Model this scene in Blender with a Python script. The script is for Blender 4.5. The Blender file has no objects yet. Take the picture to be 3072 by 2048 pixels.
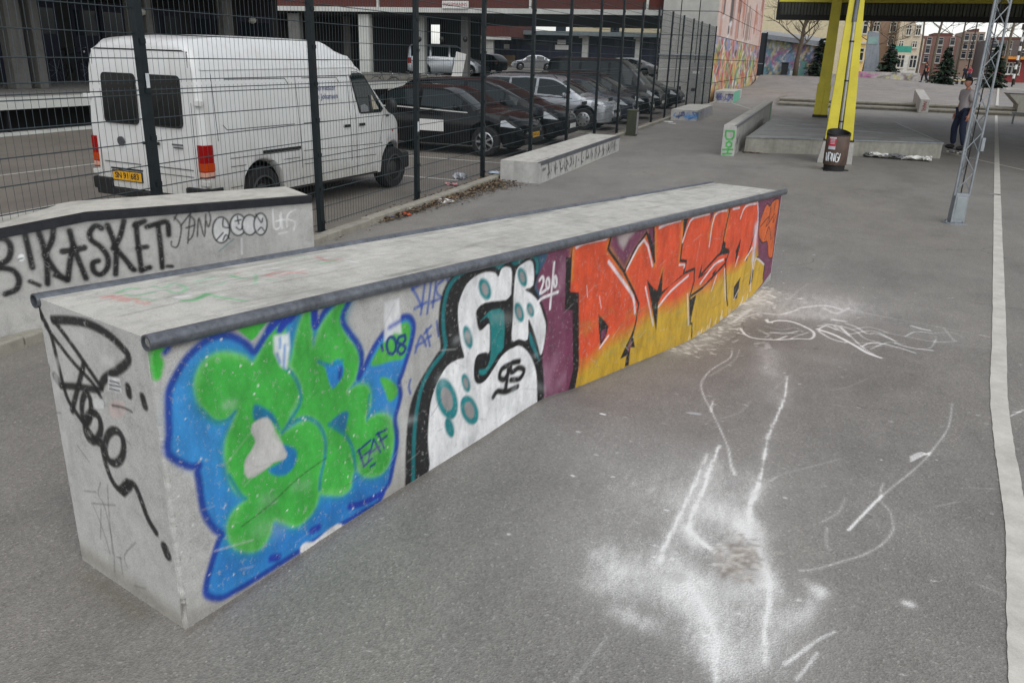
import bpy, bmesh, math, random
import numpy as np
from mathutils import Vector, Matrix
random.seed(7); RNG = np.random.default_rng(7)
scene = bpy.context.scene
COL = scene.collection
R = math.radians

# ---------------------------------------------------------------- camera
CAM_H = 2.1; FPX = 812.0; PITCH = R(19.44); ROLL = R(1.7); YAW = R(19.61)
_f = Vector((0, math.cos(PITCH), -math.sin(PITCH))); _r = Vector((1, 0, 0)); _u = _r.cross(_f)
_r2 = _r * math.cos(ROLL) + _u * math.sin(ROLL); _u2 = -_r * math.sin(ROLL) + _u * math.cos(ROLL)
_RM = Matrix.Rotation(YAW, 3, 'Z') @ Matrix((_r2, _u2, -_f)).transposed()
cd = bpy.data.cameras.new('camera'); cam = bpy.data.objects.new('camera', cd); COL.objects.link(cam)
cam.matrix_world = Matrix.Translation((0, 0, CAM_H)) @ _RM.to_4x4()
cd.sensor_width = 36.0; cd.lens = FPX / 1024 * 36.0; cd.clip_start = .05; cd.clip_end = 3000
scene.camera = cam

# ---------------------------------------------------------------- world, sun, exposure
w = bpy.data.worlds.new('World'); scene.world = w; w.use_nodes = True
nt = w.node_tree; nt.nodes.clear()
sky = nt.nodes.new('ShaderNodeTexSky'); sky.sky_type = 'NISHITA'; sky.sun_disc = False
SUN_EL, SUN_AZ = R(52), R(142)          # azimuth of the sun, clockwise from +Y
sky.sun_elevation = SUN_EL; sky.sun_rotation = SUN_AZ
sky.air_density = 1.0; sky.dust_density = 1.0; sky.ozone_density = 1.0
hs = nt.nodes.new('ShaderNodeHueSaturation'); hs.inputs['Saturation'].default_value = .22
bg = nt.nodes.new('ShaderNodeBackground'); bg.inputs['Strength'].default_value = .15
wo = nt.nodes.new('ShaderNodeOutputWorld')
nt.links.new(sky.outputs[0], hs.inputs['Color']); nt.links.new(hs.outputs[0], bg.inputs['Color']); nt.links.new(bg.outputs[0], wo.inputs[0])
sd = bpy.data.lights.new('sun', 'SUN'); sd.energy = 1.0; sd.angle = R(70); sd.color = (1, .99, .975)
sun = bpy.data.objects.new('sun', sd); COL.objects.link(sun)
_sdir = Vector((math.sin(SUN_AZ) * math.cos(SUN_EL), math.cos(SUN_AZ) * math.cos(SUN_EL), math.sin(SUN_EL)))
sun.rotation_euler = _sdir.to_track_quat('Z', 'Y').to_euler(); sun.location = _sdir * 60
vs = scene.view_settings
vs.view_transform = 'Standard'; vs.look = 'None'; vs.gamma = 1; vs.exposure = 0.42; vs.use_curve_mapping = False

# ---------------------------------------------------------------- measuring: photo pixel (3072 wide) -> place
def ray(px, py): return _RM @ Vector((px / 3 - 512, -(py / 3 - 341), -FPX))
def at(px, py, z=0.0):
    d = ray(px, py); t = (z - CAM_H) / d.z
    return Vector((d.x * t, d.y * t, z))
def on_plane(px, py, p0, n):
    d = ray(px, py); o = Vector((0, 0, CAM_H)); t = (Vector(p0) - o).dot(n) / d.dot(n)
    return o + d * t
def at_b(px, py, b):                       # on the cross plane Y = b
    d = ray(px, py); t = b / d.y
    return Vector((d.x * t, b, CAM_H + d.z * t))
def at_a(px, py, a):
    d = ray(px, py); t = a / d.x
    return Vector((a, d.y * t, CAM_H + d.z * t))

# ---------------------------------------------------------------- materials
def lin(c): return tuple(((v / 255) / 12.92 if v / 255 <= .04045 else ((v / 255 + .055) / 1.055) ** 2.4) for v in c)
MATS = {}
def new_mat(name):
    m = bpy.data.materials.new(name); m.use_nodes = True; MATS[name] = m
    n = m.node_tree; n.nodes.clear()
    out = n.nodes.new('ShaderNodeOutputMaterial'); b = n.nodes.new('ShaderNodeBsdfPrincipled')
    n.links.new(b.outputs[0], out.inputs[0])
    return m, n, b
def noise(n, scale, detail=5, rough=.6, vec=None, dim='3D'):
    t = n.nodes.new('ShaderNodeTexNoise'); t.inputs['Scale'].default_value = scale; t.inputs['Detail'].default_value = detail
    t.inputs['Roughness'].default_value = rough
    if vec is not None: n.links.new(vec, t.inputs['Vector'])
    return t.outputs['Fac']
def ramp(n, fac, stops):
    r = n.nodes.new('ShaderNodeValToRGB'); e = r.color_ramp.elements
    while len(e) < len(stops): e.new(.5)
    for i, (p, c) in enumerate(stops):
        e[i].position = p; e[i].color = (*c, 1) if not isinstance(c, float) else (c, c, c, 1)
    n.links.new(fac, r.inputs[0]); return r.outputs[0]
def mixc(n, fac, a, b, mode='MIX'):
    m = n.nodes.new('ShaderNodeMix'); m.data_type = 'RGBA'; m.blend_type = mode
    for s, v in ((m.inputs[0], fac), (m.inputs[6], a), (m.inputs[7], b)):
        if isinstance(v, (int, float)): s.default_value = v
        elif isinstance(v, tuple): s.default_value = (*v[:3], 1)
        else: n.links.new(v, s)
    return m.outputs[2]
def mth(n, op, a, b=None, clamp=False):
    m = n.nodes.new('ShaderNodeMath'); m.operation = op; m.use_clamp = clamp
    for s, v in ((m.inputs[0], a), (m.inputs[1], b)):
        if v is None: continue
        if isinstance(v, (int, float)): s.default_value = v
        else: n.links.new(v, s)
    return m.outputs[0]
def pos(n):
    g = n.nodes.new('ShaderNodeNewGeometry'); return g.outputs['Position']
def mapping(n, vec, scale):
    m = n.nodes.new('ShaderNodeMapping'); m.inputs['Scale'].default_value = scale; n.links.new(vec, m.inputs['Vector']); return m.outputs[0]
def bump(n, b, h, strength=.3, dist=.01):
    k = n.nodes.new('ShaderNodeBump'); k.inputs['Strength'].default_value = strength; k.inputs['Distance'].default_value = dist
    n.links.new(h, k.inputs['Height']); n.links.new(k.outputs[0], b.inputs['Normal'])
def mat(name, c, rough=.6, metal=0., var=.25, scale=3., fine=60., bmp=.0, spec=.5, coat=0., srgb=True, dist=.004):
    """plain surface with dirt and tone variation; c in sRGB 0-255"""
    if name in MATS: return MATS[name]
    m, n, b = new_mat(name)
    base = lin(c) if srgb else c
    p = pos(n)
    f1 = noise(n, scale, 6, .65, p); f2 = noise(n, fine, 3, .6, p)
    dk = tuple(v * (1 - var) for v in base); lt = tuple(min(1, v * (1 + var * .6)) for v in base)
    col = ramp(n, f1, [(.3, dk), (.7, lt)])
    col = mixc(n, var * .8, col, ramp(n, f2, [(.3, tuple(v * .6 for v in base)), (.7, tuple(min(1, v * 1.25) for v in base))]))
    n.links.new(col, b.inputs['Base Color'])
    b.inputs['Roughness'].default_value = rough; b.inputs['Metallic'].default_value = metal
    b.inputs['Specular IOR Level'].default_value = spec; b.inputs['Coat Weight'].default_value = coat
    if coat: b.inputs['Coat Roughness'].default_value = .05
    if bmp: bump(n, b, f2, bmp, dist)
    return m
def concrete(name, c, paint=False, stain=.35, rough_mix=1.):
    m, n, b = new_mat(name)
    p = pos(n); base = lin(c)
    f1 = noise(n, 1.6, 7, .7, p); f2 = noise(n, 11, 6, .7, p); f3 = noise(n, 160, 3, .6, p)
    col = ramp(n, f1, [(.36, tuple(v * (1 - stain * 1.15) for v in base)), (.5, base), (.66, tuple(min(1, v * 1.2) for v in base))])
    col = mixc(n, .45 * rough_mix, col, ramp(n, f2, [(.36, tuple(v * .5 for v in base)), (.52, base), (.66, tuple(min(1, v * 1.2) for v in base))]))
    # small pores and aggregate specks
    vo = n.nodes.new('ShaderNodeTexVoronoi'); vo.inputs['Scale'].default_value = 46; n.links.new(p, vo.inputs['Vector'])
    pore = mth(n, 'LESS_THAN', vo.outputs['Distance'], .17)
    gate = mth(n, 'GREATER_THAN', noise(n, 23, 2, .5, p), .58)
    pore = mth(n, 'MULTIPLY', pore, gate)
    col = mixc(n, mth(n, 'MULTIPLY', pore, .6), col, tuple(v * .35 for v in base))
    col = mixc(n, .38, col, ramp(n, f3, [(.35, tuple(v * .6 for v in base)), (.65, tuple(v * 1.25 for v in base))]))
    # drip stains running down
    st = noise(n, 5, 5, .6, mapping(n, p, (1, 1, .08)))
    col = mixc(n, mth(n, 'MULTIPLY', ramp(n, st, [(.5, 0.), (.66, 1.)]), .42 * rough_mix), col, tuple(v * .5 for v in base))
    if paint:
        a = n.nodes.new('ShaderNodeAttribute'); a.attribute_name = 'paint'
        wear = ramp(n, noise(n, 38, 6, .75, p), [(.34, 0.), (.44, 1.)])
        spk = n.nodes.new('ShaderNodeTexVoronoi'); spk.inputs['Scale'].default_value = 19; n.links.new(p, spk.inputs['Vector'])
        chip = mth(n, 'LESS_THAN', spk.outputs['Distance'], .06)
        chip = mth(n, 'MULTIPLY', chip, mth(n, 'GREATER_THAN', noise(n, 7, 2, .5, p), .52))
        keep = mth(n, 'MULTIPLY', mth(n, 'ADD', mth(n, 'MULTIPLY', wear, .42), .58), mth(n, 'SUBTRACT', 1.0, mth(n, 'MULTIPLY', chip, .85)))
        fac = mth(n, 'MULTIPLY', a.outputs['Alpha'], keep, True)
        tone = ramp(n, noise(n, 9, 6, .7, mapping(n, p, (1, 1, .5))), [(.32, .66), (.68, 1.14)])
        pc = mixc(n, 1.0, a.outputs['Color'], tone, 'MULTIPLY')
        col = mixc(n, fac, col, pc)
        n.links.new(mth(n, 'SUBTRACT', .88, mth(n, 'MULTIPLY', fac, .38)), b.inputs['Roughness'])
    else: b.inputs['Roughness'].default_value = .85
    n.links.new(col, b.inputs['Base Color'])
    bump(n, b, mth(n, 'ADD', mth(n, 'ADD', f3, mth(n, 'MULTIPLY', f2, 1.5)), mth(n, 'MULTIPLY', pore, -1.2)), .35, .004)
    return m
def glass(name, c=(10, 14, 16), rough=.04):
    if name in MATS: return MATS[name]
    m, n, b = new_mat(name); b.inputs['Base Color'].default_value = (*lin(c), 1); b.inputs['Roughness'].default_value = rough
    b.inputs['Specular IOR Level'].default_value = .22
    return m
def clear_glass(name, tint, mixf=.35):
    m, n, b = new_mat(name); b.inputs['Base Color'].default_value = (*lin(tint), 1); b.inputs['Roughness'].default_value = .03
    b.inputs['Transmission Weight'].default_value = mixf; b.inputs['IOR'].default_value = 1.1; b.inputs['Specular IOR Level'].default_value = .9
    return m
def paint_car(name, c, rough=.22, metal=.35):
    if name in MATS: return MATS[name]
    m, n, b = new_mat(name); p = pos(n); base = lin(c)
    dirt = ramp(n, noise(n, 4, 6, .7, p), [(.45, 0.), (.8, .10)])
    n.links.new(mixc(n, dirt, base, lin((90, 86, 80))), b.inputs['Base Color'])
    b.inputs['Roughness'].default_value = rough; b.inputs['Metallic'].default_value = metal; b.inputs['Coat Weight'].default_value = .15; b.inputs['Coat Roughness'].default_value = .05; b.inputs['Specular IOR Level'].default_value = .22
    return m

# ---------------------------------------------------------------- mesh helpers
class MB:
    """collects shapes; build() links them as ONE mesh object"""
    def __init__(s): s.v = []; s.f = []; s.m = []; s.mi = 0
    def add(s, vs, fs):
        o = len(s.v); s.v += [tuple(v) for v in vs]
        for f in fs: s.f.append(tuple(i + o for i in f)); s.m.append(s.mi)
        return s
    def box(s, x0, x1, y0, y1, z0, z1):
        return s.add([(x, y, z) for z in (z0, z1) for y in (y0, y1) for x in (x0, x1)],
                     [(0, 2, 3, 1), (4, 5, 7, 6), (0, 1, 5, 4), (2, 6, 7, 3), (0, 4, 6, 2), (1, 3, 7, 5)])
    def bar(s, p0, p1, w, h, up=(0, 0, 1)):           # rectangular bar between two points
        p0, p1 = Vector(p0), Vector(p1); d = (p1 - p0).normalized(); up = Vector(up)
        if abs(d.dot(up)) > .98: up = Vector((1, 0, 0))
        sd = d.cross(up).normalized() * w / 2; u = sd.cross(d).normalized() * h / 2
        vs = [p + a * sd + b * u for p in (p0, p1) for a, b in ((-1, -1), (1, -1), (1, 1), (-1, 1))]
        return s.add(vs, [(0, 1, 2, 3), (7, 6, 5, 4), (0, 4, 5, 1), (1, 5, 6, 2), (2, 6, 7, 3), (3, 7, 4, 0)])
    def tube(s, pts, r, n=10, cap=True):
        pts = [Vector(p) for p in pts]; rs = r if isinstance(r, (list, tuple)) else [r] * len(pts)
        rings = []; prev = None
        for i, p in enumerate(pts):
            t = (pts[min(i + 1, len(pts) - 1)] - pts[max(i - 1, 0)]).normalized()
            if prev is None:
                a = Vector((0, 0, 1)) if abs(t.z) < .9 else Vector((1, 0, 0))
                x = t.cross(a).normalized()
            else:
                x = (prev - t * prev.dot(t)).normalized()
            prev = x; y = t.cross(x)
            rings.append([p + (x * math.cos(2 * math.pi * k / n) + y * math.sin(2 * math.pi * k / n)) * rs[i] for k in range(n)])
        vs = [v for rg in rings for v in rg]; fs = []
        for i in range(len(pts) - 1):
            for k in range(n): fs.append((i * n + k, i * n + (k + 1) % n, (i + 1) * n + (k + 1) % n, (i + 1) * n + k))
        if cap: fs += [tuple(range(n))[::-1], tuple((len(pts) - 1) * n + k for k in range(n))]
        return s.add(vs, fs)
    def lathe(s, prof, c=(0, 0, 0), n=24, axis='z', cap=True):
        c = Vector(c); vs = []; fs = []
        for r, h in prof:
            for k in range(n):
                a = 2 * math.pi * k / n; x, y = r * math.cos(a), r * math.sin(a)
                vs.append(c + (Vector((x, y, h)) if axis == 'z' else Vector((x, h, y)) if axis == 'y' else Vector((h, x, y))))
        for i in range(len(prof) - 1):
            for k in range(n): fs.append((i * n + k, i * n + (k + 1) % n, (i + 1) * n + (k + 1) % n, (i + 1) * n + k))
        if cap: fs += [tuple(range(n))[::-1], tuple((len(prof) - 1) * n + k for k in range(n))]
        return s.add(vs, fs)
    def prism(s, poly, fn0, fn1):                     # polygon list -> two end faces through mappings
        n = len(poly); vs = [fn0(p) for p in poly] + [fn1(p) for p in poly]
        fs = [tuple(range(n))[::-1], tuple(range(n, 2 * n))] + [(i, (i + 1) % n, n + (i + 1) % n, n + i) for i in range(n)]
        return s.add(vs, fs)
    def grid(s, P, closed=False):                     # P[i][j]
        ni, nj = len(P), len(P[0]); vs = [p for r in P for p in r]; fs = []
        for i in range(ni - 1):
            for j in range(nj - 1 + (1 if closed else 0)):
                fs.append((i * nj + j, i * nj + (j + 1) % nj, (i + 1) * nj + (j + 1) % nj, (i + 1) * nj + j))
        return s.add(vs, fs)
    def build(s, name, m, parent=None, smooth=False, bevel=0, loc=None, fixn=True, kind=None):
        me = bpy.data.meshes.new(name); me.from_pydata(s.v, [], s.f)
        mm = m if isinstance(m, (list, tuple)) else [m]
        for x in mm: me.materials.append(x)
        if len(mm) > 1: me.polygons.foreach_set('material_index', s.m)
        if fixn:
            bm = bmesh.new(); bm.from_mesh(me); bmesh.ops.recalc_face_normals(bm, faces=bm.faces); bm.to_mesh(me); bm.free()
        if smooth:
            me.polygons.foreach_set('use_smooth', [True] * len(me.polygons))
            if smooth != 'all': me.set_sharp_from_angle(angle=R(smooth if smooth > 1 else 35))
        me.update()
        return link(name, me, parent, bevel, loc, kind)
def link(name, me, parent=None, bevel=0, loc=None, kind=None):
    o = bpy.data.objects.new(name, me); COL.objects.link(o)
    if parent is not None: o.parent = parent
    if loc is not None: o.location = loc
    if bevel:
        b = o.modifiers.new('bevel', 'BEVEL'); b.width = bevel; b.segments = 2; b.limit_method = 'ANGLE'; b.angle_limit = R(40)
    if kind: o['kind'] = kind
    return o
def tag(o, label, cat, group=None):
    o['label'] = label; o['category'] = cat
    if group: o['group'] = group
    return o
def thing(name, label, cat, loc=(0, 0, 0), rz=0, group=None):
    o = bpy.data.objects.new(name, None); COL.objects.link(o); o.location = loc; o.rotation_euler = (0, 0, rz)
    o.empty_display_size = .2
    return tag(o, label, cat, group)
def struct(o): o['kind'] = 'structure'; return o
def copy_tree(o, parent=None):
    c = o.copy(); COL.objects.link(c)
    if parent is not None: c.parent = parent
    for ch in o.children: copy_tree(ch, c)
    return c
def text_mesh(name, body, size, m, parent, mat4, depth=.0, bold=False):
    cu = bpy.data.curves.new('t', 'FONT'); cu.body = body; cu.size = size; cu.align_x = 'CENTER'; cu.align_y = 'CENTER'
    cu.extrude = depth; cu.resolution_u = 3
    if bold: cu.offset = size * .02
    tmp = bpy.data.objects.new('t', cu); COL.objects.link(tmp)
    dg = bpy.context.evaluated_depsgraph_get(); dg.update()
    me = bpy.data.meshes.new_from_object(tmp.evaluated_get(dg)); bpy.data.objects.remove(tmp); bpy.data.curves.remove(cu)
    me.materials.clear(); me.materials.append(m); me.name = name
    o = link(name, me, parent); o.matrix_local = mat4
    return o

# ---------------------------------------------------------------- painting on a surface given as (U,V) metres
def smooth_path(p, closed=False, n=6):
    p = [np.array(q, float) for q in p]; N = len(p); out = []
    for i in range(N if closed else N - 1):
        p0 = p[(i - 1) % N] if closed or i > 0 else p[0]; p1 = p[i]; p2 = p[(i + 1) % N]; p3 = p[(i + 2) % N] if closed or i + 2 < N else p[-1]
        for t in np.linspace(0, 1, n, endpoint=False):
            out.append(.5 * ((2 * p1) + (-p0 + p2) * t + (2 * p0 - 5 * p1 + 4 * p2 - p3) * t * t + (-p0 + 3 * p1 - 3 * p2 + p3) * t ** 3))
    if not closed: out.append(p[-1])
    return np.array(out)
def seg_dist(U, V, path):
    d = np.full(U.shape, 1e9)
    for (x0, y0), (x1, y1) in zip(path[:-1], path[1:]):
        dx, dy = x1 - x0, y1 - y0; L = dx * dx + dy * dy + 1e-12
        t = np.clip(((U - x0) * dx + (V - y0) * dy) / L, 0, 1)
        d = np.minimum(d, (U - x0 - t * dx) ** 2 + (V - y0 - t * dy) ** 2)
    return np.sqrt(d)
def inside(U, V, poly):
    r = np.zeros(U.shape, bool); n = len(poly)
    for i in range(n):
        x0, y0 = poly[i]; x1, y1 = poly[(i + 1) % n]
        if y0 == y1: continue
        c = ((y0 > V) != (y1 > V)) & (U < (x1 - x0) * (V - y0) / (y1 - y0) + x0); r ^= c
    return r
class Canvas:
    def __init__(s, U, V):
        s.U = np.asarray(U, float); s.V = np.asarray(V, float); s.c = np.zeros((len(s.U), 4)); s.c[:, :3] = .5
    def _blend(s, idx, a, col):
        col = np.asarray(lin(col) if not isinstance(col, np.ndarray) else col); old = s.c[idx]
        na = a + old[:, 3] * (1 - a); k = np.where(na > 1e-6, a / np.maximum(na, 1e-6), 0)[:, None]
        s.c[idx, :3] = old[:, :3] * (1 - k) + col * k; s.c[idx, 3] = na
    def _box(s, path, m):
        p = np.asarray(path); lo = p.min(0) - m; hi = p.max(0) + m
        return np.nonzero((s.U >= lo[0]) & (s.U <= hi[0]) & (s.V >= lo[1]) & (s.V <= hi[1]))[0]
    def fill(s, poly, col, soft=.004, alpha=1., erase=False):
        poly = np.asarray(poly); i = s._box(poly, soft * 2)
        if not len(i): return
        u, v = s.U[i], s.V[i]; ins = inside(u, v, poly); d = seg_dist(u, v, np.vstack([poly, poly[:1]]))
        a = np.clip(.5 + np.where(ins, d, -d) / (2 * soft), 0, 1) * alpha
        if erase: s.c[i, 3] *= 1 - a
        else: s._blend(i, a, col if not callable(col) else col(u, v))
    def stroke(s, path, w, col, soft=.004, alpha=1., erase=False):
        path = np.asarray(path); i = s._box(path, w + soft * 2)
        if not len(i): return
        d = seg_dist(s.U[i], s.V[i], path); a = np.clip((w / 2 + soft - d) / (2 * soft), 0, 1) * alpha
        if erase: s.c[i, 3] *= 1 - a
        else: s._blend(i, a, col)
    def glow(s, path, w, col, alpha):
        path = np.asarray(path); i = s._box(path, w * 2.2); d = seg_dist(s.U[i], s.V[i], path)
        s._blend(i, np.exp(-(d / w) ** 2) * alpha, col)
    def dot(s, cx, cy, rx, ry, col, soft=.004, rot=0, alpha=1.):
        t = np.linspace(0, 2 * np.pi, 22, endpoint=False); x, y = rx * np.cos(t), ry * np.sin(t); c, n = math.cos(rot), math.sin(rot)
        s.fill(np.stack([cx + x * c - y * n, cy + x * n + y * c], 1), col, soft, alpha)
    def to(s, me, name='paint'):
        a = me.color_attributes.new(name, 'FLOAT_COLOR', 'POINT')
        a.data.foreach_set('color', s.c.astype(np.float32).ravel())
def ell(cx, cy, rx, ry, n=14):
    return [(cx + rx * math.cos(2 * math.pi * k / n), cy + ry * math.sin(2 * math.pi * k / n)) for k in range(n)]
def grid_mesh(name, P):                    # P: (ni,nj,3) array -> mesh (fast)
    ni, nj = P.shape[:2]; me = bpy.data.meshes.new(name)
    me.vertices.add(ni * nj); me.vertices.foreach_set('co', P.astype(np.float32).ravel())
    i, j = np.meshgrid(np.arange(ni - 1), np.arange(nj - 1), indexing='ij'); a = (i * nj + j).ravel()
    q = np.stack([a, a + nj, a + nj + 1, a + 1], 1).astype(np.int32)
    me.loops.add(q.size); me.loops.foreach_set('vertex_index', q.ravel())
    me.polygons.add(len(q)); me.polygons.foreach_set('loop_start', np.arange(0, q.size, 4, dtype=np.int32))
    me.update(calc_edges=True); me.validate(); me.polygons.foreach_set('use_smooth', [False] * len(me.polygons))
    return me
# ================================================================= the big ledge's own frame (measured)
LA = at(555, 1874); LB = at(2312, 836)
LD = (LB - LA).normalized(); LN = Vector((-LD.y, LD.x, 0)); LLEN = (LB - LA).length; LW = .75
_bs = smooth_path([(-1.2, 0), (-.5, -.01), (0, -.02), (.84, .035), (1.29, .055), (1.86, .075), (2.47, .105), (2.89, .05), (3.63, -.02), (4.93, -.13), (5.93, -.085), (6.76, -.01), (7.6, 0)], n=8)
def gz(x, y):                                  # gentle swells of the asphalt along the foot of the ledge
    x = np.asarray(x, float); y = np.asarray(y, float)
    s = (x - LA.x) * LD.x + (y - LA.y) * LD.y; n = (x - LA.x) * LN.x + (y - LA.y) * LN.y
    z = np.interp(s, _bs[:, 0], _bs[:, 1], 0, 0)
    return z * np.exp(-(np.where(n < 0, n / 1.25, np.maximum(n - .6, 0) / .5)) ** 2)
def at_g(px, py):
    p = at(px, py, 0)
    for _ in range(4): p = at(px, py, float(gz(p.x, p.y)))
    return p

# ---------------------------------------------------------------- asphalt
def asphalt(name, c, paint=False, speck=.5):
    m, n, b = new_mat(name); p = pos(n); base = np.array(lin(c))
    T = lambda k: tuple(float(v) for v in np.minimum(base * k, 1))
    f1 = noise(n, .35, 6, .6, p); f2 = noise(n, 2.3, 6, .7, p); f3 = noise(n, 130, 2, .7, p)
    col = ramp(n, f1, [(.34, T(.72)), (.66, T(1.18))])
    col = mixc(n, .5, col, ramp(n, f2, [(.3, T(.72)), (.7, T(1.22))]))
    vo = n.nodes.new('ShaderNodeTexVoronoi'); vo.inputs['Scale'].default_value = 115; n.links.new(p, vo.inputs['Vector'])
    stone = ramp(n, vo.outputs['Color'], [(.15, T(.45)), (.5, T(.95)), (.8, T(1.25)), (.97, T(2.3))])
    col = mixc(n, speck, col, stone)
    sp = n.nodes.new('ShaderNodeTexVoronoi'); sp.inputs['Scale'].default_value = 17; n.links.new(p, sp.inputs['Vector'])
    dot = mth(n, 'MULTIPLY', mth(n, 'LESS_THAN', sp.outputs['Distance'], .075), mth(n, 'GREATER_THAN', noise(n, 9, 2, .5, p), .6))
    col = mixc(n, mth(n, 'MULTIPLY', dot, .55), col, T(2.6))
    # scattered chewing gum and oil spots
    gm = n.nodes.new('ShaderNodeTexVoronoi'); gm.inputs['Scale'].default_value = 1.5; n.links.new(p, gm.inputs['Vector'])
    g2 = mth(n, 'LESS_THAN', gm.outputs['Distance'], .035)
    col = mixc(n, mth(n, 'MULTIPLY', g2, .5), col, T(.5))
    warm = ramp(n, noise(n, .12, 3, .5, p), [(.35, (1., 1., 1.)), (.65, (1.04, 1., .95))])
    col = mixc(n, 1., col, warm, 'MULTIPLY')
    wear = ramp(n, noise(n, .9, 7, .75, mapping(n, p, (1., .45, 1.))), [(.38, (.80, .80, .80)), (.5, (1., 1., 1.)), (.63, (1.13, 1.12, 1.1))])
    col = mixc(n, .8, col, wear, 'MULTIPLY')
    # hairline cracks, branching and broken up
    cv = n.nodes.new('ShaderNodeTexVoronoi'); cv.feature = 'DISTANCE_TO_EDGE'; cv.inputs['Scale'].default_value = .31
    wv = n.nodes.new('ShaderNodeVectorMath'); wv.operation = 'ADD'
    nz = n.nodes.new('ShaderNodeTexNoise'); nz.inputs['Scale'].default_value = 1.1; nz.inputs['Detail'].default_value = 6; n.links.new(p, nz.inputs['Vector'])
    n.links.new(p, wv.inputs[0]); n.links.new(nz.outputs['Color'], wv.inputs[1]); n.links.new(wv.outputs[0], cv.inputs['Vector'])
    crack = mth(n, 'MULTIPLY', mth(n, 'LESS_THAN', cv.outputs['Distance'], .0022), mth(n, 'GREATER_THAN', noise(n, .5, 2, .5, p), .56))
    col = mixc(n, mth(n, 'MULTIPLY', crack, .55), col, T(.35))
    if paint:
        a = n.nodes.new('ShaderNodeAttribute'); a.attribute_name = 'paint'
        gr = ramp(n, mth(n, 'ADD', mth(n, 'MULTIPLY', noise(n, 170, 3, .75, p), .65), mth(n, 'MULTIPLY', noise(n, 14, 5, .7, mapping(n, p, (1.6, .55, 1))), .35)), [(.32, 0.), (.68, 1.)])
        grit = mth(n, 'SUBTRACT', mth(n, 'MULTIPLY', a.outputs['Alpha'], 1.5), mth(n, 'MULTIPLY', gr, .95), True)
        fac = mth(n, 'MULTIPLY', mth(n, 'ADD', mth(n, 'MULTIPLY', a.outputs['Alpha'], .42), grit, True), .88)
        col = mixc(n, fac, col, a.outputs['Color'])
    n.links.new(col, b.inputs['Base Color']); b.inputs['Roughness'].default_value = .62; b.inputs['Specular IOR Level'].default_value = .5
    h = mth(n, 'ADD', mth(n, 'MULTIPLY', vo.outputs['Distance'], 1.2), mth(n, 'ADD', mth(n, 'MULTIPLY', f2, 1.0), mth(n, 'MULTIPLY', crack, -2.5)))
    bump(n, b, h, .55, .004)
    return m
M_asph = asphalt('worn_asphalt', (125, 123, 119), True, .40)
M_park = asphalt('parking_asphalt', (118, 113, 106), False, .4)
M_white_paint = mat('road_paint', (192, 189, 180), .75, var=.28, scale=5, fine=90, bmp=.3)

def axis(fine0, fine1, d, lo, hi):
    c = list(np.arange(fine0, fine1, d)); k = d; x = fine1
    while x < hi: c.append(x); k *= 1.35; x += k
    c.append(hi); k = d * 1.35; x = fine0 - k; l = []
    while x > lo: l.append(x); k *= 1.35; x -= k
    l.append(lo); return np.array(l[::-1] + c)
GX = axis(-2.3, 2.7, .0115, -500, 600); _y = [1.9]
while _y[-1] < 11: _y.append(_y[-1] + .0108 * max(1, _y[-1] / 4.6))
GY = np.concatenate([[-200, -50, -10, -2, .5, 1.4], _y, [11.2, 11.6, 12.4, 14, 17, 24, 40, 80, 200, 450, 900]])
XX, YY = np.meshgrid(GX, GY, indexing='ij')
P = np.stack([XX, YY, gz(XX, YY)], 2)
gme = grid_mesh('ground', P); gme.materials.append(M_asph)
gme.polygons.foreach_set('use_smooth', [True] * len(gme.polygons))
gc = Canvas(XX.ravel(), YY.ravel())
CH = (232, 231, 228)
def k6(p): q = at_g(1600 + .6685 * p[0], 1000 + .6685 * p[1]); return (q.x, q.y)
def k7(p): q = at_g(2180 + .3827 * p[0], 900 + .3827 * p[1]); return (q.x, q.y)
def chalk(pts, w, a=1., k=k6, glow=0, ga=.4, soft=.006):
    path = smooth_path([k(p) for p in pts], n=5)
    if not glow: gc.stroke(path, w, CH, soft, a); return
    gc.glow(path, glow * 2.0, CH, ga * .25)
    for p0, p1 in zip(path[:-1], path[1:]):                 # uneven, broken pressure along the line
        L = np.linalg.norm(p1 - p0); nn = max(1, int(L / .055))
        for q in range(nn):
            c0 = p0 + (p1 - p0) * q / nn; c1 = p0 + (p1 - p0) * (q + 1) / nn; j = np.array([random.gauss(0, glow * .12), random.gauss(0, glow * .05)])
            gc.glow([c0 + j, c1 + j], glow * random.uniform(.25, .6), CH, ga * random.uniform(.1, .75)); gc.stroke([c0 + j * .4, c1 + j * .4], w * random.uniform(.5, 1.3), CH, soft, a * random.uniform(.3, 1))
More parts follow.
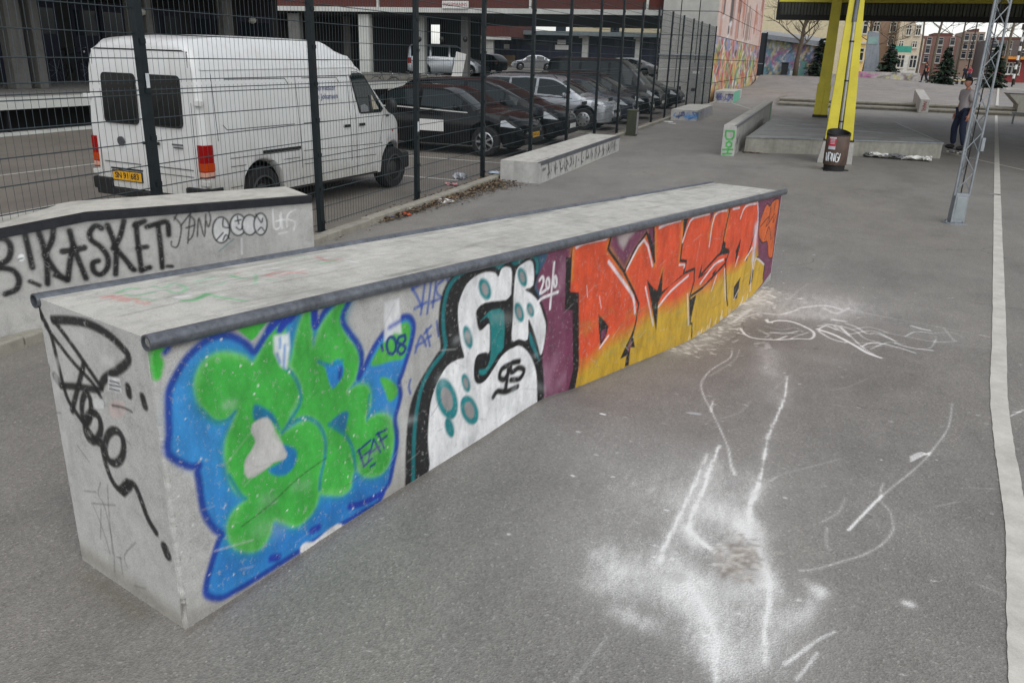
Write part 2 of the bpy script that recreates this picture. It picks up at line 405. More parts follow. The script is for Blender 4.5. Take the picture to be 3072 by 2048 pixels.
# powder clouds: wide soft veils first, then denser drifts
for pts, gw, a in [([(250, 900), (420, 860), (600, 760)], .34, .20), ([(450, 1100), (700, 1150), (900, 1180)], .30, .26), ([(200, 540), (480, 700), (700, 640)], .34, .13), ([(760, 1350), (950, 1420)], .26, .22), ([(820, 760), (900, 650)], .2, .2), ([(1150, 1250), (1100, 1400)], .22, .16), ([(700, 500), (480, 620)], .3, .08),
                   ([(560, 1040), (700, 960), (840, 900)], .12, .16), ([(820, 800), (900, 820), (980, 880)], .12, .36), ([(940, 860), (1000, 1000), (1030, 1120)], .07, .5), ([(300, 1130), (360, 1060), (330, 1000)], .09, .30), ([(480, 1110), (640, 1150)], .12, .26),
                   ([(700, 1180), (780, 1280), (800, 1400)], .09, .34), ([(650, 1050), (760, 1120), (900, 1160)], .10, .28), ([(1150, 1300), (1230, 1240), (1290, 1150)], .045, .34), ([(1240, 1120), (1290, 1160)], .04, .3), ([(1080, 300), (1060, 180), (1080, 80)], .13, .22), ([(400, 1260), (500, 1300)], .06, .35), ([(1680, 1210), (1690, 1212)], .03, .6), ([(860, 1450), (900, 1500)], .1, .3), ([(690, 870), (720, 930)], .05, .3), ([(330, 60), (560, 200), (420, 420)], .5, .07), ([(900, 1000), (1200, 700)], .5, .07)]:
    gc.glow(smooth_path([k6(p) for p in pts], n=4), gw, CH, a)
for pts, gw, a in [([(350, 60), (600, 40), (850, 60)], .36, .33), ([(500, 120), (780, 130)], .16, .28), ([(280, 380), (330, 560)], .12, .22), ([(820, 470), (600, 440)], .13, .14), ([(1000, 30), (700, -60), (400, -100)], .5, .20), ([(1100, 200), (1700, 280)], .25, .12)]:
    gc.glow(smooth_path([k7(p) for p in pts], n=4), gw, CH, a)
chalk([(1138, 190), (1130, 280), (1092, 370), (1060, 450), (1035, 560), (1012, 670), (985, 750)], .010, .95, glow=.028, ga=.6)
chalk([(1010, 670), (970, 780), (965, 850)], .012, .6, glow=.045, ga=.5)
chalk([(838, 500), (800, 590), (770, 680), (722, 790), (690, 870)], .010, .85, glow=.028, ga=.55)
chalk([(780, 537), (720, 680), (650, 830), (600, 930), (566, 1025)], .009, .85, glow=.026, ga=.5)
chalk([(690, 870), (740, 920), (790, 960), (830, 985), (900, 960)], .012, .5, glow=.035, ga=.5)
chalk([(1000, 950), (1032, 1050), (1062, 1130), (1052, 1230), (1040, 1330), (1040, 1470)], .010, .7, glow=.034, ga=.55)
chalk([(690, 1120), (760, 1220), (800, 1310), (822, 1400), (815, 1568)], .012, .45, glow=.04, ga=.42)
for pts, a in [([(892, 75), (880, 110), (800, 160), (755, 220), (765, 280), (792, 330), (830, 410), (872, 505), (888, 590), (905, 632)], .62),
               ([(925, 70), (900, 120), (790, 190)], .35), ([(805, 300), (798, 350)], .7), ([(975, 300), (930, 350), (840, 380)], .3),
               ([(1880, 310), (1862, 420), (1800, 510), (1730, 590), (1560, 730), (1415, 880)], .55), ([(1570, 668), (1556, 740), (1602, 800), (1616, 870), (1580, 930), (1480, 990), (1280, 1050), (1200, 1062)], .5),
               ([(1400, 735), (1370, 800), (1290, 845)], .4), ([(1320, 870), (1312, 930), (1330, 970)], .4), ([(1130, 1480), (1200, 1430), (1280, 1370), (1355, 1335)], .6),
               ([(1180, 1550), (1230, 1490), (1275, 1430)], .55), ([(1060, 660), (1150, 620), (1380, 560)], .3), ([(1800, 775), (1910, 752)], .35), ([(2140, 370), (2200, 340)], .7), ([(2150, 350), (2190, 350)], .6),
               ([(1500, 200), (1390, 245), (1300, 250)], .25), ([(1960, 690), (2070, 695)], .3), ([(170, 1568), (240, 1480), (330, 1360)], .35), ([(1990, 1120), (2100, 1165)], .35)]:
    chalk(pts, .009, min(1, a * 1.25), soft=.009)
chalk([(1565, 725), (1500, 790), (1415, 880)], .014, .75)
for d in range(5): chalk([(1690, 575 - d * 6), (1740, 550 - d * 5), (1780, 530 + d * 4)], .006, .85)
for pts, wd, a in [([(110, 220), (150, 270), (230, 298), (400, 308), (550, 300), (662, 300), (682, 250), (600, 200), (500, 165), (400, 158), (330, 172), (315, 150)], .022, .9),
                   ([(400, 305), (470, 280)], .02, .8), ([(500, 300), (560, 275), (640, 250)], .015, .7), ([(300, 200), (420, 230), (540, 215), (600, 250)], .013, .5), ([(300, 260), (450, 250), (600, 270)], .02, .4),
                   ([(712, 225), (850, 272), (1000, 350), (1100, 410), (1210, 450)], .03, .9), ([(715, 200), (850, 190), (930, 240), (1060, 362), (1180, 440)], .015, .75),
                   ([(860, 230), (780, 200), (720, 225)], .02, .8), ([(840, 200), (950, 262), (1150, 240), (1330, 322)], .014, .7), ([(930, 180), (1020, 210), (1100, 260), (1180, 260), (1320, 320)], .014, .75),
                   ([(1060, 360), (1150, 330), (1320, 362), (1480, 412)], .018, .8), ([(1070, 370), (1190, 355), (1330, 370)], .01, .6), ([(1320, 335), (1450, 372), (1620, 392)], .018, .85), ([(1240, 250), (1400, 282), (1620, 322), (1800, 320)], .012, .55),
                   ([(1400, 282), (1480, 245), (1600, 255)], .012, .6), ([(1450, 200), (1540, 225), (1590, 235)], .03, .6), ([(1640, 205), (1700, 215), (1760, 290), (1800, 320)], .014, .4), ([(950, 70), (1400, 160), (2080, 290)], .012, .3),
                   ([(1620, 320), (1900, 360), (2090, 375)], .012, .3), ([(1990, 270), (2050, 285)], .014, .6), ([(830, 150), (930, 165)], .03, .6), ([(960, 60), (860, 100), (760, 60)], .03, .3), ([(1010, 330), (1280, 345)], .02, .45), ([(850, 820), (930, 832)], .01, .5)]:
    chalk(pts, wd, a, k7, soft=.009)
for pts, wd, al in [([(150, 130), (260, 100), (420, 110), (560, 70)], .02, .5), ([(560, 60), (760, 40), (900, 70)], .03, .4), ([(720, 240), (820, 300), (930, 330)], .02, .8), ([(760, 180), (880, 210), (960, 280)], .014, .7), ([(900, 200), (1010, 240), (1090, 300), (1200, 330)], .014, .7), ([(980, 230), (1120, 210), (1260, 250)], .012, .6), ([(1130, 380), (1260, 330), (1380, 340)], .014, .7),
                     ([(350, 250), (460, 260), (560, 240)], .03, .5), ([(250, 230), (330, 270), (300, 290)], .02, .5), ([(1500, 380), (1600, 370), (1640, 300)], .012, .5), ([(1600, 260), (1760, 250), (1850, 290)], .012, .45), ([(230, 340), (300, 330), (330, 370)], .05, .35), ([(60, 60), (140, 20), (260, 0)], .03, .5), ([(200, 60), (120, 120), (30, 180)], .03, .6)]:
    chalk(pts, wd, al, k7, soft=.010)
# plaster crumbs and powder spilled along the foot of the wall
for i in range(260):
    s = random.uniform(4.3, 6.5); n_ = -abs(random.gauss(0, .15)) - .01
    q = LA + LD * s + LN * n_; a = random.uniform(-1.2, 1.2); l = random.uniform(.01, .06)
    gc.stroke([(q.x, q.y), (q.x + l * math.cos(a), q.y + l * math.sin(a))], random.uniform(.006, .022), random.choice([(236, 234, 230), (222, 218, 212), (150, 146, 140)]), .007, random.uniform(.4, .95))
gc.glow([((LA + LD * s - LN * .10).x, (LA + LD * s - LN * .10).y) for s in np.linspace(4.3, 6.3, 9)], .14, (186, 183, 178), .42)
for i in range(240):                                       # small flecks of paint and stones all over
    x, y = random.uniform(-2, 2.6), random.uniform(2, 10)
    gc.dot(x, y, random.uniform(.006, .02), random.uniform(.004, .009), CH, .005, random.uniform(-.6, .3), random.uniform(.3, .8))
gc.dot(*k6((312, 360)), .022, .012, (240, 240, 240)); gc.dot(*k6((722, 357)), .05, .02, (170, 174, 178), .012, .3, .8)
for i in range(60):                                        # dark damp and oily blotches, skid marks
    x, y = random.uniform(-2.2, 2.6), random.uniform(2, 10.5); a = random.uniform(0, 3.1); l = random.uniform(.05, .6)
    gc.glow([(x, y), (x + l * math.cos(a), y + l * math.sin(a))], random.uniform(.04, .22), (74, 73, 72), random.uniform(.08, .26))
for i in range(26):
    x, y = random.uniform(-1, 2.5), random.uniform(3, 10); a = random.uniform(.9, 1.9); l = random.uniform(.4, 1.6)
    gc.stroke(smooth_path([(x, y), (x + .5 * l * math.cos(a) + random.uniform(-.06, .06), y + .5 * l * math.sin(a)), (x + l * math.cos(a), y + l * math.sin(a))], n=4), .012, random.choice([(60, 60, 60), (70, 69, 68), (176, 175, 172)]), .012, random.uniform(.15, .35))
# patched spot of crumbled tarmac
pt = smooth_path([k6(p) for p in [(908, 915), (962, 928), (1004, 968), (1020, 1055), (1018, 1108), (930, 1105), (832, 1092), (828, 985), (868, 932)]], True, 4)
gc.fill(pt, (150, 145, 140), .03, .5)
for i in range(110):
    q = k6((random.gauss(925, 55), random.gauss(1010, 55))); gc.dot(q[0], q[1], random.uniform(.01, .03), .008, random.choice([(150, 140, 130), (205, 198, 188), (120, 112, 104)]), .008, random.uniform(0, 3), .6)
pt = smooth_path([k6(p) for p in [(605, 1075), (640, 1060), (690, 1085), (660, 1118), (620, 1105)]], True, 4); gc.fill(pt, (140, 137, 133), .015, .35)
# damp mossy streak at the near foot and dirt along the base
gc.glow([(LA.x + LN.x * n_ - LD.x * .05, LA.y + LN.y * n_ - LD.y * .05) for n_ in (.62, .4, .22)], .06, (100, 94, 78), .45)
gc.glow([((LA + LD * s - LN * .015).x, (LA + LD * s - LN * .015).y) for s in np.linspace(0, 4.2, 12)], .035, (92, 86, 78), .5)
gc.to(gme)
ground = struct(link('ground', gme))

# ---------------------------------------------------------------- painted court line (bends beside the camera)
Lp = [(2986.5, 255), (2984, 420), (2981.5, 600), (2979, 800), (2976, 1000), (2970, 1167), (2979, 1300), (2996, 1434), (3014, 1568), (3018, 1735), (3021, 1936), (3025, 2100)]
Lw = .105
cen = [at_g(x, y) for x, y in Lp]; cl = smooth_path([(p.x, p.y) for p in cen], n=10); vs_, fs_ = [], []
for i in range(len(cl)):
    t = cl[min(i + 1, len(cl) - 1)] - cl[max(i - 1, 0)]; t = t / np.linalg.norm(t); nrm = np.array([-t[1], t[0]])
    for e in (0, 1):
        j = .0025 * random.uniform(-1, 1); q = cl[i] + nrm * (Lw * e + j); vs_.append((q[0], q[1], float(gz(q[0], q[1])) + .005))
    if i: fs_.append((2 * i - 2, 2 * i - 1, 2 * i + 1, 2 * i))
lm = MB(); lm.add(vs_, fs_); struct(lm.build('court_line', M_white_paint, fixn=False))
def strip(name, pts, wd, z=.006, m=M_white_paint, parent=None):
    b = MB(); p = [Vector((q[0], q[1], 0)) for q in pts]
    for p0, p1 in zip(p[:-1], p[1:]):
        d = (p1 - p0).normalized(); n = Vector((-d.y, d.x, 0)) * wd / 2
        b.add([(v.x, v.y, z) for v in (p0 - n, p1 - n, p1 + n, p0 + n)], [(0, 1, 2, 3)])
    o = b.build(name, m, parent, fixn=False)
    return o
for pp in ([(2200, 310), (2258, 328)], [(2830, 455), (2960, 485), (3072, 510)], [(2322, 342), (2345, 346)]):
    struct(strip('court_marking', [at(*p) for p in pp], .07))
# ---------------------------------------------------------------- parking lot behind the fence
pk = MB(); pk.add([(-60, -20, .004), (-5.42, -20, .004), (-5.42, 140, .004), (-60, 140, .004)], [(0, 1, 2, 3)])
parking = struct(pk.build('parking_lot', M_park, fixn=False))
for i in range(12): strip('stall_line', [(-10.6, 13.1 + 2.65 * i), (-5.75, 13.1 + 2.65 * i)], .09, .009, parent=parking)
strip('stall_line', [(-12.5, 8), (-12.0, 16.5)], .07, .009, parent=parking)
# ---------------------------------------------------------------- kerb along the fence, one stone after the other
M_kerb = concrete('kerb_concrete', (150, 146, 134))
kb = MB(); kb.box(-.07, .07, -.495, .495, -.02, .085)
kerb = struct(MB().box(-5.30, -5.16, -3, 46, -.05, .02).build('kerb', M_kerb))
k0 = None
for i in range(49):
    y = -2.5 + i
    if k0 is None: k0 = kb.build('kerb_stone', M_kerb, kerb, bevel=.012); o = k0
    else: o = k0.copy(); COL.objects.link(o)
    o.location = (-5.23 + random.uniform(-.006, .006), y, random.uniform(-.012, .006)); o.rotation_euler = (0, random.uniform(-.02, .02), random.uniform(-.006, .006))
struct(MB().add([(-5.44, -3, .012), (-5.30, -3, .012), (-5.30, 45, .012), (-5.44, 45, .012)], [(0, 1, 2, 3)]).build('fence_strip', mat('dirty_edge', (104, 92, 84), .95, var=.5, scale=4, fine=40, bmp=.6), fixn=False))
# ================================================================= the big graffiti ledge
M_conc_paint = concrete('painted_concrete', (176, 175, 171), True)
M_conc_top = concrete('worn_concrete_top', (186, 184, 176), True, .26)
M_conc = concrete('grey_concrete', (176, 174, 168))
M_conc_d = concrete('stained_concrete', (150, 148, 138))
M_steel = mat('scuffed_steel', (112, 116, 122), .40, .6, .75, 7, 40, .15)
M_steel_dk = mat('blackened_steel', (52, 54, 58), .5, .6, .5, 9, 70, .15)
M_galv = mat('galvanised_steel', (150, 156, 160), .42, .8, .3, 14, 60, .1)
M_black = mat('black_rubber', (22, 22, 23), .75, var=.3)
ZT = lambda s: 1.165 - .039 * s
ledge = thing('graffiti_ledge', 'long pale concrete skate ledge painted with green, white and orange graffiti in the foreground', 'skate ledge', LA)
Lw2l = lambda p: p - LA
# perimeter of the body, near end -> front -> far end
cols = [('e', n_, 0) for n_ in np.arange(LW, .014, -.0062)]
cols += [('c', a, 0) for a in np.linspace(0, math.pi / 2, 5)]
s_ = .016
while s_ < LLEN - .02: cols.append(('f', s_, 0)); s_ += .0052 * (1 + .28 * s_)
cols += [('d', a, 0) for a in np.linspace(0, math.pi / 2, 4)]
cols += [('g', n_, 0) for n_ in np.linspace(.02, LW, 5)]
zr = np.concatenate([[-.35, -.15], np.linspace(-.1, 1, 196)])
PS, PN, KEY = [], [], []
for k, v, _ in cols:
    if k == 'e': PS.append(0.); PN.append(v)
    elif k == 'c': PS.append(.014 - .014 * math.cos(v)); PN.append(.014 - .014 * math.sin(v))
    elif k == 'f': PS.append(v); PN.append(0.)
    elif k == 'd': PS.append(LLEN - .014 + .014 * math.sin(v)); PN.append(.014 - .014 * math.cos(v))
    else: PS.append(LLEN); PN.append(v)
    KEY.append(k)
PS, PN = np.array(PS), np.array(PN)
topz = np.array([ZT(s) for s in PS])
ZZ = np.where(zr[None, :] < 0, zr[None, :], zr[None, :] * topz[:, None])
# nicks along the near corner and at the upper rim
rs = np.random.default_rng(3); corner = np.array([k == 'c' for k in KEY]); nick = np.zeros(len(zr))
for _ in range(60):
    c_ = rs.uniform(0, 1) ** 1.6; nick += rs.uniform(.0003, .0018) * np.exp(-((zr - c_) / rs.uniform(.004, .02)) ** 2)
nick = np.minimum(nick, .009) * (1 + 5 * np.exp(-(zr / .10) ** 2))
DS = PS[:, None] + np.where(corner[:, None], nick[None, :], 0); DN = PN[:, None] + np.where(corner[:, None], nick[None, :] * .8, 0)
P = np.stack([DS * LD.x + DN * LN.x, DS * LD.y + DN * LN.y, ZZ], 2)
bme = grid_mesh('body', P); bme.materials.append(M_conc_paint)
fr = np.array([k in 'cf' for k in KEY]); idx_f = np.repeat(fr, len(zr)); en = np.array([k in 'e' for k in KEY]); idx_e = np.repeat(en, len(zr))
SSf = np.repeat(PS, len(zr)); NNf = np.repeat(PN, len(zr)); ZZf = ZZ.ravel()
cf = Canvas(SSf[idx_f], ZZf[idx_f]); ce = Canvas(NNf[idx_e], ZZf[idx_e])
def face(px, py):                                        # photo pixel -> (s, z) on the painted side
    q = on_plane(px, py, LA, LN); return ((q - LA).dot(LD), q.z)
def endf(px, py):
    q = on_plane(px, py, LA, LD); return ((q - LA).dot(LN), q.z)
k3 = lambda p: face(400 + .6378 * p[0], 850 + .6378 * p[1])
k4 = lambda p: face(1150 + .4783 * p[0], 700 + .4783 * p[1])
k5 = lambda p: face(1650 + .4209 * p[0], 540 + .4209 * p[1])
k2 = lambda p: endf(.7014 * p[0], 850 + .7014 * p[1])
def RIM(pts):
    q = smooth_path([k3(p) for p in pts], True, 3); q = np.vstack([q, q[:1]]); cf.glow(q, .03, (20, 132, 160), .75)
def RIM2(pts):
    q = smooth_path([k3(p) for p in pts], True, 3); c = q.mean(0); q = np.vstack([q, q[:1]]); cf.glow(q, .012, (112, 196, 104), .5)
def F(k, pts, col, soft=.004, alpha=1., sm=4, erase=False, cv=None):
    (cv or cf).fill(smooth_path([k(p) for p in pts], True, sm) if sm else [k(p) for p in pts], col, soft, alpha, erase)
def S(k, pts, wd, col, soft=.004, alpha=1., sm=5, closed=False, cv=None):
    q = [k(p) for p in pts]
    if sm: q = smooth_path(q, closed, sm)
    if closed: q = np.vstack([q, q[:1]])
    (cv or cf).stroke(q, wd, col, soft, alpha)
# grime along the foot and under the pipe
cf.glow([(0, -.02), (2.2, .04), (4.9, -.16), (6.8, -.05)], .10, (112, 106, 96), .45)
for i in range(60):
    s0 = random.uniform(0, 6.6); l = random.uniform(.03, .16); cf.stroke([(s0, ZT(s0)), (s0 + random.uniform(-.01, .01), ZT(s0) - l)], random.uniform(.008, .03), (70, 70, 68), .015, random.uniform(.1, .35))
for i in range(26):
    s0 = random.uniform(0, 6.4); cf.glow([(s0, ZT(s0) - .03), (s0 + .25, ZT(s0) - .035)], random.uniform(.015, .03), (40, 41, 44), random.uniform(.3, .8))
# --- green and blue letters
BL, NV, GN, TL = (34, 128, 196), (22, 62, 150), (62, 172, 58), (22, 128, 140)
out = [(165, 520), (175, 480), (205, 420), (250, 350), (300, 300), (350, 262), (400, 243), (450, 243), (500, 262), (540, 290), (565, 318), (585, 300), (610, 262), (640, 215), (665, 175), (690, 150), (715, 128), (740, 112), (700, 200), (735, 160), (770, 105),
       (830, 85), (850, 95), (855, 195), (900, 130), (950, 80), (1035, 35), (1010, 90), (985, 150), (990, 190), (1025, 240), (1060, 290), (1075, 340), (1070, 400), (1060, 440), (1085, 395), (1110, 340), (1140, 285), (1180, 230), (1220, 190), (1270, 155),
       (1305, 160), (1320, 200), (1310, 270), (1290, 340), (1265, 420), (1250, 465), (1258, 520), (1245, 580), (1230, 640), (1240, 700), (1238, 770), (1222, 850), (1205, 930), (1180, 970), (1150, 1030), (1080, 1070), (1000, 1118), (850, 1212), (700, 1308),
       (560, 1396), (450, 1460), (400, 1478), (345, 1460), (345, 1400), (370, 1310), (400, 1210), (415, 1178), (380, 1150), (340, 1090), (320, 1020), (310, 940), (300, 880), (310, 855), (270, 860), (215, 838), (170, 805), (160, 760), (168, 700), (165, 620)]
F(k3, [(470, 190), (560, 165), (650, 140), (610, 205), (560, 265), (530, 250), (490, 215)], GN)
F(k3, [(85, 310), (110, 280), (140, 275), (150, 310), (130, 330), (145, 370), (130, 440), (100, 455), (85, 400)], GN, .008)
S(k3, [(140, 275), (160, 280), (162, 305), (150, 322)], .022, NV, .008)
F(k3, out, BL, .005, .97, 3)
F(k3, [(170, 640), (190, 480), (280, 360), (420, 290), (560, 360), (480, 640), (420, 900), (330, 880), (220, 800)], (58, 150, 214), .05, .45)
F(k3, [(420, 1420), (420, 1260), (560, 1330), (900, 1150), (1180, 960), (1100, 930), (700, 1150)], (16, 96, 170), .05, .5)
G1 = [(290, 480), (300, 420), (335, 365), (390, 330), (450, 325), (520, 345), (560, 370), (590, 330), (620, 270), (660, 200), (700, 160), (715, 250), (735, 390), (770, 440), (785, 490), (770, 550), (740, 610), (715, 680), (700, 700), (740, 680), (790, 650), (840, 640),
       (880, 670), (900, 720), (905, 800), (890, 880), (880, 960), (855, 1050), (810, 1110), (760, 1140), (700, 1120), (660, 1115), (640, 1180), (610, 1230), (570, 1255), (520, 1255), (470, 1230), (445, 1180), (450, 1110), (480, 1060), (530, 1010), (480, 970),
       (450, 900), (430, 800), (440, 720), (470, 650), (482, 600), (430, 640), (390, 640), (340, 600), (305, 550)]
G2 = [(740, 400), (750, 330), (770, 230), (800, 140), (830, 100), (838, 180), (845, 300), (870, 230), (900, 170), (950, 110), (1015, 55), (995, 130), (985, 190), (1000, 240), (1040, 290), (1060, 350), (1055, 420), (1030, 470), (1010, 500), (1060, 475), (1100, 480),
       (1115, 520), (1110, 580), (1095, 640), (1140, 615), (1190, 615), (1220, 650), (1225, 730), (1210, 820), (1180, 880), (1130, 905), (1080, 900), (1050, 870), (1030, 900), (1020, 960), (980, 990), (930, 990), (880, 980), (880, 900), (895, 830), (905, 740),
       (890, 680), (850, 635), (800, 625), (745, 645), (760, 590), (785, 520), (790, 480), (765, 430)]
RIM(G1); RIM(G2)
F(k3, G1, GN, .007, .98, 3); RIM2(G1)
F(k3, G2, (62, 170, 58), .006, .98, 3); RIM2(G2)
F(k3, [(1120, 385), (1150, 310), (1200, 250), (1250, 195), (1290, 180), (1305, 220), (1290, 290), (1270, 350), (1210, 365)], (74, 172, 66), .008)
F(k3, [(1160, 445), (1200, 445), (1240, 480), (1245, 510), (1225, 545), (1200, 550), (1185, 510)], (74, 172, 66), .008)
F(k3, [(865, 365), (920, 378), (960, 355), (985, 375), (988, 420), (965, 465), (935, 490), (915, 440), (900, 390)], BL, .006)
S(k3, [(975, 400), (970, 440)], .02, NV, .01)
F(k3, [(925, 655), (980, 605), (1012, 605), (1005, 650), (990, 702), (960, 690)], (26, 110, 150), .008)
F(k3, [(568, 570), (610, 580), (660, 615), (682, 665), (690, 690), (640, 640), (570, 640)], (20, 112, 150), .008)
F(k3, [(690, 760), (740, 765), (768, 790), (760, 850), (720, 895), (670, 900), (635, 872), (700, 830)], (20, 118, 176), .008)
for p, wd in [([(700, 700), (740, 640), (785, 560), (782, 490), (750, 425), (715, 395)], .018), ([(745, 650), (810, 630), (870, 660), (902, 730), (900, 820), (882, 900), (876, 965)], .02), ([(920, 660), (990, 705), (1030, 770), (1045, 870)], .018),
              ([(480, 600), (440, 640), (380, 645), (320, 590)], .016), ([(450, 900), (500, 985), (530, 1010)], .016), ([(1110, 520), (1100, 640)], .012), ([(870, 365), (930, 380), (985, 360)], .014)]: S(k3, p, wd, TL, .006, .85)
for p in ([(300, 470), (340, 370), (430, 335), (520, 350)], [(455, 1150), (500, 1060)], [(890, 160), (870, 250)], [(1210, 660), (1215, 780)], [(1000, 970), (920, 975)], [(560, 1230), (470, 1200)]): S(k3, p, .012, (120, 196, 110), .02, .5)
S(k3, out, .030, NV, .008, .97, 3, True)
for p in ([(640, 215), (720, 140), (690, 215)], [(735, 165), (790, 105)], [(855, 195), (850, 110)], [(1020, 1045), (1080, 1030), (1170, 985)], [(840, 1160), (870, 1145)], [(650, 1290), (680, 1285)]): S(k3, p, .035, (26, 58, 160), .008)
F(k3, [(560, 660), (590, 640), (630, 630), (662, 680), (650, 710), (690, 750), (722, 800), (710, 825), (660, 840), (600, 890), (540, 912), (522, 850), (535, 810), (560, 780), (577, 740), (555, 700)], GN, .005, 1, 2, True)
F(k3, [(560, 660), (630, 630), (662, 680), (722, 800), (660, 840), (540, 912), (525, 850), (575, 740)], (196, 194, 190), .006, .8, 2)
F(k3, [(660, 245), (732, 234), (736, 300), (722, 400), (692, 388), (660, 320)], (214, 218, 222), .008, .92, 0)
for p in ([(690, 255), (690, 300)], [(712, 290), (708, 390)], [(676, 330), (690, 370)]): S(k3, p, .012, (36, 112, 190), .006, .7)
F(k3, [(1180, 86), (1250, 70), (1262, 235), (1228, 232), (1205, 258), (1180, 272)], (208, 209, 210), .008, .9, 0)
S(k3, [(1205, 205), (1255, 175)], .02, (30, 66, 160), .01, .8)
for p in ([(1168, 290), (1173, 312)], ell(1214, 290, 22, 40) + [(1236, 290)], [(1277, 242), (1250, 252), (1244, 276), (1268, 288), (1280, 305), (1262, 330), (1243, 318), (1252, 292), (1278, 268), (1277, 242)]): S(k3, p, .017, (20, 54, 120), .004)
for p in ([(1060, 780), (1085, 857)], [(1054, 788), (1116, 735)], [(1070, 818), (1110, 785)], [(1085, 857), (1122, 822)], [(1105, 830), (1130, 730), (1162, 790)], [(1108, 798), (1157, 765)], [(1150, 700), (1180, 772)], [(1143, 708), (1192, 683)], [(1162, 738), (1192, 715)], [(1116, 858), (1137, 845)]): S(k3, p, .012, (18, 46, 120), .004, 1, 0)
S(k3, [(510, 1140), (640, 1040), (780, 910), (905, 820)], .006, (30, 70, 30), .003, .7)
for i in range(60):
    q = k3((random.uniform(180, 1200), random.uniform(260, 1400))); cf.dot(q[0], q[1], random.uniform(.002, .005), random.uniform(.002, .005), (226, 228, 226), .003)
F(k3, [(785, 1240), (810, 1215), (850, 1212), (905, 1165), (960, 1128), (985, 1140), (940, 1180), (880, 1205), (800, 1270)], (226, 224, 218), .006, .9, 2)
# --- blue scrawls between
for p in ([(180, 340), (215, 400), (240, 460)], [(180, 350), (238, 308)], [(262, 300), (235, 505)], [(195, 470), (270, 430)], [(300, 300), (275, 500)], [(375, 290), (335, 330), (340, 380), (365, 400), (300, 430)], [(330, 300), (310, 460)], [(200, 745), (235, 640), (268, 702)], [(205, 705), (262, 672)], [(270, 600), (292, 702)], [(258, 625), (300, 578)], [(272, 655), (298, 640)], [(335, 550), (345, 640)], [(170, 915), (160, 960), (170, 1000)], [(395, 250), (405, 300)]): S(k4, p, .015, (40, 78, 160), .006, .85, 3)
# --- purple ground, white letters with black shadow
PU = (112, 50, 80)
F(k4, [(955, 118), (1190, 62), (1340, 40), (1240, 500), (1200, 960), (1160, 1040), (985, 1085), (960, 700)], PU, .006, .97, 0)
for p, a in (([(1080, 780), (1040, 920), (1050, 985)], .3), ([(1130, 200), (1110, 330)], .35), ([(1100, 940), (1150, 880)], .35), ([(1010, 860), (1000, 980)], .6)): cf.glow([k4(q) for q in p], .05, (168, 130, 150), a)
F(k4, [(958, 110), (1030, 92), (1022, 160), (980, 240), (960, 330), (990, 390), (940, 420), (940, 200)], (44, 92, 118), .008, .95, 2)
blk = [(138, 1520), (140, 1350), (150, 1200), (170, 1070), (210, 960), (260, 870), (330, 760), (358, 710), (345, 600), (348, 500), (362, 400), (392, 320), (440, 250), (470, 225), (600, 180), (700, 160), (760, 140), (800, 135), (830, 165), (880, 128), (930, 112), (968, 140), (978, 235), (950, 330), (975, 390),
       (1012, 480), (1030, 570), (1010, 680), (998, 780), (1005, 880), (1000, 1060), (900, 1130), (700, 1260), (500, 1390), (300, 1510), (150, 1600)]
F(k4, blk, (19, 20, 23), .007, .98, 3)
S(k4, [(186, 1590), (192, 1300), (208, 1120), (242, 960), (302, 840), (386, 722), (378, 600), (378, 480), (402, 360), (452, 280), (522, 228), (620, 190), (700, 192), (730, 205), (790, 150), (830, 182), (900, 135), (945, 140), (965, 180), (965, 240)], .028, (20, 112, 116), .005)
WH = (226, 226, 226)
F(k4, [(292, 1440), (280, 1300), (285, 1180), (300, 1050), (340, 930), (400, 830), (470, 787), (508, 775), (490, 700), (475, 600), (468, 480), (485, 400), (525, 315), (590, 260), (650, 240), (700, 245), (722, 270), (742, 220), (780, 208), (806, 240), (800, 400), (800, 660), (800, 720), (850, 700), (910, 730), (950, 810),
       (965, 900), (968, 1080), (900, 1130), (700, 1260), (500, 1390), (300, 1505)], WH, .004, 1, 3)
F(k4, [(585, 480), (640, 432), (770, 415), (806, 395), (806, 665), (860, 655), (920, 680), (960, 740), (985, 830), (1000, 1060), (968, 1085), (962, 900), (942, 810), (905, 740), (850, 700), (800, 720), (740, 770), (690, 850), (640, 920), (595, 942), (570, 910), (570, 820), (590, 760), (640, 742), (664, 740), (668, 610), (660, 565), (620, 602), (598, 600), (585, 540)], (18, 19, 22), .004, 1, 3)
F(k4, [(608, 552), (660, 490), (700, 475), (756, 490), (756, 705), (722, 750), (690, 810), (640, 880), (605, 882), (600, 852), (640, 845), (668, 790), (674, 700), (670, 560), (650, 520)], (20, 124, 124), .005, 1, 2)
F(k4, [(835, 230), (880, 185), (920, 168), (942, 200), (940, 322), (890, 350), (932, 380), (975, 430), (1000, 500), (1020, 580), (1008, 690), (988, 760), (962, 700), (932, 600), (910, 540), (905, 662), (850, 660), (806, 665), (815, 500), (820, 350)], WH, .004, 1, 3)
F(k4, [(918, 615), (950, 690), (980, 800), (942, 735), (918, 680)], (24, 118, 124), .005, 1, 2)
S(k4, [(912, 545), (935, 600), (965, 700), (985, 790)], .012, (18, 18, 20))
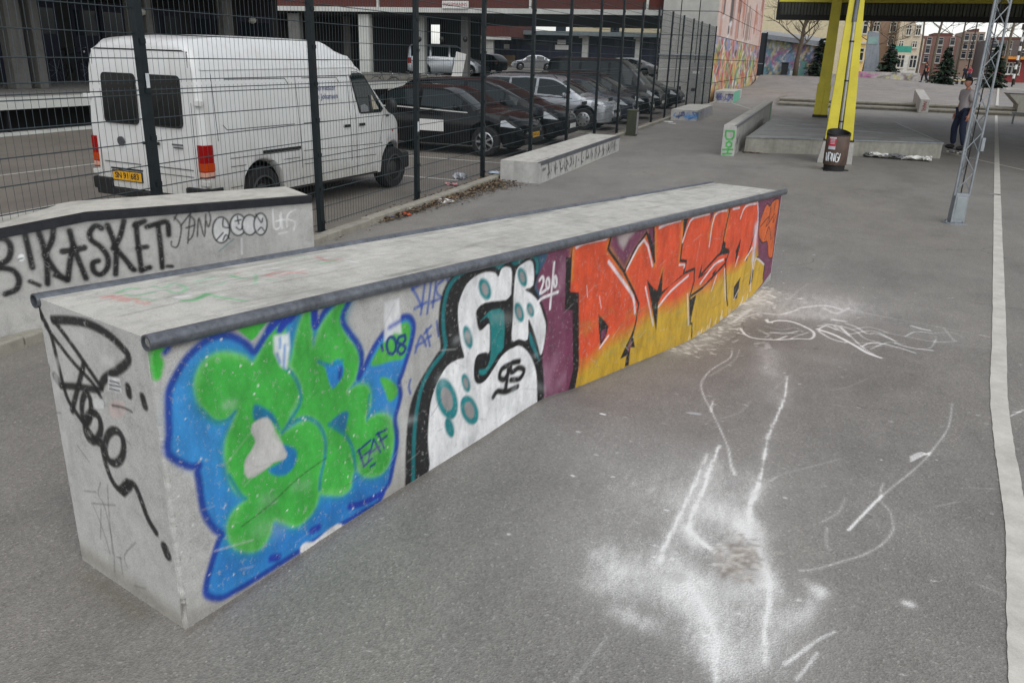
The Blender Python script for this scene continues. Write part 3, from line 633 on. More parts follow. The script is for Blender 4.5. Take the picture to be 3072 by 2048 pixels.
for x, y, rx, ry in [(637, 347, 38, 68), (872, 272, 28, 60), (852, 493, 28, 62), (923, 477, 22, 44), (530, 648, 28, 72), (398, 1035, 66, 128), (518, 935, 26, 58), (540, 1105, 55, 92), (415, 1215, 28, 62)]:
    F(k4, [(x + rx * math.cos(t) + ry * .18 * -math.sin(t) * -1, y + ry * math.sin(t)) for t in np.linspace(0, 6.283, 14, endpoint=False)], (22, 128, 132), .008)
    if x != 415: F(k4, [(x + rx * .55 * math.cos(t) + ry * .1 * math.sin(t), y + ry * .58 * math.sin(t)) for t in np.linspace(0, 6.283, 12, endpoint=False)], (146, 143, 142), .006)
for p in ([(786, 822), (742, 850), (730, 900), (760, 912), (786, 862), (788, 822), (778, 900), (765, 982)], [(852, 800), (802, 815), (804, 868), (850, 840), (882, 858), (855, 908), (800, 916)], [(690, 1022), (716, 988), (770, 990), (842, 958)]): S(k4, p, .036, (20, 20, 22), .007, 1, 4)
for p in ([(980, 292), (998, 270), (1005, 302), (984, 372), (1022, 350)], ell(1032, 312, 10, 32) + [(1042, 312)], [(1072, 182), (1058, 330), (1045, 470)], ell(1078, 300, 9, 32) + [(1087, 300)], [(970, 432), (1000, 402), (1095, 365)]): S(k4, p, .02, (226, 222, 224), .004, 1, 3)
# --- orange and yellow letters
zsp = smooth_path([(2.7, .17), (3.2, .22), (3.9, .30), (4.6, .29), (5.3, .31), (6.0, .38), (7, .42)], n=6)
def OY(u, v):
    t = np.clip((v - np.interp(u, zsp[:, 0], zsp[:, 1]) + .07 + .02 * np.sin(u * 9)) / .14, 0, 1)[:, None]
    return np.asarray(lin((196, 158, 42))) * (1 - t) + np.asarray(lin((214, 78, 40))) * t
F(k5, [(112, 456), (160, 445), (440, 380), (740, 312), (1480, 140), (1650, 100), (1620, 560), (1580, 650), (1500, 760), (1300, 960), (1000, 1210), (560, 1380), (160, 1530), (120, 1540)], PU, .005, .97, 0)
F(k5, [(165, 448), (440, 383), (415, 480), (520, 640), (545, 610), (690, 372), (742, 560), (742, 318), (950, 268), (945, 330), (985, 258), (1150, 213), (1180, 205), (1290, 178), (1480, 146), (1485, 545), (1530, 600), (1515, 730), (1420, 850), (1300, 965), (1000, 1215), (560, 1385), (170, 1540), (205, 1320), (205, 800), (145, 795)], OY, .004, 1, 0)
YR = (206, 140, 40)
for p in ([(160, 460), (152, 700)], [(430, 400), (412, 480), (520, 650), (590, 790)], [(745, 330), (752, 470), (745, 600)], [(550, 600), (690, 385)], [(950, 275), (925, 560)], [(1145, 215), (1180, 212), (1135, 400)], [(800, 640), (790, 780)], [(1280, 190), (1240, 440)]): cf.glow([k5(q) for q in p], .03, YR, .55)
BK = (26, 22, 22)
F(k5, [(160, 448), (145, 795), (205, 800), (207, 1320), (165, 1535), (118, 1545), (165, 1350), (160, 925), (106, 922), (114, 545), (146, 552)], BK, .004, 1, 0)
F(k5, [(345, 955), (390, 1000), (417, 1040), (402, 1100), (360, 1182), (350, 1080)], BK, .004, 1, 0); F(k5, [(362, 1080), (400, 1050), (398, 1100), (366, 1150)], PU, .004, 1, 0)
F(k5, [(690, 705), (740, 770), (765, 785), (803, 640), (799, 790), (870, 740), (970, 660), (930, 682), (860, 745), (800, 812), (772, 870), (756, 1075), (735, 950), (712, 820)], BK, .004, 1, 0)
F(k5, [(612, 1008), (592, 1110), (606, 1190), (572, 1190), (560, 1318), (533, 1326), (545, 1250), (500, 1272), (540, 1180), (575, 1110)], BK, .004, 1, 0); F(k5, [(575, 1120), (580, 1180), (555, 1230), (555, 1180)], PU, .003, 1, 0)
F(k5, [(700, 385), (745, 330), (748, 590)], BK, .004, 1, 0); F(k5, [(705, 365), (742, 325), (740, 470)], PU, .004, 1, 0)
F(k5, [(955, 268), (988, 260), (945, 430)], BK, .004, 1, 0); F(k5, [(1148, 214), (1180, 206), (1140, 300)], PU, .004, 1, 0)
F(k5, [(1087, 580), (1058, 690), (1180, 610), (1120, 655), (1075, 690)], BK, .004, 1, 0); F(k5, [(998, 850), (1042, 815), (1000, 1010)], BK, .004, 1, 0)
F(k5, [(1238, 430), (1252, 445), (1250, 480), (1280, 490), (1260, 512), (1205, 530), (1225, 480)], BK, .004, 1, 0); F(k5, [(1360, 415), (1352, 480), (1320, 598), (1325, 500)], BK, .004, 1, 0)
F(k5, [(1310, 760), (1358, 688), (1332, 840), (1308, 846)], BK, .004, 1, 0); F(k5, [(1440, 620), (1450, 640), (1440, 720), (1415, 750)], BK, .004, 1, 0); F(k5, [(1188, 630), (1150, 720), (1160, 660)], BK, .004, 1, 0)
for p in ([(440, 383), (414, 490), (520, 640), (600, 800), (632, 880), (612, 1010), (590, 1100)], [(530, 650), (600, 500), (690, 372), (745, 580)], [(945, 440), (928, 572), (972, 576), (952, 662), (1030, 630), (1026, 720), (996, 830), (1000, 1020), (1012, 1022), (1010, 1112)], [(996, 830), (1090, 762), (1250, 590), (1276, 508), (1200, 532), (1130, 610), (1062, 690)],
          [(1288, 180), (1250, 350), (1226, 480)], [(1250, 560), (1258, 830), (1266, 890)], [(1465, 350), (1430, 470), (1398, 568)], [(1478, 548), (1530, 600), (1518, 700)], [(740, 318), (742, 400)]): S(k5, p, .024, BK, .004, 1, 0)
for p, wd in [([(190, 470), (250, 440), (405, 408)], .032), ([(418, 580), (520, 720), (592, 832), (605, 942)], .026), ([(548, 632), (670, 425), (730, 610)], .02), ([(780, 337), (850, 305), (932, 285)], .022), ([(945, 440), (1000, 290), (1060, 257), (1137, 238)], .02), ([(1135, 470), (1175, 250), (1262, 213)], .02), ([(1305, 205), (1352, 195)], .018), ([(1358, 270), (1395, 185), (1472, 165)], .02),
              ([(772, 900), (860, 790), (985, 680)], .02), ([(1070, 737), (1170, 602), (1236, 565)], .02), ([(680, 760), (705, 880), (735, 1030)], .017), ([(980, 810), (986, 1028)], .018), ([(1150, 787), (1187, 680)], .017), ([(1245, 630), (1250, 850)], .016), ([(1390, 567), (1442, 480)], .02), ([(1450, 632), (1470, 556), (1526, 600)], .018), ([(355, 1192), (416, 1108)], .016),
              ([(1320, 612), (1342, 545)], .014), ([(1310, 850), (1342, 782)], .014), ([(920, 602), (960, 602), (955, 622)], .016), ([(262, 750), (268, 830)], .006), ([(352, 825), (365, 910)], .006), ([(1480, 150), (1482, 300), (1445, 600), (1425, 790)], .018)]: S(k5, p, wd, (226, 214, 216), .005, .96, 3)
cf.glow([k5((1468, 330)), k5((1462, 440)), k5((1448, 560))], .045, (224, 216, 226), .8)
F(k5, [(478, 392), (610, 355), (560, 420), (522, 490)], (176, 168, 164), .02, .75, 2)
OR2 = (206, 96, 40)
F(k5, [(1496, 300), (1530, 200), (1552, 165), (1565, 185), (1590, 148), (1632, 132), (1626, 220), (1606, 330), (1597, 450), (1584, 545), (1556, 545), (1548, 440), (1515, 445), (1488, 395)], OR2, .005, 1, 3)
S(k5, [(1496, 300), (1530, 200), (1552, 165), (1565, 185), (1590, 148), (1632, 132), (1626, 220), (1606, 330), (1597, 450), (1584, 545), (1556, 545), (1548, 440), (1515, 445), (1488, 395)], .014, (50, 22, 30), .004, 1, 3, True)
for p in ([(1500, 330), (1560, 260), (1540, 330), (1600, 240)], [(1530, 420), (1560, 330), (1575, 420)], [(1575, 180), (1560, 300)], [(1605, 160), (1590, 300), (1610, 250)]): S(k5, p, .012, (50, 22, 30), .004, 1, 3)
for i in range(70):
    q = k5((random.uniform(200, 1300), random.uniform(900, 1320))); cf.glow([q, (q[0] + random.uniform(.02, .12), q[1] + random.uniform(-.02, .02))], .02, random.choice([(150, 140, 60), (120, 140, 90), (190, 150, 60)]), .18)
for i in range(26):                                          # plaster splashed on the foot
    s0 = random.uniform(4.7, 6.1); z0 = float(np.interp(s0, _bs[:, 0], _bs[:, 1])); cf.stroke([(s0, z0 - .02), (s0 + random.uniform(-.06, .1), z0 + random.uniform(.0, .09))], random.uniform(.006, .02), (222, 218, 208), .008, .85)
for i in range(130):                                         # pale scuffs and wheel scrapes over the paint
    s0, z0 = random.uniform(.1, 6.4), random.uniform(.05, 1.0); l = random.uniform(.03, .22); a = random.gauss(0, .5)
    cf.stroke([(s0, z0), (s0 + l * math.cos(a), z0 + l * math.sin(a))], random.uniform(.002, .007), random.choice([(206, 206, 202), (190, 190, 186), (70, 70, 70), (40, 40, 42)]), .004, random.uniform(.15, .5))
for i in range(16):
    s0, z0 = random.uniform(.2, 2.4), random.uniform(.1, .9); cf.glow([(s0, z0), (s0 + random.uniform(.02, .15), z0 + random.uniform(-.08, .08))], random.uniform(.02, .05), (200, 206, 204), random.uniform(.12, .3))
# --- black tag on the near end
TB = (18, 18, 19)
for p, wd in [([(165, 115), (215, 210), (250, 350), (285, 480), (320, 542), (370, 612), (420, 682)], .017), ([(195, 180), (300, 320), (400, 430), (442, 512)], .014), ([(225, 155), (300, 157), (380, 172), (460, 215), (520, 270), (550, 312), (530, 352), (450, 405), (432, 440)], .022), ([(232, 160), (300, 250), (370, 350), (432, 442)], .016),
              ([(258, 435), (330, 440), (422, 455)], .018), ([(308, 542), (332, 450), (358, 345)], .018), (ell(370, 532, 20, 62) + [(390, 532)], .02), (ell(398, 612, 34, 60) + [(432, 612)], .022), (ell(490, 697, 40, 70) + [(530, 697)], .022), ([(432, 670), (450, 760), (480, 842), (520, 885), (548, 856), (576, 862), (602, 920), (632, 1002), (667, 1062)], .02),
              ([(198, 345), (202, 358)], .024), ([(238, 400), (246, 412)], .028), ([(548, 445), (552, 472)], .024), ([(610, 485), (620, 522)], .022), ([(705, 1128), (716, 1158)], .03), ([(165, 110), (178, 140)], .024), ([(525, 885), (550, 858)], .03)]: S(k2, p, wd * 1.75, TB, .006, .97, 4, cv=ce)
for p in ([(430, 850), (420, 900), (450, 960), (485, 1130), (490, 1235)], [(460, 860), (465, 960), (482, 1150)], [(390, 938), (492, 946)], [(400, 950), (440, 1050), (470, 1150)], [(432, 960), (430, 1090)], [(515, 1170), (525, 1240)], [(580, 1105), (532, 1160), (545, 1212)], [(360, 885), (410, 890)], [(200, 548), (260, 552)], [(500, 620), (560, 690)], [(330, 690), (380, 760)], [(165, 600), (186, 606)], [(520, 1172), (500, 1168)], [(575, 1290), (620, 1302)]): S(k2, p, .006, (60, 60, 62), .005, .6, 3, cv=ce)
for x, y, w_, h_ in ((150, 190, 25, 40), (330, 220, 30, 30), (240, 400, 12, 90), (280, 680, 14, 50), (460, 330, 30, 26)): F(k2, [(x - w_, y - h_), (x + w_, y - h_ + 8), (x + w_, y + h_), (x - w_, y + h_ - 6)], (206, 206, 202), .012, .5, 0, cv=ce)
F(k2, [(462, 395), (512, 405), (520, 465), (462, 455)], (220, 220, 220), .004, .9, 0, cv=ce)
for p in ([(470, 415), (510, 425)], [(468, 432), (515, 440)], [(468, 448), (512, 458)]): S(k2, p, .008, (40, 40, 42), .003, .9, 0, cv=ce)
F(k2, [(472, 505), (520, 500), (540, 545), (510, 572), (470, 560)], (196, 176, 170), .006, .7, 2, cv=ce); S(k2, [(480, 520), (530, 530), (565, 548)], .01, TB, .004, .8, cv=ce)
F(k2, [(398, 490), (440, 495), (445, 530), (405, 530)], (214, 214, 212), .005, .85, 2, cv=ce)
ce.glow([(0, 0), (.75, .02)], .05, (120, 112, 92), .5)
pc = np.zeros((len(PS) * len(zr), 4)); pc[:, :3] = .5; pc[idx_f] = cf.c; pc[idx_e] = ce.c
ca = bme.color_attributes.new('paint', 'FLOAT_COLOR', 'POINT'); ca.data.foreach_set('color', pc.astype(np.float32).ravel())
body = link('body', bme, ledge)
# top slab with faint scribbles
ts = []; s_ = 0.
while s_ < LLEN: ts.append(s_); s_ += .012 * (1 + .2 * s_)
ts = np.array(ts + [LLEN]); tn = np.linspace(0, LW, 80); A_, B_ = np.meshgrid(ts, tn, indexing='ij')
rag = .004 * np.sin(A_ * 13) * (B_ < .03)
P = np.stack([A_ * LD.x + B_ * LN.x, A_ * LD.y + B_ * LN.y, ZT(A_) + 0 * B_], 2); tme = grid_mesh('top', P); tme.materials.append(M_conc_top)
ct = Canvas(A_.ravel(), B_.ravel())
def kt(p):
    q = (400 * 0 + .4082 * p[0], 540 + .4082 * p[1]); d = at(q[0], q[1], 1.13); d = at(q[0], q[1], ZT((d - LA).dot(LD))); v = d - LA; return (v.dot(LD), v.dot(LN))
for p, c_, wd in [([(860, 830), (940, 800), (1010, 795)], (90, 178, 120), .03), ([(920, 840), (1000, 850), (1140, 820)], (90, 178, 120), .024), ([(1000, 870), (1140, 882)], (100, 186, 130), .022), ([(1120, 780), (1200, 790), (1270, 760), (1330, 770), (1370, 800), (1300, 830), (1230, 810)], (96, 180, 124), .022), ([(1350, 885), (1430, 880), (1520, 835)], (70, 178, 100), .05), ([(1520, 835), (1620, 860), (1810, 888)], (80, 180, 110), .028),
                ([(1430, 745), (1540, 720), (1580, 715)], (120, 196, 150), .02), ([(1700, 700), (1750, 715), (1800, 720)], (84, 180, 116), .03), ([(1450, 770), (1600, 770), (1660, 740)], (150, 200, 165), .016), ([(1880, 690), (1880, 760)], (90, 180, 120), .014), ([(1960, 730), (2030, 735)], (90, 180, 120), .014),
                ([(750, 860), (820, 850), (900, 850)], (206, 120, 110), .012), ([(760, 870), (830, 850), (830, 880)], (206, 110, 100), .012), ([(870, 855), (890, 890), (900, 855), (930, 895), (940, 865)], (206, 110, 100), .01), ([(960, 880), (1000, 870), (1010, 905)], (206, 110, 100), .01), ([(1040, 890), (1090, 895), (1080, 915), (1040, 905)], (206, 110, 100), .01),
                ([(1950, 700), (2060, 670), (2250, 685)], (200, 90, 84), .018), ([(1980, 710), (2100, 690)], (200, 90, 84), .012), ([(2120, 680), (2230, 665)], (200, 90, 84), .012), ([(1930, 650), (2050, 645)], (236, 236, 234), .03), ([(2040, 600), (2160, 590)], (150, 204, 170), .014), ([(1730, 690), (1760, 680)], (180, 110, 90), .012)]:
    ct.stroke(smooth_path([kt(q) for q in p], n=4), wd * .55, c_, .012, .85)
for pp, c_, w_ in [([(1300, 860), (1380, 850)], (236, 236, 234), .03), ([(720 / .4082 * 1.22, 560), (2250, 560)], (120, 186, 140), .012), ([(2330, 560), (2400, 590), (2500, 575)], (200, 100, 95), .02), ([(2350, 610), (2460, 590)], (100, 180, 130), .025), ([(2560, 590), (2620, 600)], (240, 240, 240), .02)]: ct.stroke([kt(q) for q in pp], w_, c_, .012, .6)
for i in range(420):                                       # board-slide scratches, mostly lengthwise
    s0, n0 = random.uniform(0, LLEN), random.uniform(.03, LW - .03); l = random.uniform(.05, .5); ct.stroke([(s0, n0), (s0 + l, n0 + random.gauss(0, .035))], random.uniform(.004, .012), random.choice([(110, 108, 104), (150, 146, 140), (228, 226, 220), (90, 88, 86)]), .008, random.uniform(.12, .45))
for i in range(40):
    s0, n0 = random.uniform(0, LLEN), random.choice([random.uniform(.02, .10), random.uniform(LW - .10, LW - .02)]); ct.glow([(s0, n0), (s0 + random.uniform(.1, .5), n0)], .02, (96, 94, 88), random.uniform(.2, .5))
ct.to(tme); link('top', tme, ledge)
bk = MB(); p0 = LN * LW; p1 = LD * LLEN + LN * LW
bk.add([(p0.x, p0.y, -.35), (p1.x, p1.y, -.35), (p1.x, p1.y, ZT(LLEN)), (p0.x, p0.y, ZT(0))], [(0, 1, 2, 3)]); bk.build('back_face', M_conc, ledge, fixn=False)
for off, e0, e1 in ((-.002, -.012, LLEN + .06), (LW + .002, -.012, LLEN + .02)):
    pm = MB(); r = .029; N = 24
    pts = [LD * t + LN * off + Vector((0, 0, ZT(t) - .012)) for t in np.linspace(e0, e1, N)]
    pm.tube(pts, r, 18, False)
    x = LN; y = Vector((0, 0, 1))
    for c, s_in in ((pts[0], LD), (pts[-1], -LD)):         # open, hollow pipe ends
        o_ = len(pm.v); n = 18; rings = [(r, 0), (r * .78, 0), (r * .78, .09)]
        for rr, dp in rings:
            for k in range(n): a = 2 * math.pi * k / n; pm.v.append(tuple(c + (x * math.cos(a) + y * math.sin(a)) * rr + s_in * dp))
        for q in range(2):
            for k in range(n): pm.f.append((o_ + q * n + k, o_ + q * n + (k + 1) % n, o_ + (q + 1) * n + (k + 1) % n, o_ + (q + 1) * n + k)); pm.m.append(0)
        pm.f.append(tuple(o_ + 2 * n + k for k in range(n))); pm.m.append(0)
    pm.build('coping_pipe', M_steel, ledge, smooth=50)

# ================================================================= kinked ledge behind, at the left
KZ = .9; kr = at(935, 588, KZ); kk = at(260, 640, KZ); kd = (kr - kk); kd.z = 0; kd.normalize(); kn = Vector((-kd.y, kd.x, 0))
if kn.x > 0: kn = -kn
kb_ = at(745, 572, KZ); kw = (kb_ - kr).dot(kn); kw = min(max(kw, .6), 1.0)
kL = on_plane(0, 690, kr, kn); left_s = (kL - kk).dot(kd); slope = (kL.z - KZ) / left_s
led2 = thing('kinked_ledge', 'kinked grey concrete skate ledge with black lettering at the left, in front of the van', 'skate ledge', (kr.x, kr.y, 0))
def kz(s): return KZ + min(0, (s - (kk - kr).dot(kd))) * slope
SK = np.concatenate([np.arange(-5.0, -3.3, .2), np.arange(-3.3, 0, .0085), [0.]]); RK = np.linspace(0, 1, 110)
ZK = np.array([kz(s) for s in SK]); A_, F_ = np.meshgrid(SK, RK, indexing='ij'); Zk = F_ * ZK[:, None]
P = np.stack([A_ * kd.x, A_ * kd.y, Zk], 2); kme = grid_mesh('body', P); kme.materials.append(M_conc_paint)
ck = Canvas(A_.ravel(), Zk.ravel())
def k1(p): q = on_plane(.4082 * p[0], 540 + .4082 * p[1], kr, kn); return ((q - kr).dot(kd), q.z)
BKS = (16, 16, 17)
for p in ([(-90, 420), (0, 425), (50, 440), (80, 500), (50, 590), (-90, 650)], [(-80, 650), (20, 645), (100, 665), (140, 730), (120, 800), (40, 835)], [(185, 400), (212, 520), (238, 640)], [(280, 370), (340, 560), (350, 760)], [(392, 355), (382, 440), (330, 545)], [(335, 560), (420, 680), (490, 730)], [(512, 372), (540, 480), (560, 540), (632, 720)], [(540, 480), (515, 600), (500, 730)],
          [(745, 352), (700, 335), (660, 385), (672, 440), (740, 490), (790, 560), (790, 640), (740, 692), (692, 670), (682, 610), (722, 592)], [(790, 330), (850, 500), (850, 690)], [(910, 300), (880, 420), (832, 500)], [(850, 500), (920, 580), (980, 655)], [(1000, 320), (1012, 450), (1040, 660)], [(990, 332), (1060, 300)], [(1040, 660), (1102, 640)], [(1080, 342), (1160, 318), (1228, 310), (1240, 400)], [(1160, 330), (1180, 480), (1192, 640)]):
    q = smooth_path([k1(t) for t in p], n=4); ck.glow(q, .028, BKS, .5); ck.stroke(q, .040, BKS, .007, .97)
for p, wd in [([(220, 742), (290, 772)], .032), ([(1232, 632), (1266, 632)], .03), ([(462, 522), (540, 515), (618, 495)], .05), ([(1012, 500), (1080, 488)], .04), ([(958, 640), (990, 660)], .034), ([(400, 700), (490, 735)], .03)]: S(k1, p, wd, BKS, .008, .95, 3, cv=ck)
for p in ([(1280, 270), (1330, 332), (1322, 430), (1300, 490), (1262, 482), (1260, 450)], [(1300, 250), (1280, 290)], [(1402, 240), (1330, 332)], [(1398, 250), (1380, 462)], [(1395, 260), (1430, 300), (1418, 400), (1390, 440)], [(1368, 350), (1430, 330)], [(1450, 412), (1462, 280), (1502, 412), (1512, 250)], [(1530, 215), (1548, 280), (1532, 342), (1515, 300)], [(1408, 225), (1440, 222)], [(1490, 225), (1500, 215)]): S(k1, p, .013, (26, 28, 28), .005, .92, 4, cv=ck)
for cx, cy, rx, ry in ((1625, 365, 62, 95), (1750, 328, 58, 78), (1835, 328, 55, 74), (1915, 322, 48, 80)):
    F(k1, ell(cx, cy, rx, ry), (206, 207, 206), .006, .85, 3, cv=ck); S(k1, ell(cx, cy, rx, ry), .014, (24, 32, 32), .005, .95, 3, True, cv=ck)
for p in ([(1640, 285), (1640, 340), (1690, 350)], [(1590, 440), (1640, 385)], [(1640, 440), (1660, 400), (1690, 430)], [(1745, 265), (1755, 320)], [(1730, 300), (1770, 290)], [(1735, 345), (1765, 365), (1785, 340)], [(1880, 250), (1920, 310), (1930, 280)], [(1895, 370), (1920, 345), (1940, 370)]): S(k1, p, .012, (24, 30, 30), .004, .95, 3, cv=ck)
S(k1, [(1610, 520), (1660, 480), (1720, 430)], .01, (70, 120, 116), .006, .8, cv=ck)
for p in ([(2005, 215), (2015, 350), (2060, 340), (2055, 260)], [(2065, 240), (2075, 352)], [(2030, 300), (2100, 290), (2110, 340)], [(2172, 215), (2125, 240), (2112, 282), (2168, 305), (2160, 362)], [(2050, 392), (2110, 380)], [(1775, 430), (1778, 540)]): S(k1, p, .014, (222, 222, 222), .007, .7, 3, cv=ck)
F(k1, [(130, 560), (150, 540), (178, 548), (172, 590), (140, 592)], (226, 228, 228), .006, .9, 2, cv=ck); S(k1, [(138, 580), (165, 572)], .012, BKS, .005, .8, cv=ck)
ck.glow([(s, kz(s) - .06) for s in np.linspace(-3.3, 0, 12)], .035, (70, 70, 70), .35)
ck.to(kme); link('body', kme, led2)
tk = MB(); sl = [-5, (kk - kr).dot(kd), 0]
tk.grid([[Vector((kd.x * s + kn.x * n_, kd.y * s + kn.y * n_, kz(s))) for n_ in (0, kw)] for s in sl])
tk.grid([[Vector((kn.x * n_, kn.y * n_, z)) for z in (0, KZ)] for n_ in (0, kw)]); tk.grid([[Vector((kd.x * s + kn.x * kw, kd.y * s + kn.y * kw, z)) for z in (0, kz(s))] for s in sl])
tk.build('top', concrete('pale_concrete', (190, 187, 177), False, .24), led2)
ang = MB()
for s0, s1 in zip(sl[:-1], sl[1:]):
    for (n0, n1, d0, d1) in ((-.006, .05, -.012, .006), (-.008, .0, -.055, .007)):
        c8 = [Vector((kd.x * s + kn.x * n_, kd.y * s + kn.y * n_, kz(s) + dz)) for s in (s0, s1) for n_, dz in ((n0, d0), (n1, d0), (n1, d1), (n0, d1))]
        ang.add(c8, [(0, 1, 2, 3), (7, 6, 5, 4), (0, 4, 5, 1), (1, 5, 6, 2), (2, 6, 7, 3), (3, 7, 4, 0)])
ang.build('steel_edge', M_steel_dk, led2)

# ================================================================= low blocks, hubba, manual pad
def paint_box(name, label, x0, x1, y0, y1, h, painter, res=.02, edge=None, cat='skate block', m=None, group=None):
    t = thing(name, label, cat, (x0, y0, 0), group=group); m = m or M_conc_paint
    W_, L_ = x1 - x0, y1 - y0
    a = list(np.linspace(W_, 0, 2)) if False else None
    px_ = np.concatenate([np.linspace(0, W_, max(2, int(W_ / res)))]); py_ = np.linspace(0, L_, max(2, int(L_ / (res * 1.6)))); pz_ = np.linspace(-.05, h, max(2, int(h / res)))
    # near end (y0), then right side (x1), then far end
    ring = [(x, 0.) for x in px_] + [(W_, y) for y in py_[1:]] + [(W_ - W_ * k / 3, L_) for k in (1, 2, 3)] + [(0, L_ * (1 - k / 3)) for k in (1, 2, 3)]
    RA = np.array(ring); t_ = np.concatenate([[0], np.cumsum(np.linalg.norm(np.diff(RA, axis=0), axis=1))])
    P = np.stack([np.repeat(RA[:, 0:1], len(pz_), 1), np.repeat(RA[:, 1:2], len(pz_), 1), np.repeat(pz_[None, :], len(RA), 0)], 2)
    me = grid_mesh('body', P); me.materials.append(m); cv = Canvas(np.repeat(t_, len(pz_)), np.tile(pz_, len(RA)))
    if painter: painter(cv, W_, L_)
    cv.to(me); link('body', me, t)
    tp = grid_mesh('top', np.stack([*np.meshgrid(np.linspace(0, W_, 30), np.linspace(0, L_, 90), indexing='ij'), np.full((30, 90), h)], 2)); tp.materials.append(M_conc_top)
    c2 = Canvas(*[q.ravel() for q in np.meshgrid(np.linspace(0, W_, 30), np.linspace(0, L_, 90), indexing='ij')])
    for i in range(26):
        x, y = random.uniform(.05, W_), random.uniform(0, L_); c2.stroke([(x, y), (x + random.gauss(0, .08), y + random.uniform(.1, .5))], .03, random.choice([(90, 88, 86), (140, 136, 132), (70, 70, 70)]), .03, random.uniform(.2, .55))
    c2.to(tp); link('top', tp, t)
    if edge: MB().box(W_ - .05, W_ + .006, -.006, L_, h - .004, h + .006).box(W_ + .001, W_ + .007, -.006, L_, h - .05, h - .004).build('steel_edge', M_steel, t)
    return t
def tags1(cv, W_, L_):
    x = W_ + .45
    for g in range(15):
        for k in range(3):
            x0 = x + random.uniform(-.08, .12); cv.stroke(smooth_path([(x0, random.uniform(.22, .32)), (x0 + random.uniform(-.05, .14), random.uniform(.12, .2)), (x0 + random.uniform(-.06, .14), random.uniform(.03, .12))], n=3), .034, (26, 26, 28), .010, .95)
        cv.dot(x + .17, .16, .028, .028, (40, 40, 42), .008); x += .36
    cv.stroke([(W_ + .12, .22), (W_ + .28, .23)], .05, (50, 50, 52), .012, .8)
paint_box('low_block', 'low pale concrete block with black scrawled tags, beside the fence and leaf litter', -5.12, -4.38, 13.5, 19.5, .36, tags1, .018, True, group='low concrete blocks along the fence')
def tags2(cv, W_, L_):
    for i in range(26):
        x0, z0 = random.uniform(.1, 2.6), random.uniform(.05, .3); cv.stroke(smooth_path([(x0, z0), (x0 + random.uniform(-.2, .2), random.uniform(.04, .33)), (x0 + random.uniform(-.1, .3), random.uniform(.04, .33))], n=3), random.uniform(.025, .06), random.choice([(40, 60, 120), (60, 120, 180), (24, 26, 40), (130, 140, 190)]), .012, .85)
    cv.glow([(.6, .15), (1.3, .2)], .1, (60, 140, 200), .6); cv.glow([(2.0, .2), (4.5, .2)], .12, (150, 150, 190), .4)
paint_box('low_block', 'low concrete block with blue tags on its near end, past the green bollard', -5.1, -4.15, 30.9, 35.4, .38, tags2, .02, group='low concrete blocks along the fence')
def tags3(cv, W_, L_):
    for i in range(22):
        x0 = random.uniform(.02, .9); cv.stroke(smooth_path([(x0, random.uniform(.1, .5)), (x0 + random.uniform(-.2, .2), random.uniform(.04, .5)), (x0 + .1, random.uniform(.04, .5))], n=3), .035, random.choice([(60, 80, 150), (40, 50, 90), (110, 90, 150)]), .015, .8)
    cv.fill([(1.02, 0), (4.5, 0), (4.5, .6), (1.05, .6)], (70, 176, 140), .02, .85); cv.stroke([(.6, .42), (.7, .43)], .05, (30, 26, 24), .01); cv.stroke([(.75, .44), (.95, .43)], .07, (30, 26, 24), .02)
paint_box('low_block', 'tall concrete block with a turquoise side at the foot of the mural wall', -5.35, -4.35, 45.6, 50, .6, tags3, .03, group='low concrete blocks along the fence')
# hubba ledge marked DOH
dz = .69; h0 = at(2162, 465); 
def doh(cv, W_, L_):
    W2 = W_ / 2; g = (54, 158, 66)
    for p in ([(.06, .56), (.25, .56), (.25, .44), (.22, .38), (.1, .37), (.06, .44), (.06, .56)], [(.16, .32), (.10, .29), (.10, .22), (.16, .19), (.22, .22), (.22, .29), (.16, .32)], [(.03, .13), (.26, .15)], [(.03, .03), (.24, .05)], [(.15, .04), (.15, .14)]): cv.stroke(p, .046, g, .008)
    for p in ([(W_ + .25, .40), (W_ + .8, .2)], [(W_ + .2, .25), (W_ + .9, .42)], [(W_ + .4, .48), (W_ + .5, .1)]): cv.stroke(p, .05, (44, 70, 60), .02, .85)
    cv.fill([(W_ + 12.5, .0), (W_ + 13.8, 0), (W_ + 13.8, .66), (W_ + 12.5, .66)], (84, 140, 90), .05, .7)
paint_box('hubba_ledge', 'narrow concrete ledge with green letters on its end, along the manual pad', h0.x, h0.x + .30, h0.y, h0.y + 13.8, dz, doh, .02, True, 'skate ledge')
# manual pad
pz = .36; pad = thing('manual_pad', 'wide low concrete platform with scuffed top behind the litter bin', 'platform', (0, 0, 0))
c0, c1 = at(2232, 456), at(2820, 475); c2_, c3_ = at(2690, 370, pz), at(2320, 352, pz)
q4 = [(c0.x, c0.y), (c1.x, c1.y), (c2_.x, c2_.y), (c3_.x, c3_.y)]
MB().prism(q4, lambda p: Vector((p[0], p[1], -.05)), lambda p: Vector((p[0], p[1], pz))).build('body', M_conc_d, pad, bevel=.01)
nI, nJ = 110, 150; uu, vv = np.meshgrid(np.linspace(.004, .996, nI), np.linspace(.004, .996, nJ), indexing='ij'); Q = [np.array(q) for q in q4]
PXY = ((1 - uu) * (1 - vv))[..., None] * Q[0] + (uu * (1 - vv))[..., None] * Q[1] + (uu * vv)[..., None] * Q[2] + ((1 - uu) * vv)[..., None] * Q[3]
pm_ = grid_mesh('top', np.concatenate([PXY, np.full((nI, nJ, 1), pz + .004)], 2)); pm_.materials.append(M_conc_paint); cp = Canvas(uu.ravel(), vv.ravel()); cp.fill([(0, 0), (1, 0), (1, 1), (0, 1)], (116, 118, 118), .01, .55)
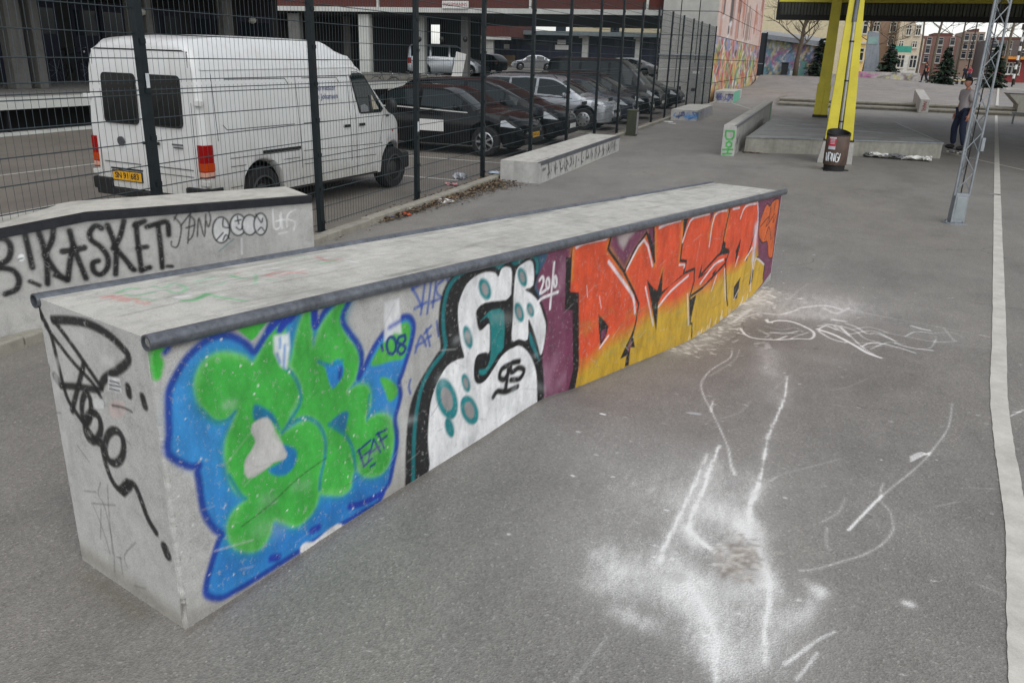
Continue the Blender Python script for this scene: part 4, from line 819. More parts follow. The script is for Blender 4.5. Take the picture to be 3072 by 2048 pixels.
for i in range(90):
    u0, v0 = random.uniform(0, .9), random.uniform(0, 1); k = u0 > .45; cp.stroke([(u0, v0), (u0 + random.uniform(.05, .3), v0 + random.gauss(0, .03))], random.uniform(.006, .03), (198, 202, 206) if random.random() < (.75 if k else .3) else (70, 72, 74), .012, random.uniform(.2, .6))
cp.to(pm_); link('top', pm_, pad)
for i, j in ((0, 1), (1, 2)): MB().bar((*q4[i], pz + .004), (*q4[j], pz + .004), .05, .02).build('steel_edge', M_galv, pad)
# ================================================================= mesh fence
M_fence = mat('fence_coating', (26, 36, 40), .45, .3, .3, 8, 60)
M_wire = mat('fence_wire', (58, 68, 72), .45, .3, .25, 8, 60)
FA = -5.5; FH = 3.72
fence = thing('mesh_fence', 'tall dark steel mesh fence on square posts between the skatepark and the parked vehicles', 'fence', (FA, 0, 0))
post = None; pys = [5.8 - 2.6 * 2 + 2.6 * k for k in range(18)]
pmb = MB(); pmb.box(-.03, .03, -.04, .04, 0, FH); pmb.box(-.034, .034, -.044, .044, FH, FH + .012); pmb.box(-.05, .05, -.07, .07, 0, .012)
for k, z in enumerate(np.arange(.12, 3.7, .4)): pmb.box(.03, .045, -.03, .03, z - .02, z + .02)
pan = MB(); L_ = 2.6; r = .0021
def vw(b, x, y, z0, z1, r): b.add([(x - r, y, z0), (x, y - r, z0), (x + r, y, z0), (x, y + r, z0), (x - r, y, z1), (x, y - r, z1), (x + r, y, z1), (x, y + r, z1)], [(0, 1, 5, 4), (1, 2, 6, 5), (2, 3, 7, 6), (3, 0, 4, 7)])
def hw(b, x, y0, y1, z, r): b.add([(x - r, y0, z), (x, y0, z - r), (x + r, y0, z), (x, y0, z + r), (x - r, y1, z), (x, y1, z - r), (x + r, y1, z), (x, y1, z + r)], [(0, 4, 5, 1), (1, 5, 6, 2), (2, 6, 7, 3), (3, 7, 4, 0)])
for y in np.arange(.033, 2.6, .066): vw(pan, -.035, y, .05, 1.745, r); vw(pan, -.035, y, 1.775, 3.70, r)
for z in list(np.arange(.08, 1.75, .2)) + [1.72, 1.80] + list(np.arange(1.98, 3.71, .2)):
    hw(pan, -.0305, 0, L_, z, .0042); hw(pan, -.0395, 0, L_, z, .0042)
pan0 = None
for y in pys:
    if post is None: post = pmb.build('post', M_fence, fence, bevel=0); o = post
    else: o = post.copy(); COL.objects.link(o)
    o.location = (0, y, 0); o.rotation_euler = (random.uniform(-.004, .004), random.uniform(-.004, .004), 0)
    if y > 43.5: continue
    if pan0 is None: pan0 = pan.build('mesh_panel', M_wire, fence, fixn=False); o = pan0
    else: o = pan0.copy(); COL.objects.link(o)
    o.location = (0, y, 0)
for x0_, y0_, x1_, y1_ in ((1499, 346, 1527, 363), (1640, 320, 1662, 337), (1744, 302, 1761, 315), (1825, 291, 1838, 304)):   # small plates wired to the mesh
    q0, q1 = at_a(x0_, y1_, FA - .05), at_a(x1_, y0_, FA - .05); MB().box(-.05, -.046, q0.y, q1.y, q0.z, q1.z).build('sign_plate', mat('dark_plate', (26, 28, 30), .6), fence)
MB().box(.031, .033, 5.79, 5.83, 1.74, 1.86).build('sticker', mat('sticker_white', (200, 205, 208), .5), fence); MB().box(.031, .033, 10.98, 11.03, 1.0, 1.14).build('sticker', MATS['sticker_white'], fence)

# ================================================================= lattice mast
M_mast = mat('mast_zinc', (140, 146, 150), .55, .35, .25, 14, 60)
mp = at(2862, 668); mast = thing('lattice_mast', 'slim galvanised triangular lattice mast with box base at the right', 'mast', mp, R(14))
MB().lathe([(.21, 0), (.21, .015)], n=28).build('base_plate', M_mast, mast, smooth=30)
bs = MB(); bs.prism([(-.105, -.10), (.125, -.10), (.125, .06), (.05, .13), (-.06, .13), (-.105, .06)], lambda p: Vector((p[0] * 1.08, p[1] * 1.08, .015)), lambda p: Vector((p[0], p[1], .43))); bs.build('base_box', M_mast, mast, bevel=.01)
MB().box(-.075, .10, -.112, -.103, .07, .38).build('hatch', mat('hatch_grey', (146, 154, 156), .45, .5, .2), mast, bevel=.004)
for a in np.linspace(.3, 6.5, 7)[:-1]: MB().lathe([(.016, .015), (.016, .04)], (.165 * math.cos(a), .165 * math.sin(a), 0), 6).build('bolt', M_mast, mast)
CHD = [(-.13, -.08), (.13, -.08), (0, .14)]; H_ = 9.0
for x, y in CHD: MB().tube([(x, y, .40), (x, y, H_)], .021, 10).build('chord', M_mast, mast, smooth=40)
for (x0, y0), (x1, y1) in zip(CHD, CHD[1:] + CHD[:1]):
    bb = MB(); z = .46; fl = 0
    while z < H_ - .3: bb.tube([((x0, x1)[fl], (y0, y1)[fl], z), ((x1, x0)[fl], (y1, y0)[fl], z + .27)], .0085, 6, False); z += .27; fl ^= 1
    bb.build('bracing', M_mast, mast, smooth=40)
MB().tube([(.02, .02, .42), (.03, .02, H_)], .010, 6).build('cable', M_black, mast); MB().box(.13, .19, -.14, -.09, 1.02, 1.2).build('junction_box', M_mast, mast, bevel=.006); mast.scale = (.76, .76, 1)

# ================================================================= litter bin
bp = at(2500, 510); bn = thing('litter_bin', 'round brown perforated litter bin with red sticker and white tag', 'litter bin', bp, YAW)
m, n, b = new_mat('perforated_brown'); p = n.nodes.new('ShaderNodeTexCoord').outputs['UV']
tcx = n.nodes.new('ShaderNodeTexCoord'); sx = n.nodes.new('ShaderNodeSeparateXYZ'); n.links.new(tcx.outputs['Object'], sx.inputs[0])
an = mth(n, 'ARCTAN2', sx.outputs[1], sx.outputs[0])
gx = mth(n, 'FRACT', mth(n, 'MULTIPLY', an, 11.14)); gzz = mth(n, 'FRACT', mth(n, 'MULTIPLY', sx.outputs[2], 40))
dd = mth(n, 'ADD', mth(n, 'POWER', mth(n, 'SUBTRACT', gx, .5), 2), mth(n, 'POWER', mth(n, 'SUBTRACT', gzz, .5), 2))
hole = mth(n, 'LESS_THAN', dd, .07); cbase = ramp(n, noise(n, 7, 5, .6, pos(n)), [(.3, lin((78, 62, 54))), (.7, lin((106, 86, 74)))])
n.links.new(mixc(n, hole, cbase, lin((22, 17, 15))), b.inputs['Base Color']); b.inputs['Roughness'].default_value = .6
bn.scale = (.88, .88, .92); BR = .265
MB().lathe([(BR * .9, .0), (BR * .9, .14), (BR * .86, .14)], n=36, cap=True).build('base', M_black, bn, smooth=40)
for a in (.4, 2.2, 4.6): MB().box(-.06, .06, BR * .7, BR * 1.25, 0, .02).build('foot', M_black, bn).rotation_euler = (0, 0, a)
MB().lathe([(BR * .95, .13), (BR, .15), (BR, .78), (BR * .97, .80), (BR * .93, .80), (BR * .93, .3)], n=48, cap=False).build('drum', m, bn, smooth=40)
hd = MB(); N = 40; rings = []
for rr, dz0 in ((BR * 1.02, 0), (BR * 1.02, 1), (BR * .9, 1), (BR * .86, -1)):
    row = []
    for k in range(N):
        a = 2 * math.pi * k / N; lift = .5 + .5 * math.sin(a)
        z = .775 if dz0 == 0 else (.80 + .11 * lift ** 1.5 if dz0 == 1 else .45); row.append(Vector((rr * math.cos(a), rr * math.sin(a), z)))
    rings.append(row)
hd.grid(rings, True); hd.build('rim', mat('black_plastic', (26, 27, 30), .5), bn, smooth=40)
def arc_patch(name, a0, a1, z0, z1, m, r=BR + .003, n=10, par=None):
    q = MB(); q.grid([[Vector((r * math.cos(a), r * math.sin(a), z)) for z in (z0, z1)] for a in np.linspace(a0, a1, n)]); return q.build(name, m, par or bn, fixn=False)
arc_patch('sticker', R(205), R(242), .50, .74, mat('sticker_red', (198, 44, 70), .5, var=.1)); arc_patch('sticker', R(205), R(242), .715, .745, MATS['sticker_white'], BR + .005); arc_patch('sticker', R(205), R(242), .48, .55, MATS['sticker_white'], BR + .005)
for z in (.60, .63, .66, .69): arc_patch('sticker_line', R(212), R(236), z, z + .012, MATS['sticker_white'], BR + .006)
tg = MB()
for p_ in ([(198, .40), (204, .22), (212, .42)], [(215, .22), (216, .40), (228, .38), (226, .26)], [(232, .22), (232, .40), (243, .22), (244, .40)], [(262, .38), (252, .40), (250, .24), (262, .22), (264, .31), (257, .31)], [(266, .24), (270, .40)]):
    q = smooth_path(p_, n=5)
    for (a0, z0), (a1, z1) in zip(q[:-1], q[1:]):
        P0 = Vector((math.cos(R(a0)) * (BR + .004), math.sin(R(a0)) * (BR + .004), z0)); P1 = Vector((math.cos(R(a1)) * (BR + .004), math.sin(R(a1)) * (BR + .004), z1)); tg.tube([P0, P1], .011, 5)
tg.build('graffiti_tag', mat('tag_white', (214, 220, 222), .6), bn)

# ================================================================= yellow canopy
M_yel = mat('yellow_paint', (210, 196, 60), .5, 0, .16, 2.2, 30)
M_dark_sheet = mat('dark_corrugated', (84, 86, 82), .5, .2, .35, 3, 30)
can = thing('yellow_canopy', 'big shelter roof of dark corrugated sheet carried on yellow steel columns', 'canopy', (0, 0, 0))
cp_ = at(2505, 492); cx, cy = cp_.x, cp_.y + .25
MB().prism([(-.30, -.16), (.30, -.16), (.30, .2), (-.30, .2)], lambda p: Vector((cx + p[0] * 1.22 - .02, cy + p[1] * 1.25, 0)), lambda p: Vector((cx + p[0] * 1.06, cy + p[1] * 1.1, .49))).build('plinth', M_conc, can, bevel=.012)
MB().box(cx - .32, cx + .32, cy - .19, cy + .22, .49, .52).build('base_plate', M_steel_dk, can)
def taper(x0, x1, y0, y1, t0, t1, z0, z1): return [(x0, y0, z0), (x1, y0, z0), (x1, y1, z0), (x0, y1, z0), (t0, y0, z1), (t1, y0, z1), (t1, y1, z1), (t0, y1, z1)]
BXF = [(0, 3, 2, 1), (4, 5, 6, 7), (0, 1, 5, 4), (1, 2, 6, 5), (2, 3, 7, 6), (3, 0, 4, 7)]
ZC0, ZC1 = .52, 5.0
lc0, lc1 = cx - .29, cx - .19; rc0, rc1 = cx + .29, cx - .045          # outer edges at the foot and under the roof
hc = MB(); hc.add(taper(lc0, lc0 + .235, cy - .17, cy + .17, lc1, lc1 + .06, ZC0, ZC1), BXF); hc.add(taper(rc0 - .235, rc0, cy - .17, cy + .17, rc1 - .05, rc1, ZC0, ZC1), BXF); hc.add(taper(lc0 + .236, rc0 - .236, cy + .05, cy + .08, lc1 + .061, rc1 - .051, ZC0, ZC1), BXF)
hc.build('column', M_yel, can, bevel=.01)
dpx = lambda z: cx + .005 + ((lc1 + rc1) / 2 - cx) * (z - .5) / 4.5
dp = MB(); dp.tube([(dpx(.3), cy - .12, .3), (dpx(5), cy - .20, 5.0)], .04, 14); dpo = dp.build('downpipe', mat('downpipe_steel', (176, 176, 172), .35, .85, .2, 6), can, smooth=40)
for z in (.9, 1.75, 2.55): MB().lathe([(.052, z), (.052, z + .03)], (dpx(z), cy - .12 - .08 * (z - .3) / 4.7, 0), 14).build('clamp', M_steel_dk, dpo, smooth=40)
MB().lathe([(.052, 2.95), (.052, 3.5), (.06, 3.5), (.06, 3.55)], (dpx(3.2), cy - .17, 0), 14).build('clamp', M_steel, dpo, smooth=40)
c2x, c2y = .02, 37.2
MB().box(c2x - .30, c2x + .30, c2y - .2, c2y + .2, .0, .10).build('base_plate', M_steel_dk, can)
MB().add(taper(c2x - .25, c2x + .25, c2y - .17, c2y + .17, c2x - .17, c2x + .19, .10, 4.6), BXF).build('column', M_yel, can, bevel=.012)
MB().box(c2x - .27, c2x + .02, c2y - .19, c2y + .19, .12, 1.35).box(c2x + .03, c2x + .27, c2y - .18, c2y + .19, .12, 1.28).build('column_sleeve', M_yel, can, bevel=.015)
MB().box(-2.2, 34, 37.6, 37.9, 4.44, 4.95).build('beam', M_yel, can, bevel=.01)
MB().box(cx - 1.2, 34, cy - .15, cy + .15, 5.0, 5.4).build('beam', M_yel, can, bevel=.01)
for x in (c2x, 14, 27): MB().box(x - .12, x + .12, cy + .15, 37.6, 4.98, 5.3).build('rafter', M_yel, can)
for x in (14., 27.): MB().box(x - .3, x + .3, 37.05, 37.4, 0, 4.6).build('column', M_yel, can, bevel=.015); MB().box(x - .3, x + .3, cy - .17, cy + .17, 0, 5.0).build('column', M_yel, can, bevel=.015)
MB().box(cx - 1.4, 34, cy - .8, 38.5, 5.41, 5.6).build('roof_deck', mat('roof_felt', (60, 60, 60), .9), can)
cg = MB(); xs = []; x = -2.25; k = 0
while x < 34: xs += [(x, 0.), (x + .09, 0.), (x + .13, .07), (x + .22, .07)]; x += .26
cg.grid([[Vector((x, 38.6 + d, z)) for z in (3.98, 4.98)] for x, d in xs]); cg.build('fascia_sheet', M_dark_sheet, can, fixn=False)
MB().box(-2.28, 34, 38.45, 38.78, 3.80, 4.0).build('edge_beam', mat('edge_beam_black', (20, 20, 21), .6), can)
MB().box(-2.30, -2.2, 38.4, 38.9, 3.80, 5.0).build('edge_beam', MATS['edge_beam_black'], can)

# ================================================================= far steps, raised plaza and bank
M_step = concrete('step_concrete', (146, 142, 130)); M_plaza = asphalt('plaza_asphalt', (132, 128, 124), False, .3)
stp = thing('plaza_steps', 'two long low concrete steps across the skatepark behind the yellow columns', 'steps', (0, 0, 0))
for z, b0, b1 in ((.17, 45.7, 46.7), (.34, 46.7, 47.7)):
    for k in range(18): x = -2.1 + k * 1.5; zz0 = z + random.uniform(-.004, .004); MB().box(x, x + 1.49, b0, b1, zz0 - .07, zz0).box(x + .003, x + 1.487, b0 + .07, b1, -.05, zz0 - .07).build('step_stone', M_step, stp)
ua = np.concatenate([np.linspace(-5.4, 40, 92), [80, 200, 500]]); ub = np.concatenate([np.linspace(44.0, 90, 93), [150, 400, 900]])
A_, B_ = np.meshgrid(ua, ub, indexing='ij'); sst = lambda t: np.clip(t, 0, 1) ** 2 * (3 - 2 * np.clip(t, 0, 1))
zr_ = np.where(A_ > -2.1, np.where(B_ > 47.4, .335, -.02), sst((B_ - 44) / 14) * .345 - .01)
bt = 1.0 - .42 * sst((A_ - 4) / 8); zz = np.where(A_ > -2.1, zr_, zr_) + sst((B_ - 69) / 10) * (bt - .335)
pm_ = grid_mesh('upper_plaza', np.stack([A_, B_, zz], 2)); pm_.materials.append(M_plaza); struct(link('upper_plaza', pm_))
def uz(a, b):
    f = lambda t: min(max(t, 0), 1) ** 2 * (3 - 2 * min(max(t, 0), 1))
    return .335 + f((b - 69) / 10) * (1.0 - .42 * f((a - 4) / 8) - .335)
# block on the steps, ledge and rail at the right edge
o = thing('step_ledge', 'small tilted concrete ledge with red tag set into the long steps', 'skate ledge', (4.45, 44.9, 0))
MB().prism([(0, .0), (0, .62), (3.6, .98), (3.6, .28), (.9, .0)], lambda p: Vector((0, p[0], p[1])), lambda p: Vector((.42, p[0], p[1]))).build('body', M_conc, o, bevel=.012)
for i in range(4): MB().tube([(.12 + .05 * (i % 2), -.006, .1 + .11 * i), (.3, -.006, .16 + .11 * i), (.16, -.006, .2 + .11 * i)], .014, 5).build('graffiti_tag', mat('tag_red', (176, 60, 64), .6), o)
o = thing('end_ledge', 'sloping concrete ledge cut off by the right edge of the picture', 'skate ledge', (8.9, 46.5, 0))
MB().prism([(0, 0), (0, .5), (-.5, .98), (6, .98), (6, 0)], lambda p: Vector((p[0], 0, p[1])), lambda p: Vector((p[0], 1.2, p[1]))).build('body', M_conc_d, o, bevel=.015); MB().box(-.52, 6, -.01, 1.2, .985, 1.01).build('steel_edge', M_steel_dk, o)
rl = at(3036, 371); o = thing('grind_rail', 'low steel grind rail at the right edge of the picture', 'rail', rl)
MB().box(-.1, 3.2, -.04, .04, .40, .46).build('bar', M_steel, o)
for x in (0., 2.6): MB().box(x - .03, x + .03, -.03, .03, 0, .4).build('leg', M_steel, o)
# painted letters on the bank
def at_u(px, py):
    p = at(px, py, .35)
    for _ in range(25): p = at(px, py, .5 * p.z + .5 * (uz(p.x, p.y) + .02))
    return p
tx0, tx1 = at_u(3050, 276), at_u(3050, 264); yv = tx1 - tx0; xv = (at_u(3072, 270) - at_u(3024, 270)); wd_ = xv.length * 60 / 48; xv.normalize(); yl = yv.length; yv.normalize(); zv = xv.cross(yv).normalized()
t_ = text_mesh('court_lettering', 'EN', 1., M_white_paint, None, Matrix.Translation((tx0 + tx1) / 2 + zv * .05) @ Matrix(((*[xv.x * wd_ / 1.35], yv.x * yl / .72, zv.x, 0), (xv.y * wd_ / 1.35, yv.y * yl / .72, zv.y, 0), (xv.z * wd_ / 1.35, yv.z * yl / .72, zv.z, 0), (0, 0, 0, 1)))); struct(t_)
ul = MB(); up_ = [at_u(2991 + .083 * (316 - y), y) for y in range(318, 256, -4)]
ul.grid([[Vector((p.x - .07, p.y, p.z + .02)), Vector((p.x + .07, p.y, p.z + .02))] for p in up_]); struct(ul.build('court_line', M_white_paint, fixn=False))

# ================================================================= bollard, litter
bo = at(1896, 406); o = thing('green_bollard', 'dark green square bollard with slanted top at the foot of the fence', 'bollard', bo)
MB().prism([(-.16, -.12), (.12, -.12), (.12, .12), (-.16, .12)], lambda p: Vector((p[0], p[1], 0)), lambda p: Vector((p[0], p[1], .70))).build('body', mat('bollard_green', (58, 62, 48), .8, var=.4, scale=6), o, bevel=.012)
MB().box(-.17, .13, -.13, .13, .70, .72).build('cap', mat('bollard_cap', (92, 96, 80), .7), o); MB().box(.121, .135, -.1, .1, .05, .66).build('door', mat('bollard_door', (150, 146, 150), .5), o)
lv = MB(); rs_ = random.Random(5)
lm_ = [mat('leaf_brown', (82, 66, 50), .9, var=.4), mat('leaf_tan', (122, 106, 84), .9, var=.4), mat('leaf_dark', (54, 45, 38), .9, var=.4), mat('leaf_ochre', (112, 92, 66), .9, var=.3)]
def leaf(x, y, z, s):
    a = rs_.uniform(0, 6.28); c, n_ = math.cos(a) * s, math.sin(a) * s; lv.mi = rs_.randrange(4); t1, t2 = rs_.uniform(-.5, .5) * s, rs_.uniform(-.1, .9) * s
    lv.add([(x - c, y - n_, z + abs(t1)), (x - n_ * .55, y + c * .55, z + t2 * .6 + .004), (x + c, y + n_, z + abs(t2)), (x + n_ * .55, y - c * .55, z + .004)], [(0, 1, 2), (0, 2, 3)])
for i in range(2600):
    t = rs_.random(); y = 9.2 + t ** .8 * 4.8; sp = .05 + .16 * max(0, (y - 9.5) / 4)
    x = -5.16 + abs(rs_.gauss(0, sp * 1.4)) if rs_.random() < .72 else -5.37 + rs_.gauss(0, .05)
    if y > 13.4 and x > -5.13: x = -5.2
    leaf(x, y, .004 + rs_.random() * .035, rs_.uniform(.014, .036))
for i in range(260): leaf(-4.95 + rs_.gauss(0, .16), 12.7 + rs_.gauss(0, .28), .005 + rs_.random() * .03, rs_.uniform(.016, .034))
for i in range(700): leaf(rs_.choice([-5.12, -5.36]) + rs_.gauss(0, .05), rs_.uniform(4, 44), .004 + rs_.random() * .02, rs_.uniform(.012, .03))
for i in range(120): leaf(h0.x + .42 + abs(rs_.gauss(0, .25)), h0.y + .95 + rs_.gauss(0, .06), .005, rs_.uniform(.02, .035))
o = lv.build('leaf_litter', lm_, fixn=False); o['kind'] = 'stuff'; o['label'] = 'dead brown leaves and twigs swept along the kerb under the fence'; o['category'] = 'leaves'
def crumple(name, label, cat, p, sx_, sy_, h, m, seed, group=None, rz=0):
    r2 = random.Random(seed); b = MB(); N = 7
    b.grid([[Vector(((i / (N - 1) - .5) * sx_ * r2.uniform(.85, 1.1), (j / (N - 1) - .5) * sy_ * r2.uniform(.85, 1.1), .006 + r2.random() * h)) for j in range(N)] for i in range(N)])
    q = b.build(name, m, None, loc=(p[0], p[1], float(gz(p[0], p[1]))), fixn=False); q.rotation_euler = (0, 0, rz); return tag(q, label, cat, group)
M_paper = mat('litter_paper', (226, 226, 222), .7, var=.12); M_or = mat('litter_orange', (214, 92, 50), .6, var=.2); M_pink = mat('litter_pink', (206, 150, 150), .6, var=.2); M_blu = mat('litter_blue', (110, 124, 196), .6, var=.2); M_clear = mat('litter_grey', (170, 174, 180), .4, var=.3)
pq = at(1320, 604); o = MB().box(-.19, .19, -.13, .13, .015, .03).build('polystyrene_board', M_paper, None, loc=pq, bevel=.003); o.rotation_euler = (.03, .02, R(-25)); tag(o, 'flat white board lying beside the kerb in front of the fence', 'board')
for nm, lb, ct_, px_, sx_, sy_, h, m_, s_ in [('wrapper', 'crumpled orange wrapper among the leaves by the kerb', 'litter', (1216, 645), .16, .09, .04, M_or, 1), ('wrapper', 'small blue wrapper among the leaves by the kerb', 'litter', (1172, 653), .1, .06, .03, M_blu, 2), ('paper_cup', 'crushed white cup lying among the leaves by the kerb', 'litter', (1225, 633), .1, .07, .06, M_paper, 3),
                                     ('paper_scrap', 'strip of white paper on the leaves beside the kerb', 'litter', (1380, 572), .15, .06, .02, M_paper, 4), ('wrapper', 'pink torn wrapper on the kerb near the low block', 'litter', (1355, 556), .2, .1, .05, M_pink, 5), ('plastic_bag', 'greyish clear plastic bag caught under the fence', 'litter', (1380, 538), .22, .16, .12, M_clear, 6), ('plastic_bag', 'pale blue bag pressed against the end of the low block', 'litter', (1482, 522), .22, .12, .06, mat('bag_blue', (186, 200, 216), .4), 7),
                                     ('paper_scrap', 'flat scrap of white paper between the kerb and the blue tagged block', 'litter', (2000, 365), .45, .3, .02, M_paper, 8), ('paper_scrap', 'tiny white scrap in front of the blue tagged block', 'litter', (2016, 371), .25, .15, .02, M_paper, 9)]:
    crumple(nm, lb, ct_, at(*px_), sx_, sy_, h, m_, s_)
np_ = at(2690, 476); o = thing('newspaper', 'crumpled newspaper lying in front of the concrete platform', 'newspaper', np_, R(-6))
for i, (x, y, sx_, sy_, mm) in enumerate([(-.45, .05, .5, .3, M_paper), (-.05, .02, .45, .28, mat('newsprint', (120, 120, 122), .8, var=.6, scale=14)), (.42, -.05, .65, .2, M_paper), (.65, -.02, .2, .24, M_paper), (-.65, .08, .2, .2, mat('newsprint_dark', (90, 104, 104), .8))]):
    r2 = random.Random(i + 40); b = MB(); b.grid([[Vector((x + (i_ / 6 - .5) * sx_, y + (j / 6 - .5) * sy_ * 1.9 * r2.uniform(.8, 1.1), .01 + r2.random() * .11)) for j in range(7)] for i_ in range(7)]); b.build('sheet', mm, o, fixn=False)
# ================================================================= vehicles
M_tyre = mat('tyre_rubber', (24, 24, 25), .85, var=.25, bmp=.2); M_trim = mat('black_trim', (20, 21, 22), .5, var=.2)
M_under = mat('underbody', (12, 12, 12), .9); M_rim = mat('alloy_rim', (170, 172, 174), .3, .85, .2, 8)
M_glass = glass('car_glass', (24, 34, 35)); MATS['car_glass'].node_tree.nodes['Principled BSDF'].inputs['Specular IOR Level'].default_value = .4; M_lamp = glass('lamp_clear', (188, 194, 198), .12); M_red = glass('lamp_red', (138, 14, 14), .15); M_amber = glass('lamp_amber', (168, 60, 14), .2)
M_chrome = mat('chrome', (200, 200, 200), .15, 1., .05); M_plate_y = mat('plate_yellow', (214, 158, 22), .5, var=.12); M_plate_w = mat('plate_white', (214, 214, 210), .5, var=.1); M_ink = mat('plate_ink', (16, 16, 16), .6)
def interp(pts, x):
    xs = [p[0] for p in pts]; ys = [p[1] for p in pts]; return float(np.interp(x, xs, ys))
class Loft:
    def __init__(s, L, W, top, width, levels, wheels, ra, zs, sill=.22, rear_lean=0.):
        """levels: [(w factor, z or ('t', dz below top, w factor))]"""
        s.L, s.W, s.zs, s.ra, s.wheels, s.sill, s.lean = L, W, zs, ra, wheels, sill, rear_lean
        s.top = smooth_path(top, n=8); s.width = smooth_path(width, n=6); s.levels = levels
    def t(s, x): return float(np.interp(x, s.top[:, 0], s.top[:, 1]))
    def w(s, x): return float(np.interp(x, s.width[:, 0], s.width[:, 1])) * s.W / 2
    def bot(s, x):
        z = s.sill + .10 * max(0, 1 - x / .35) ** 2 + .06 * max(0, 1 - (s.L - x) / .3) ** 2
        for xw in s.wheels:
            d = abs(x - xw)
            if d < s.ra: z = max(z, s.zs + math.sqrt(s.ra ** 2 - d * d))
        return z
    def sec(s, x):
        T, w, b = s.t(x), s.w(x), s.bot(x); out = [(0, b), (w * .9, b), (w * .985, b + .03)]
        for lv in s.levels:
            f, z = lv(x, T, w); out.append((f, max(z, b + .05)))
        out.append((0, T)); return out
    def stations(s):
        xs = set(np.linspace(0, s.L, 44).round(3)) | {.02, .06, s.L - .02, s.L - .06}
        for xw in s.wheels:
            for k in np.linspace(-1, 1, 13): xs.add(round(xw + k * s.ra * .999, 3))
            xs.add(round(xw - s.ra - .005, 3)); xs.add(round(xw + s.ra + .005, 3))
        return sorted(x for x in xs if 0 <= x <= s.L)
    def P(s, x, y, z): return Vector((x + s.lean * max(0, z - 1.2) * max(0, 1 - x / .6), y, z))
    def body(s, name, m, parent):
        b = MB(); xs = s.stations(); G = []
        for x in xs:
            c = s.sec(x); row = [s.P(x, -y, z) for y, z in c] + [s.P(x, y, z) for y, z in c[-2:0:-1]]; G.append(row)
        n = len(G[0]); vs = [p for r in G for p in r]; o = len(b.v); b.v += [tuple(v) for v in vs]
        for i in range(len(G) - 1):
            for j in range(n):
                j2 = (j + 1) % n; b.f.append((i * n + j, i * n + j2, (i + 1) * n + j2, (i + 1) * n + j)); b.m.append(1 if j in (0, n - 1) else 0)
        b.f.append(tuple(range(n))[::-1]); b.m.append(0); b.f.append(tuple((len(G) - 1) * n + k for k in range(n))); b.m.append(0)
        return b.build(name, [m, M_under], parent, smooth=38)
    def side(s, x, i, t, sgn, off=.006):            # point on the side skin between level rows i and i+1
        c = s.sec(x); (y0, z0), (y1, z1) = c[i], c[i + 1]; y, z = y0 + (y1 - y0) * t, z0 + (z1 - z0) * t
        nx = Vector((z1 - z0, -(y1 - y0))).normalized(); return s.P(x, sgn * (y + nx.x * off), z + nx.y * off)
    def pane(s, name, m, parent, x0, x1, i, t0, t1, sgn, n=10, off=.006):
        b = MB(); b.grid([[s.side(x, i, t, sgn, off) for t in np.linspace(t0, t1, 4)] for x in np.linspace(x0, x1, n)]); return b.build(name, m, parent, smooth='all', fixn=False)
    def screen(s, name, m, parent, x0, x1, i, f=.93, n=8, off=.008):   # glass across the car on the rows i..top
        b = MB(); G = []
        for x in np.linspace(x0, x1, n):
            c = s.sec(x)[i:]; ys = [q[0] for q in c][::-1]; zs_ = [q[1] for q in c][::-1]; ym = ys[-1] * f
            G.append([s.P(x, y, float(np.interp(abs(y), ys, zs_)) + off) for y in np.linspace(-ym, ym, 9)])
        b.grid(G); return b.build(name, m, parent, smooth='all', fixn=False)
WH = {}
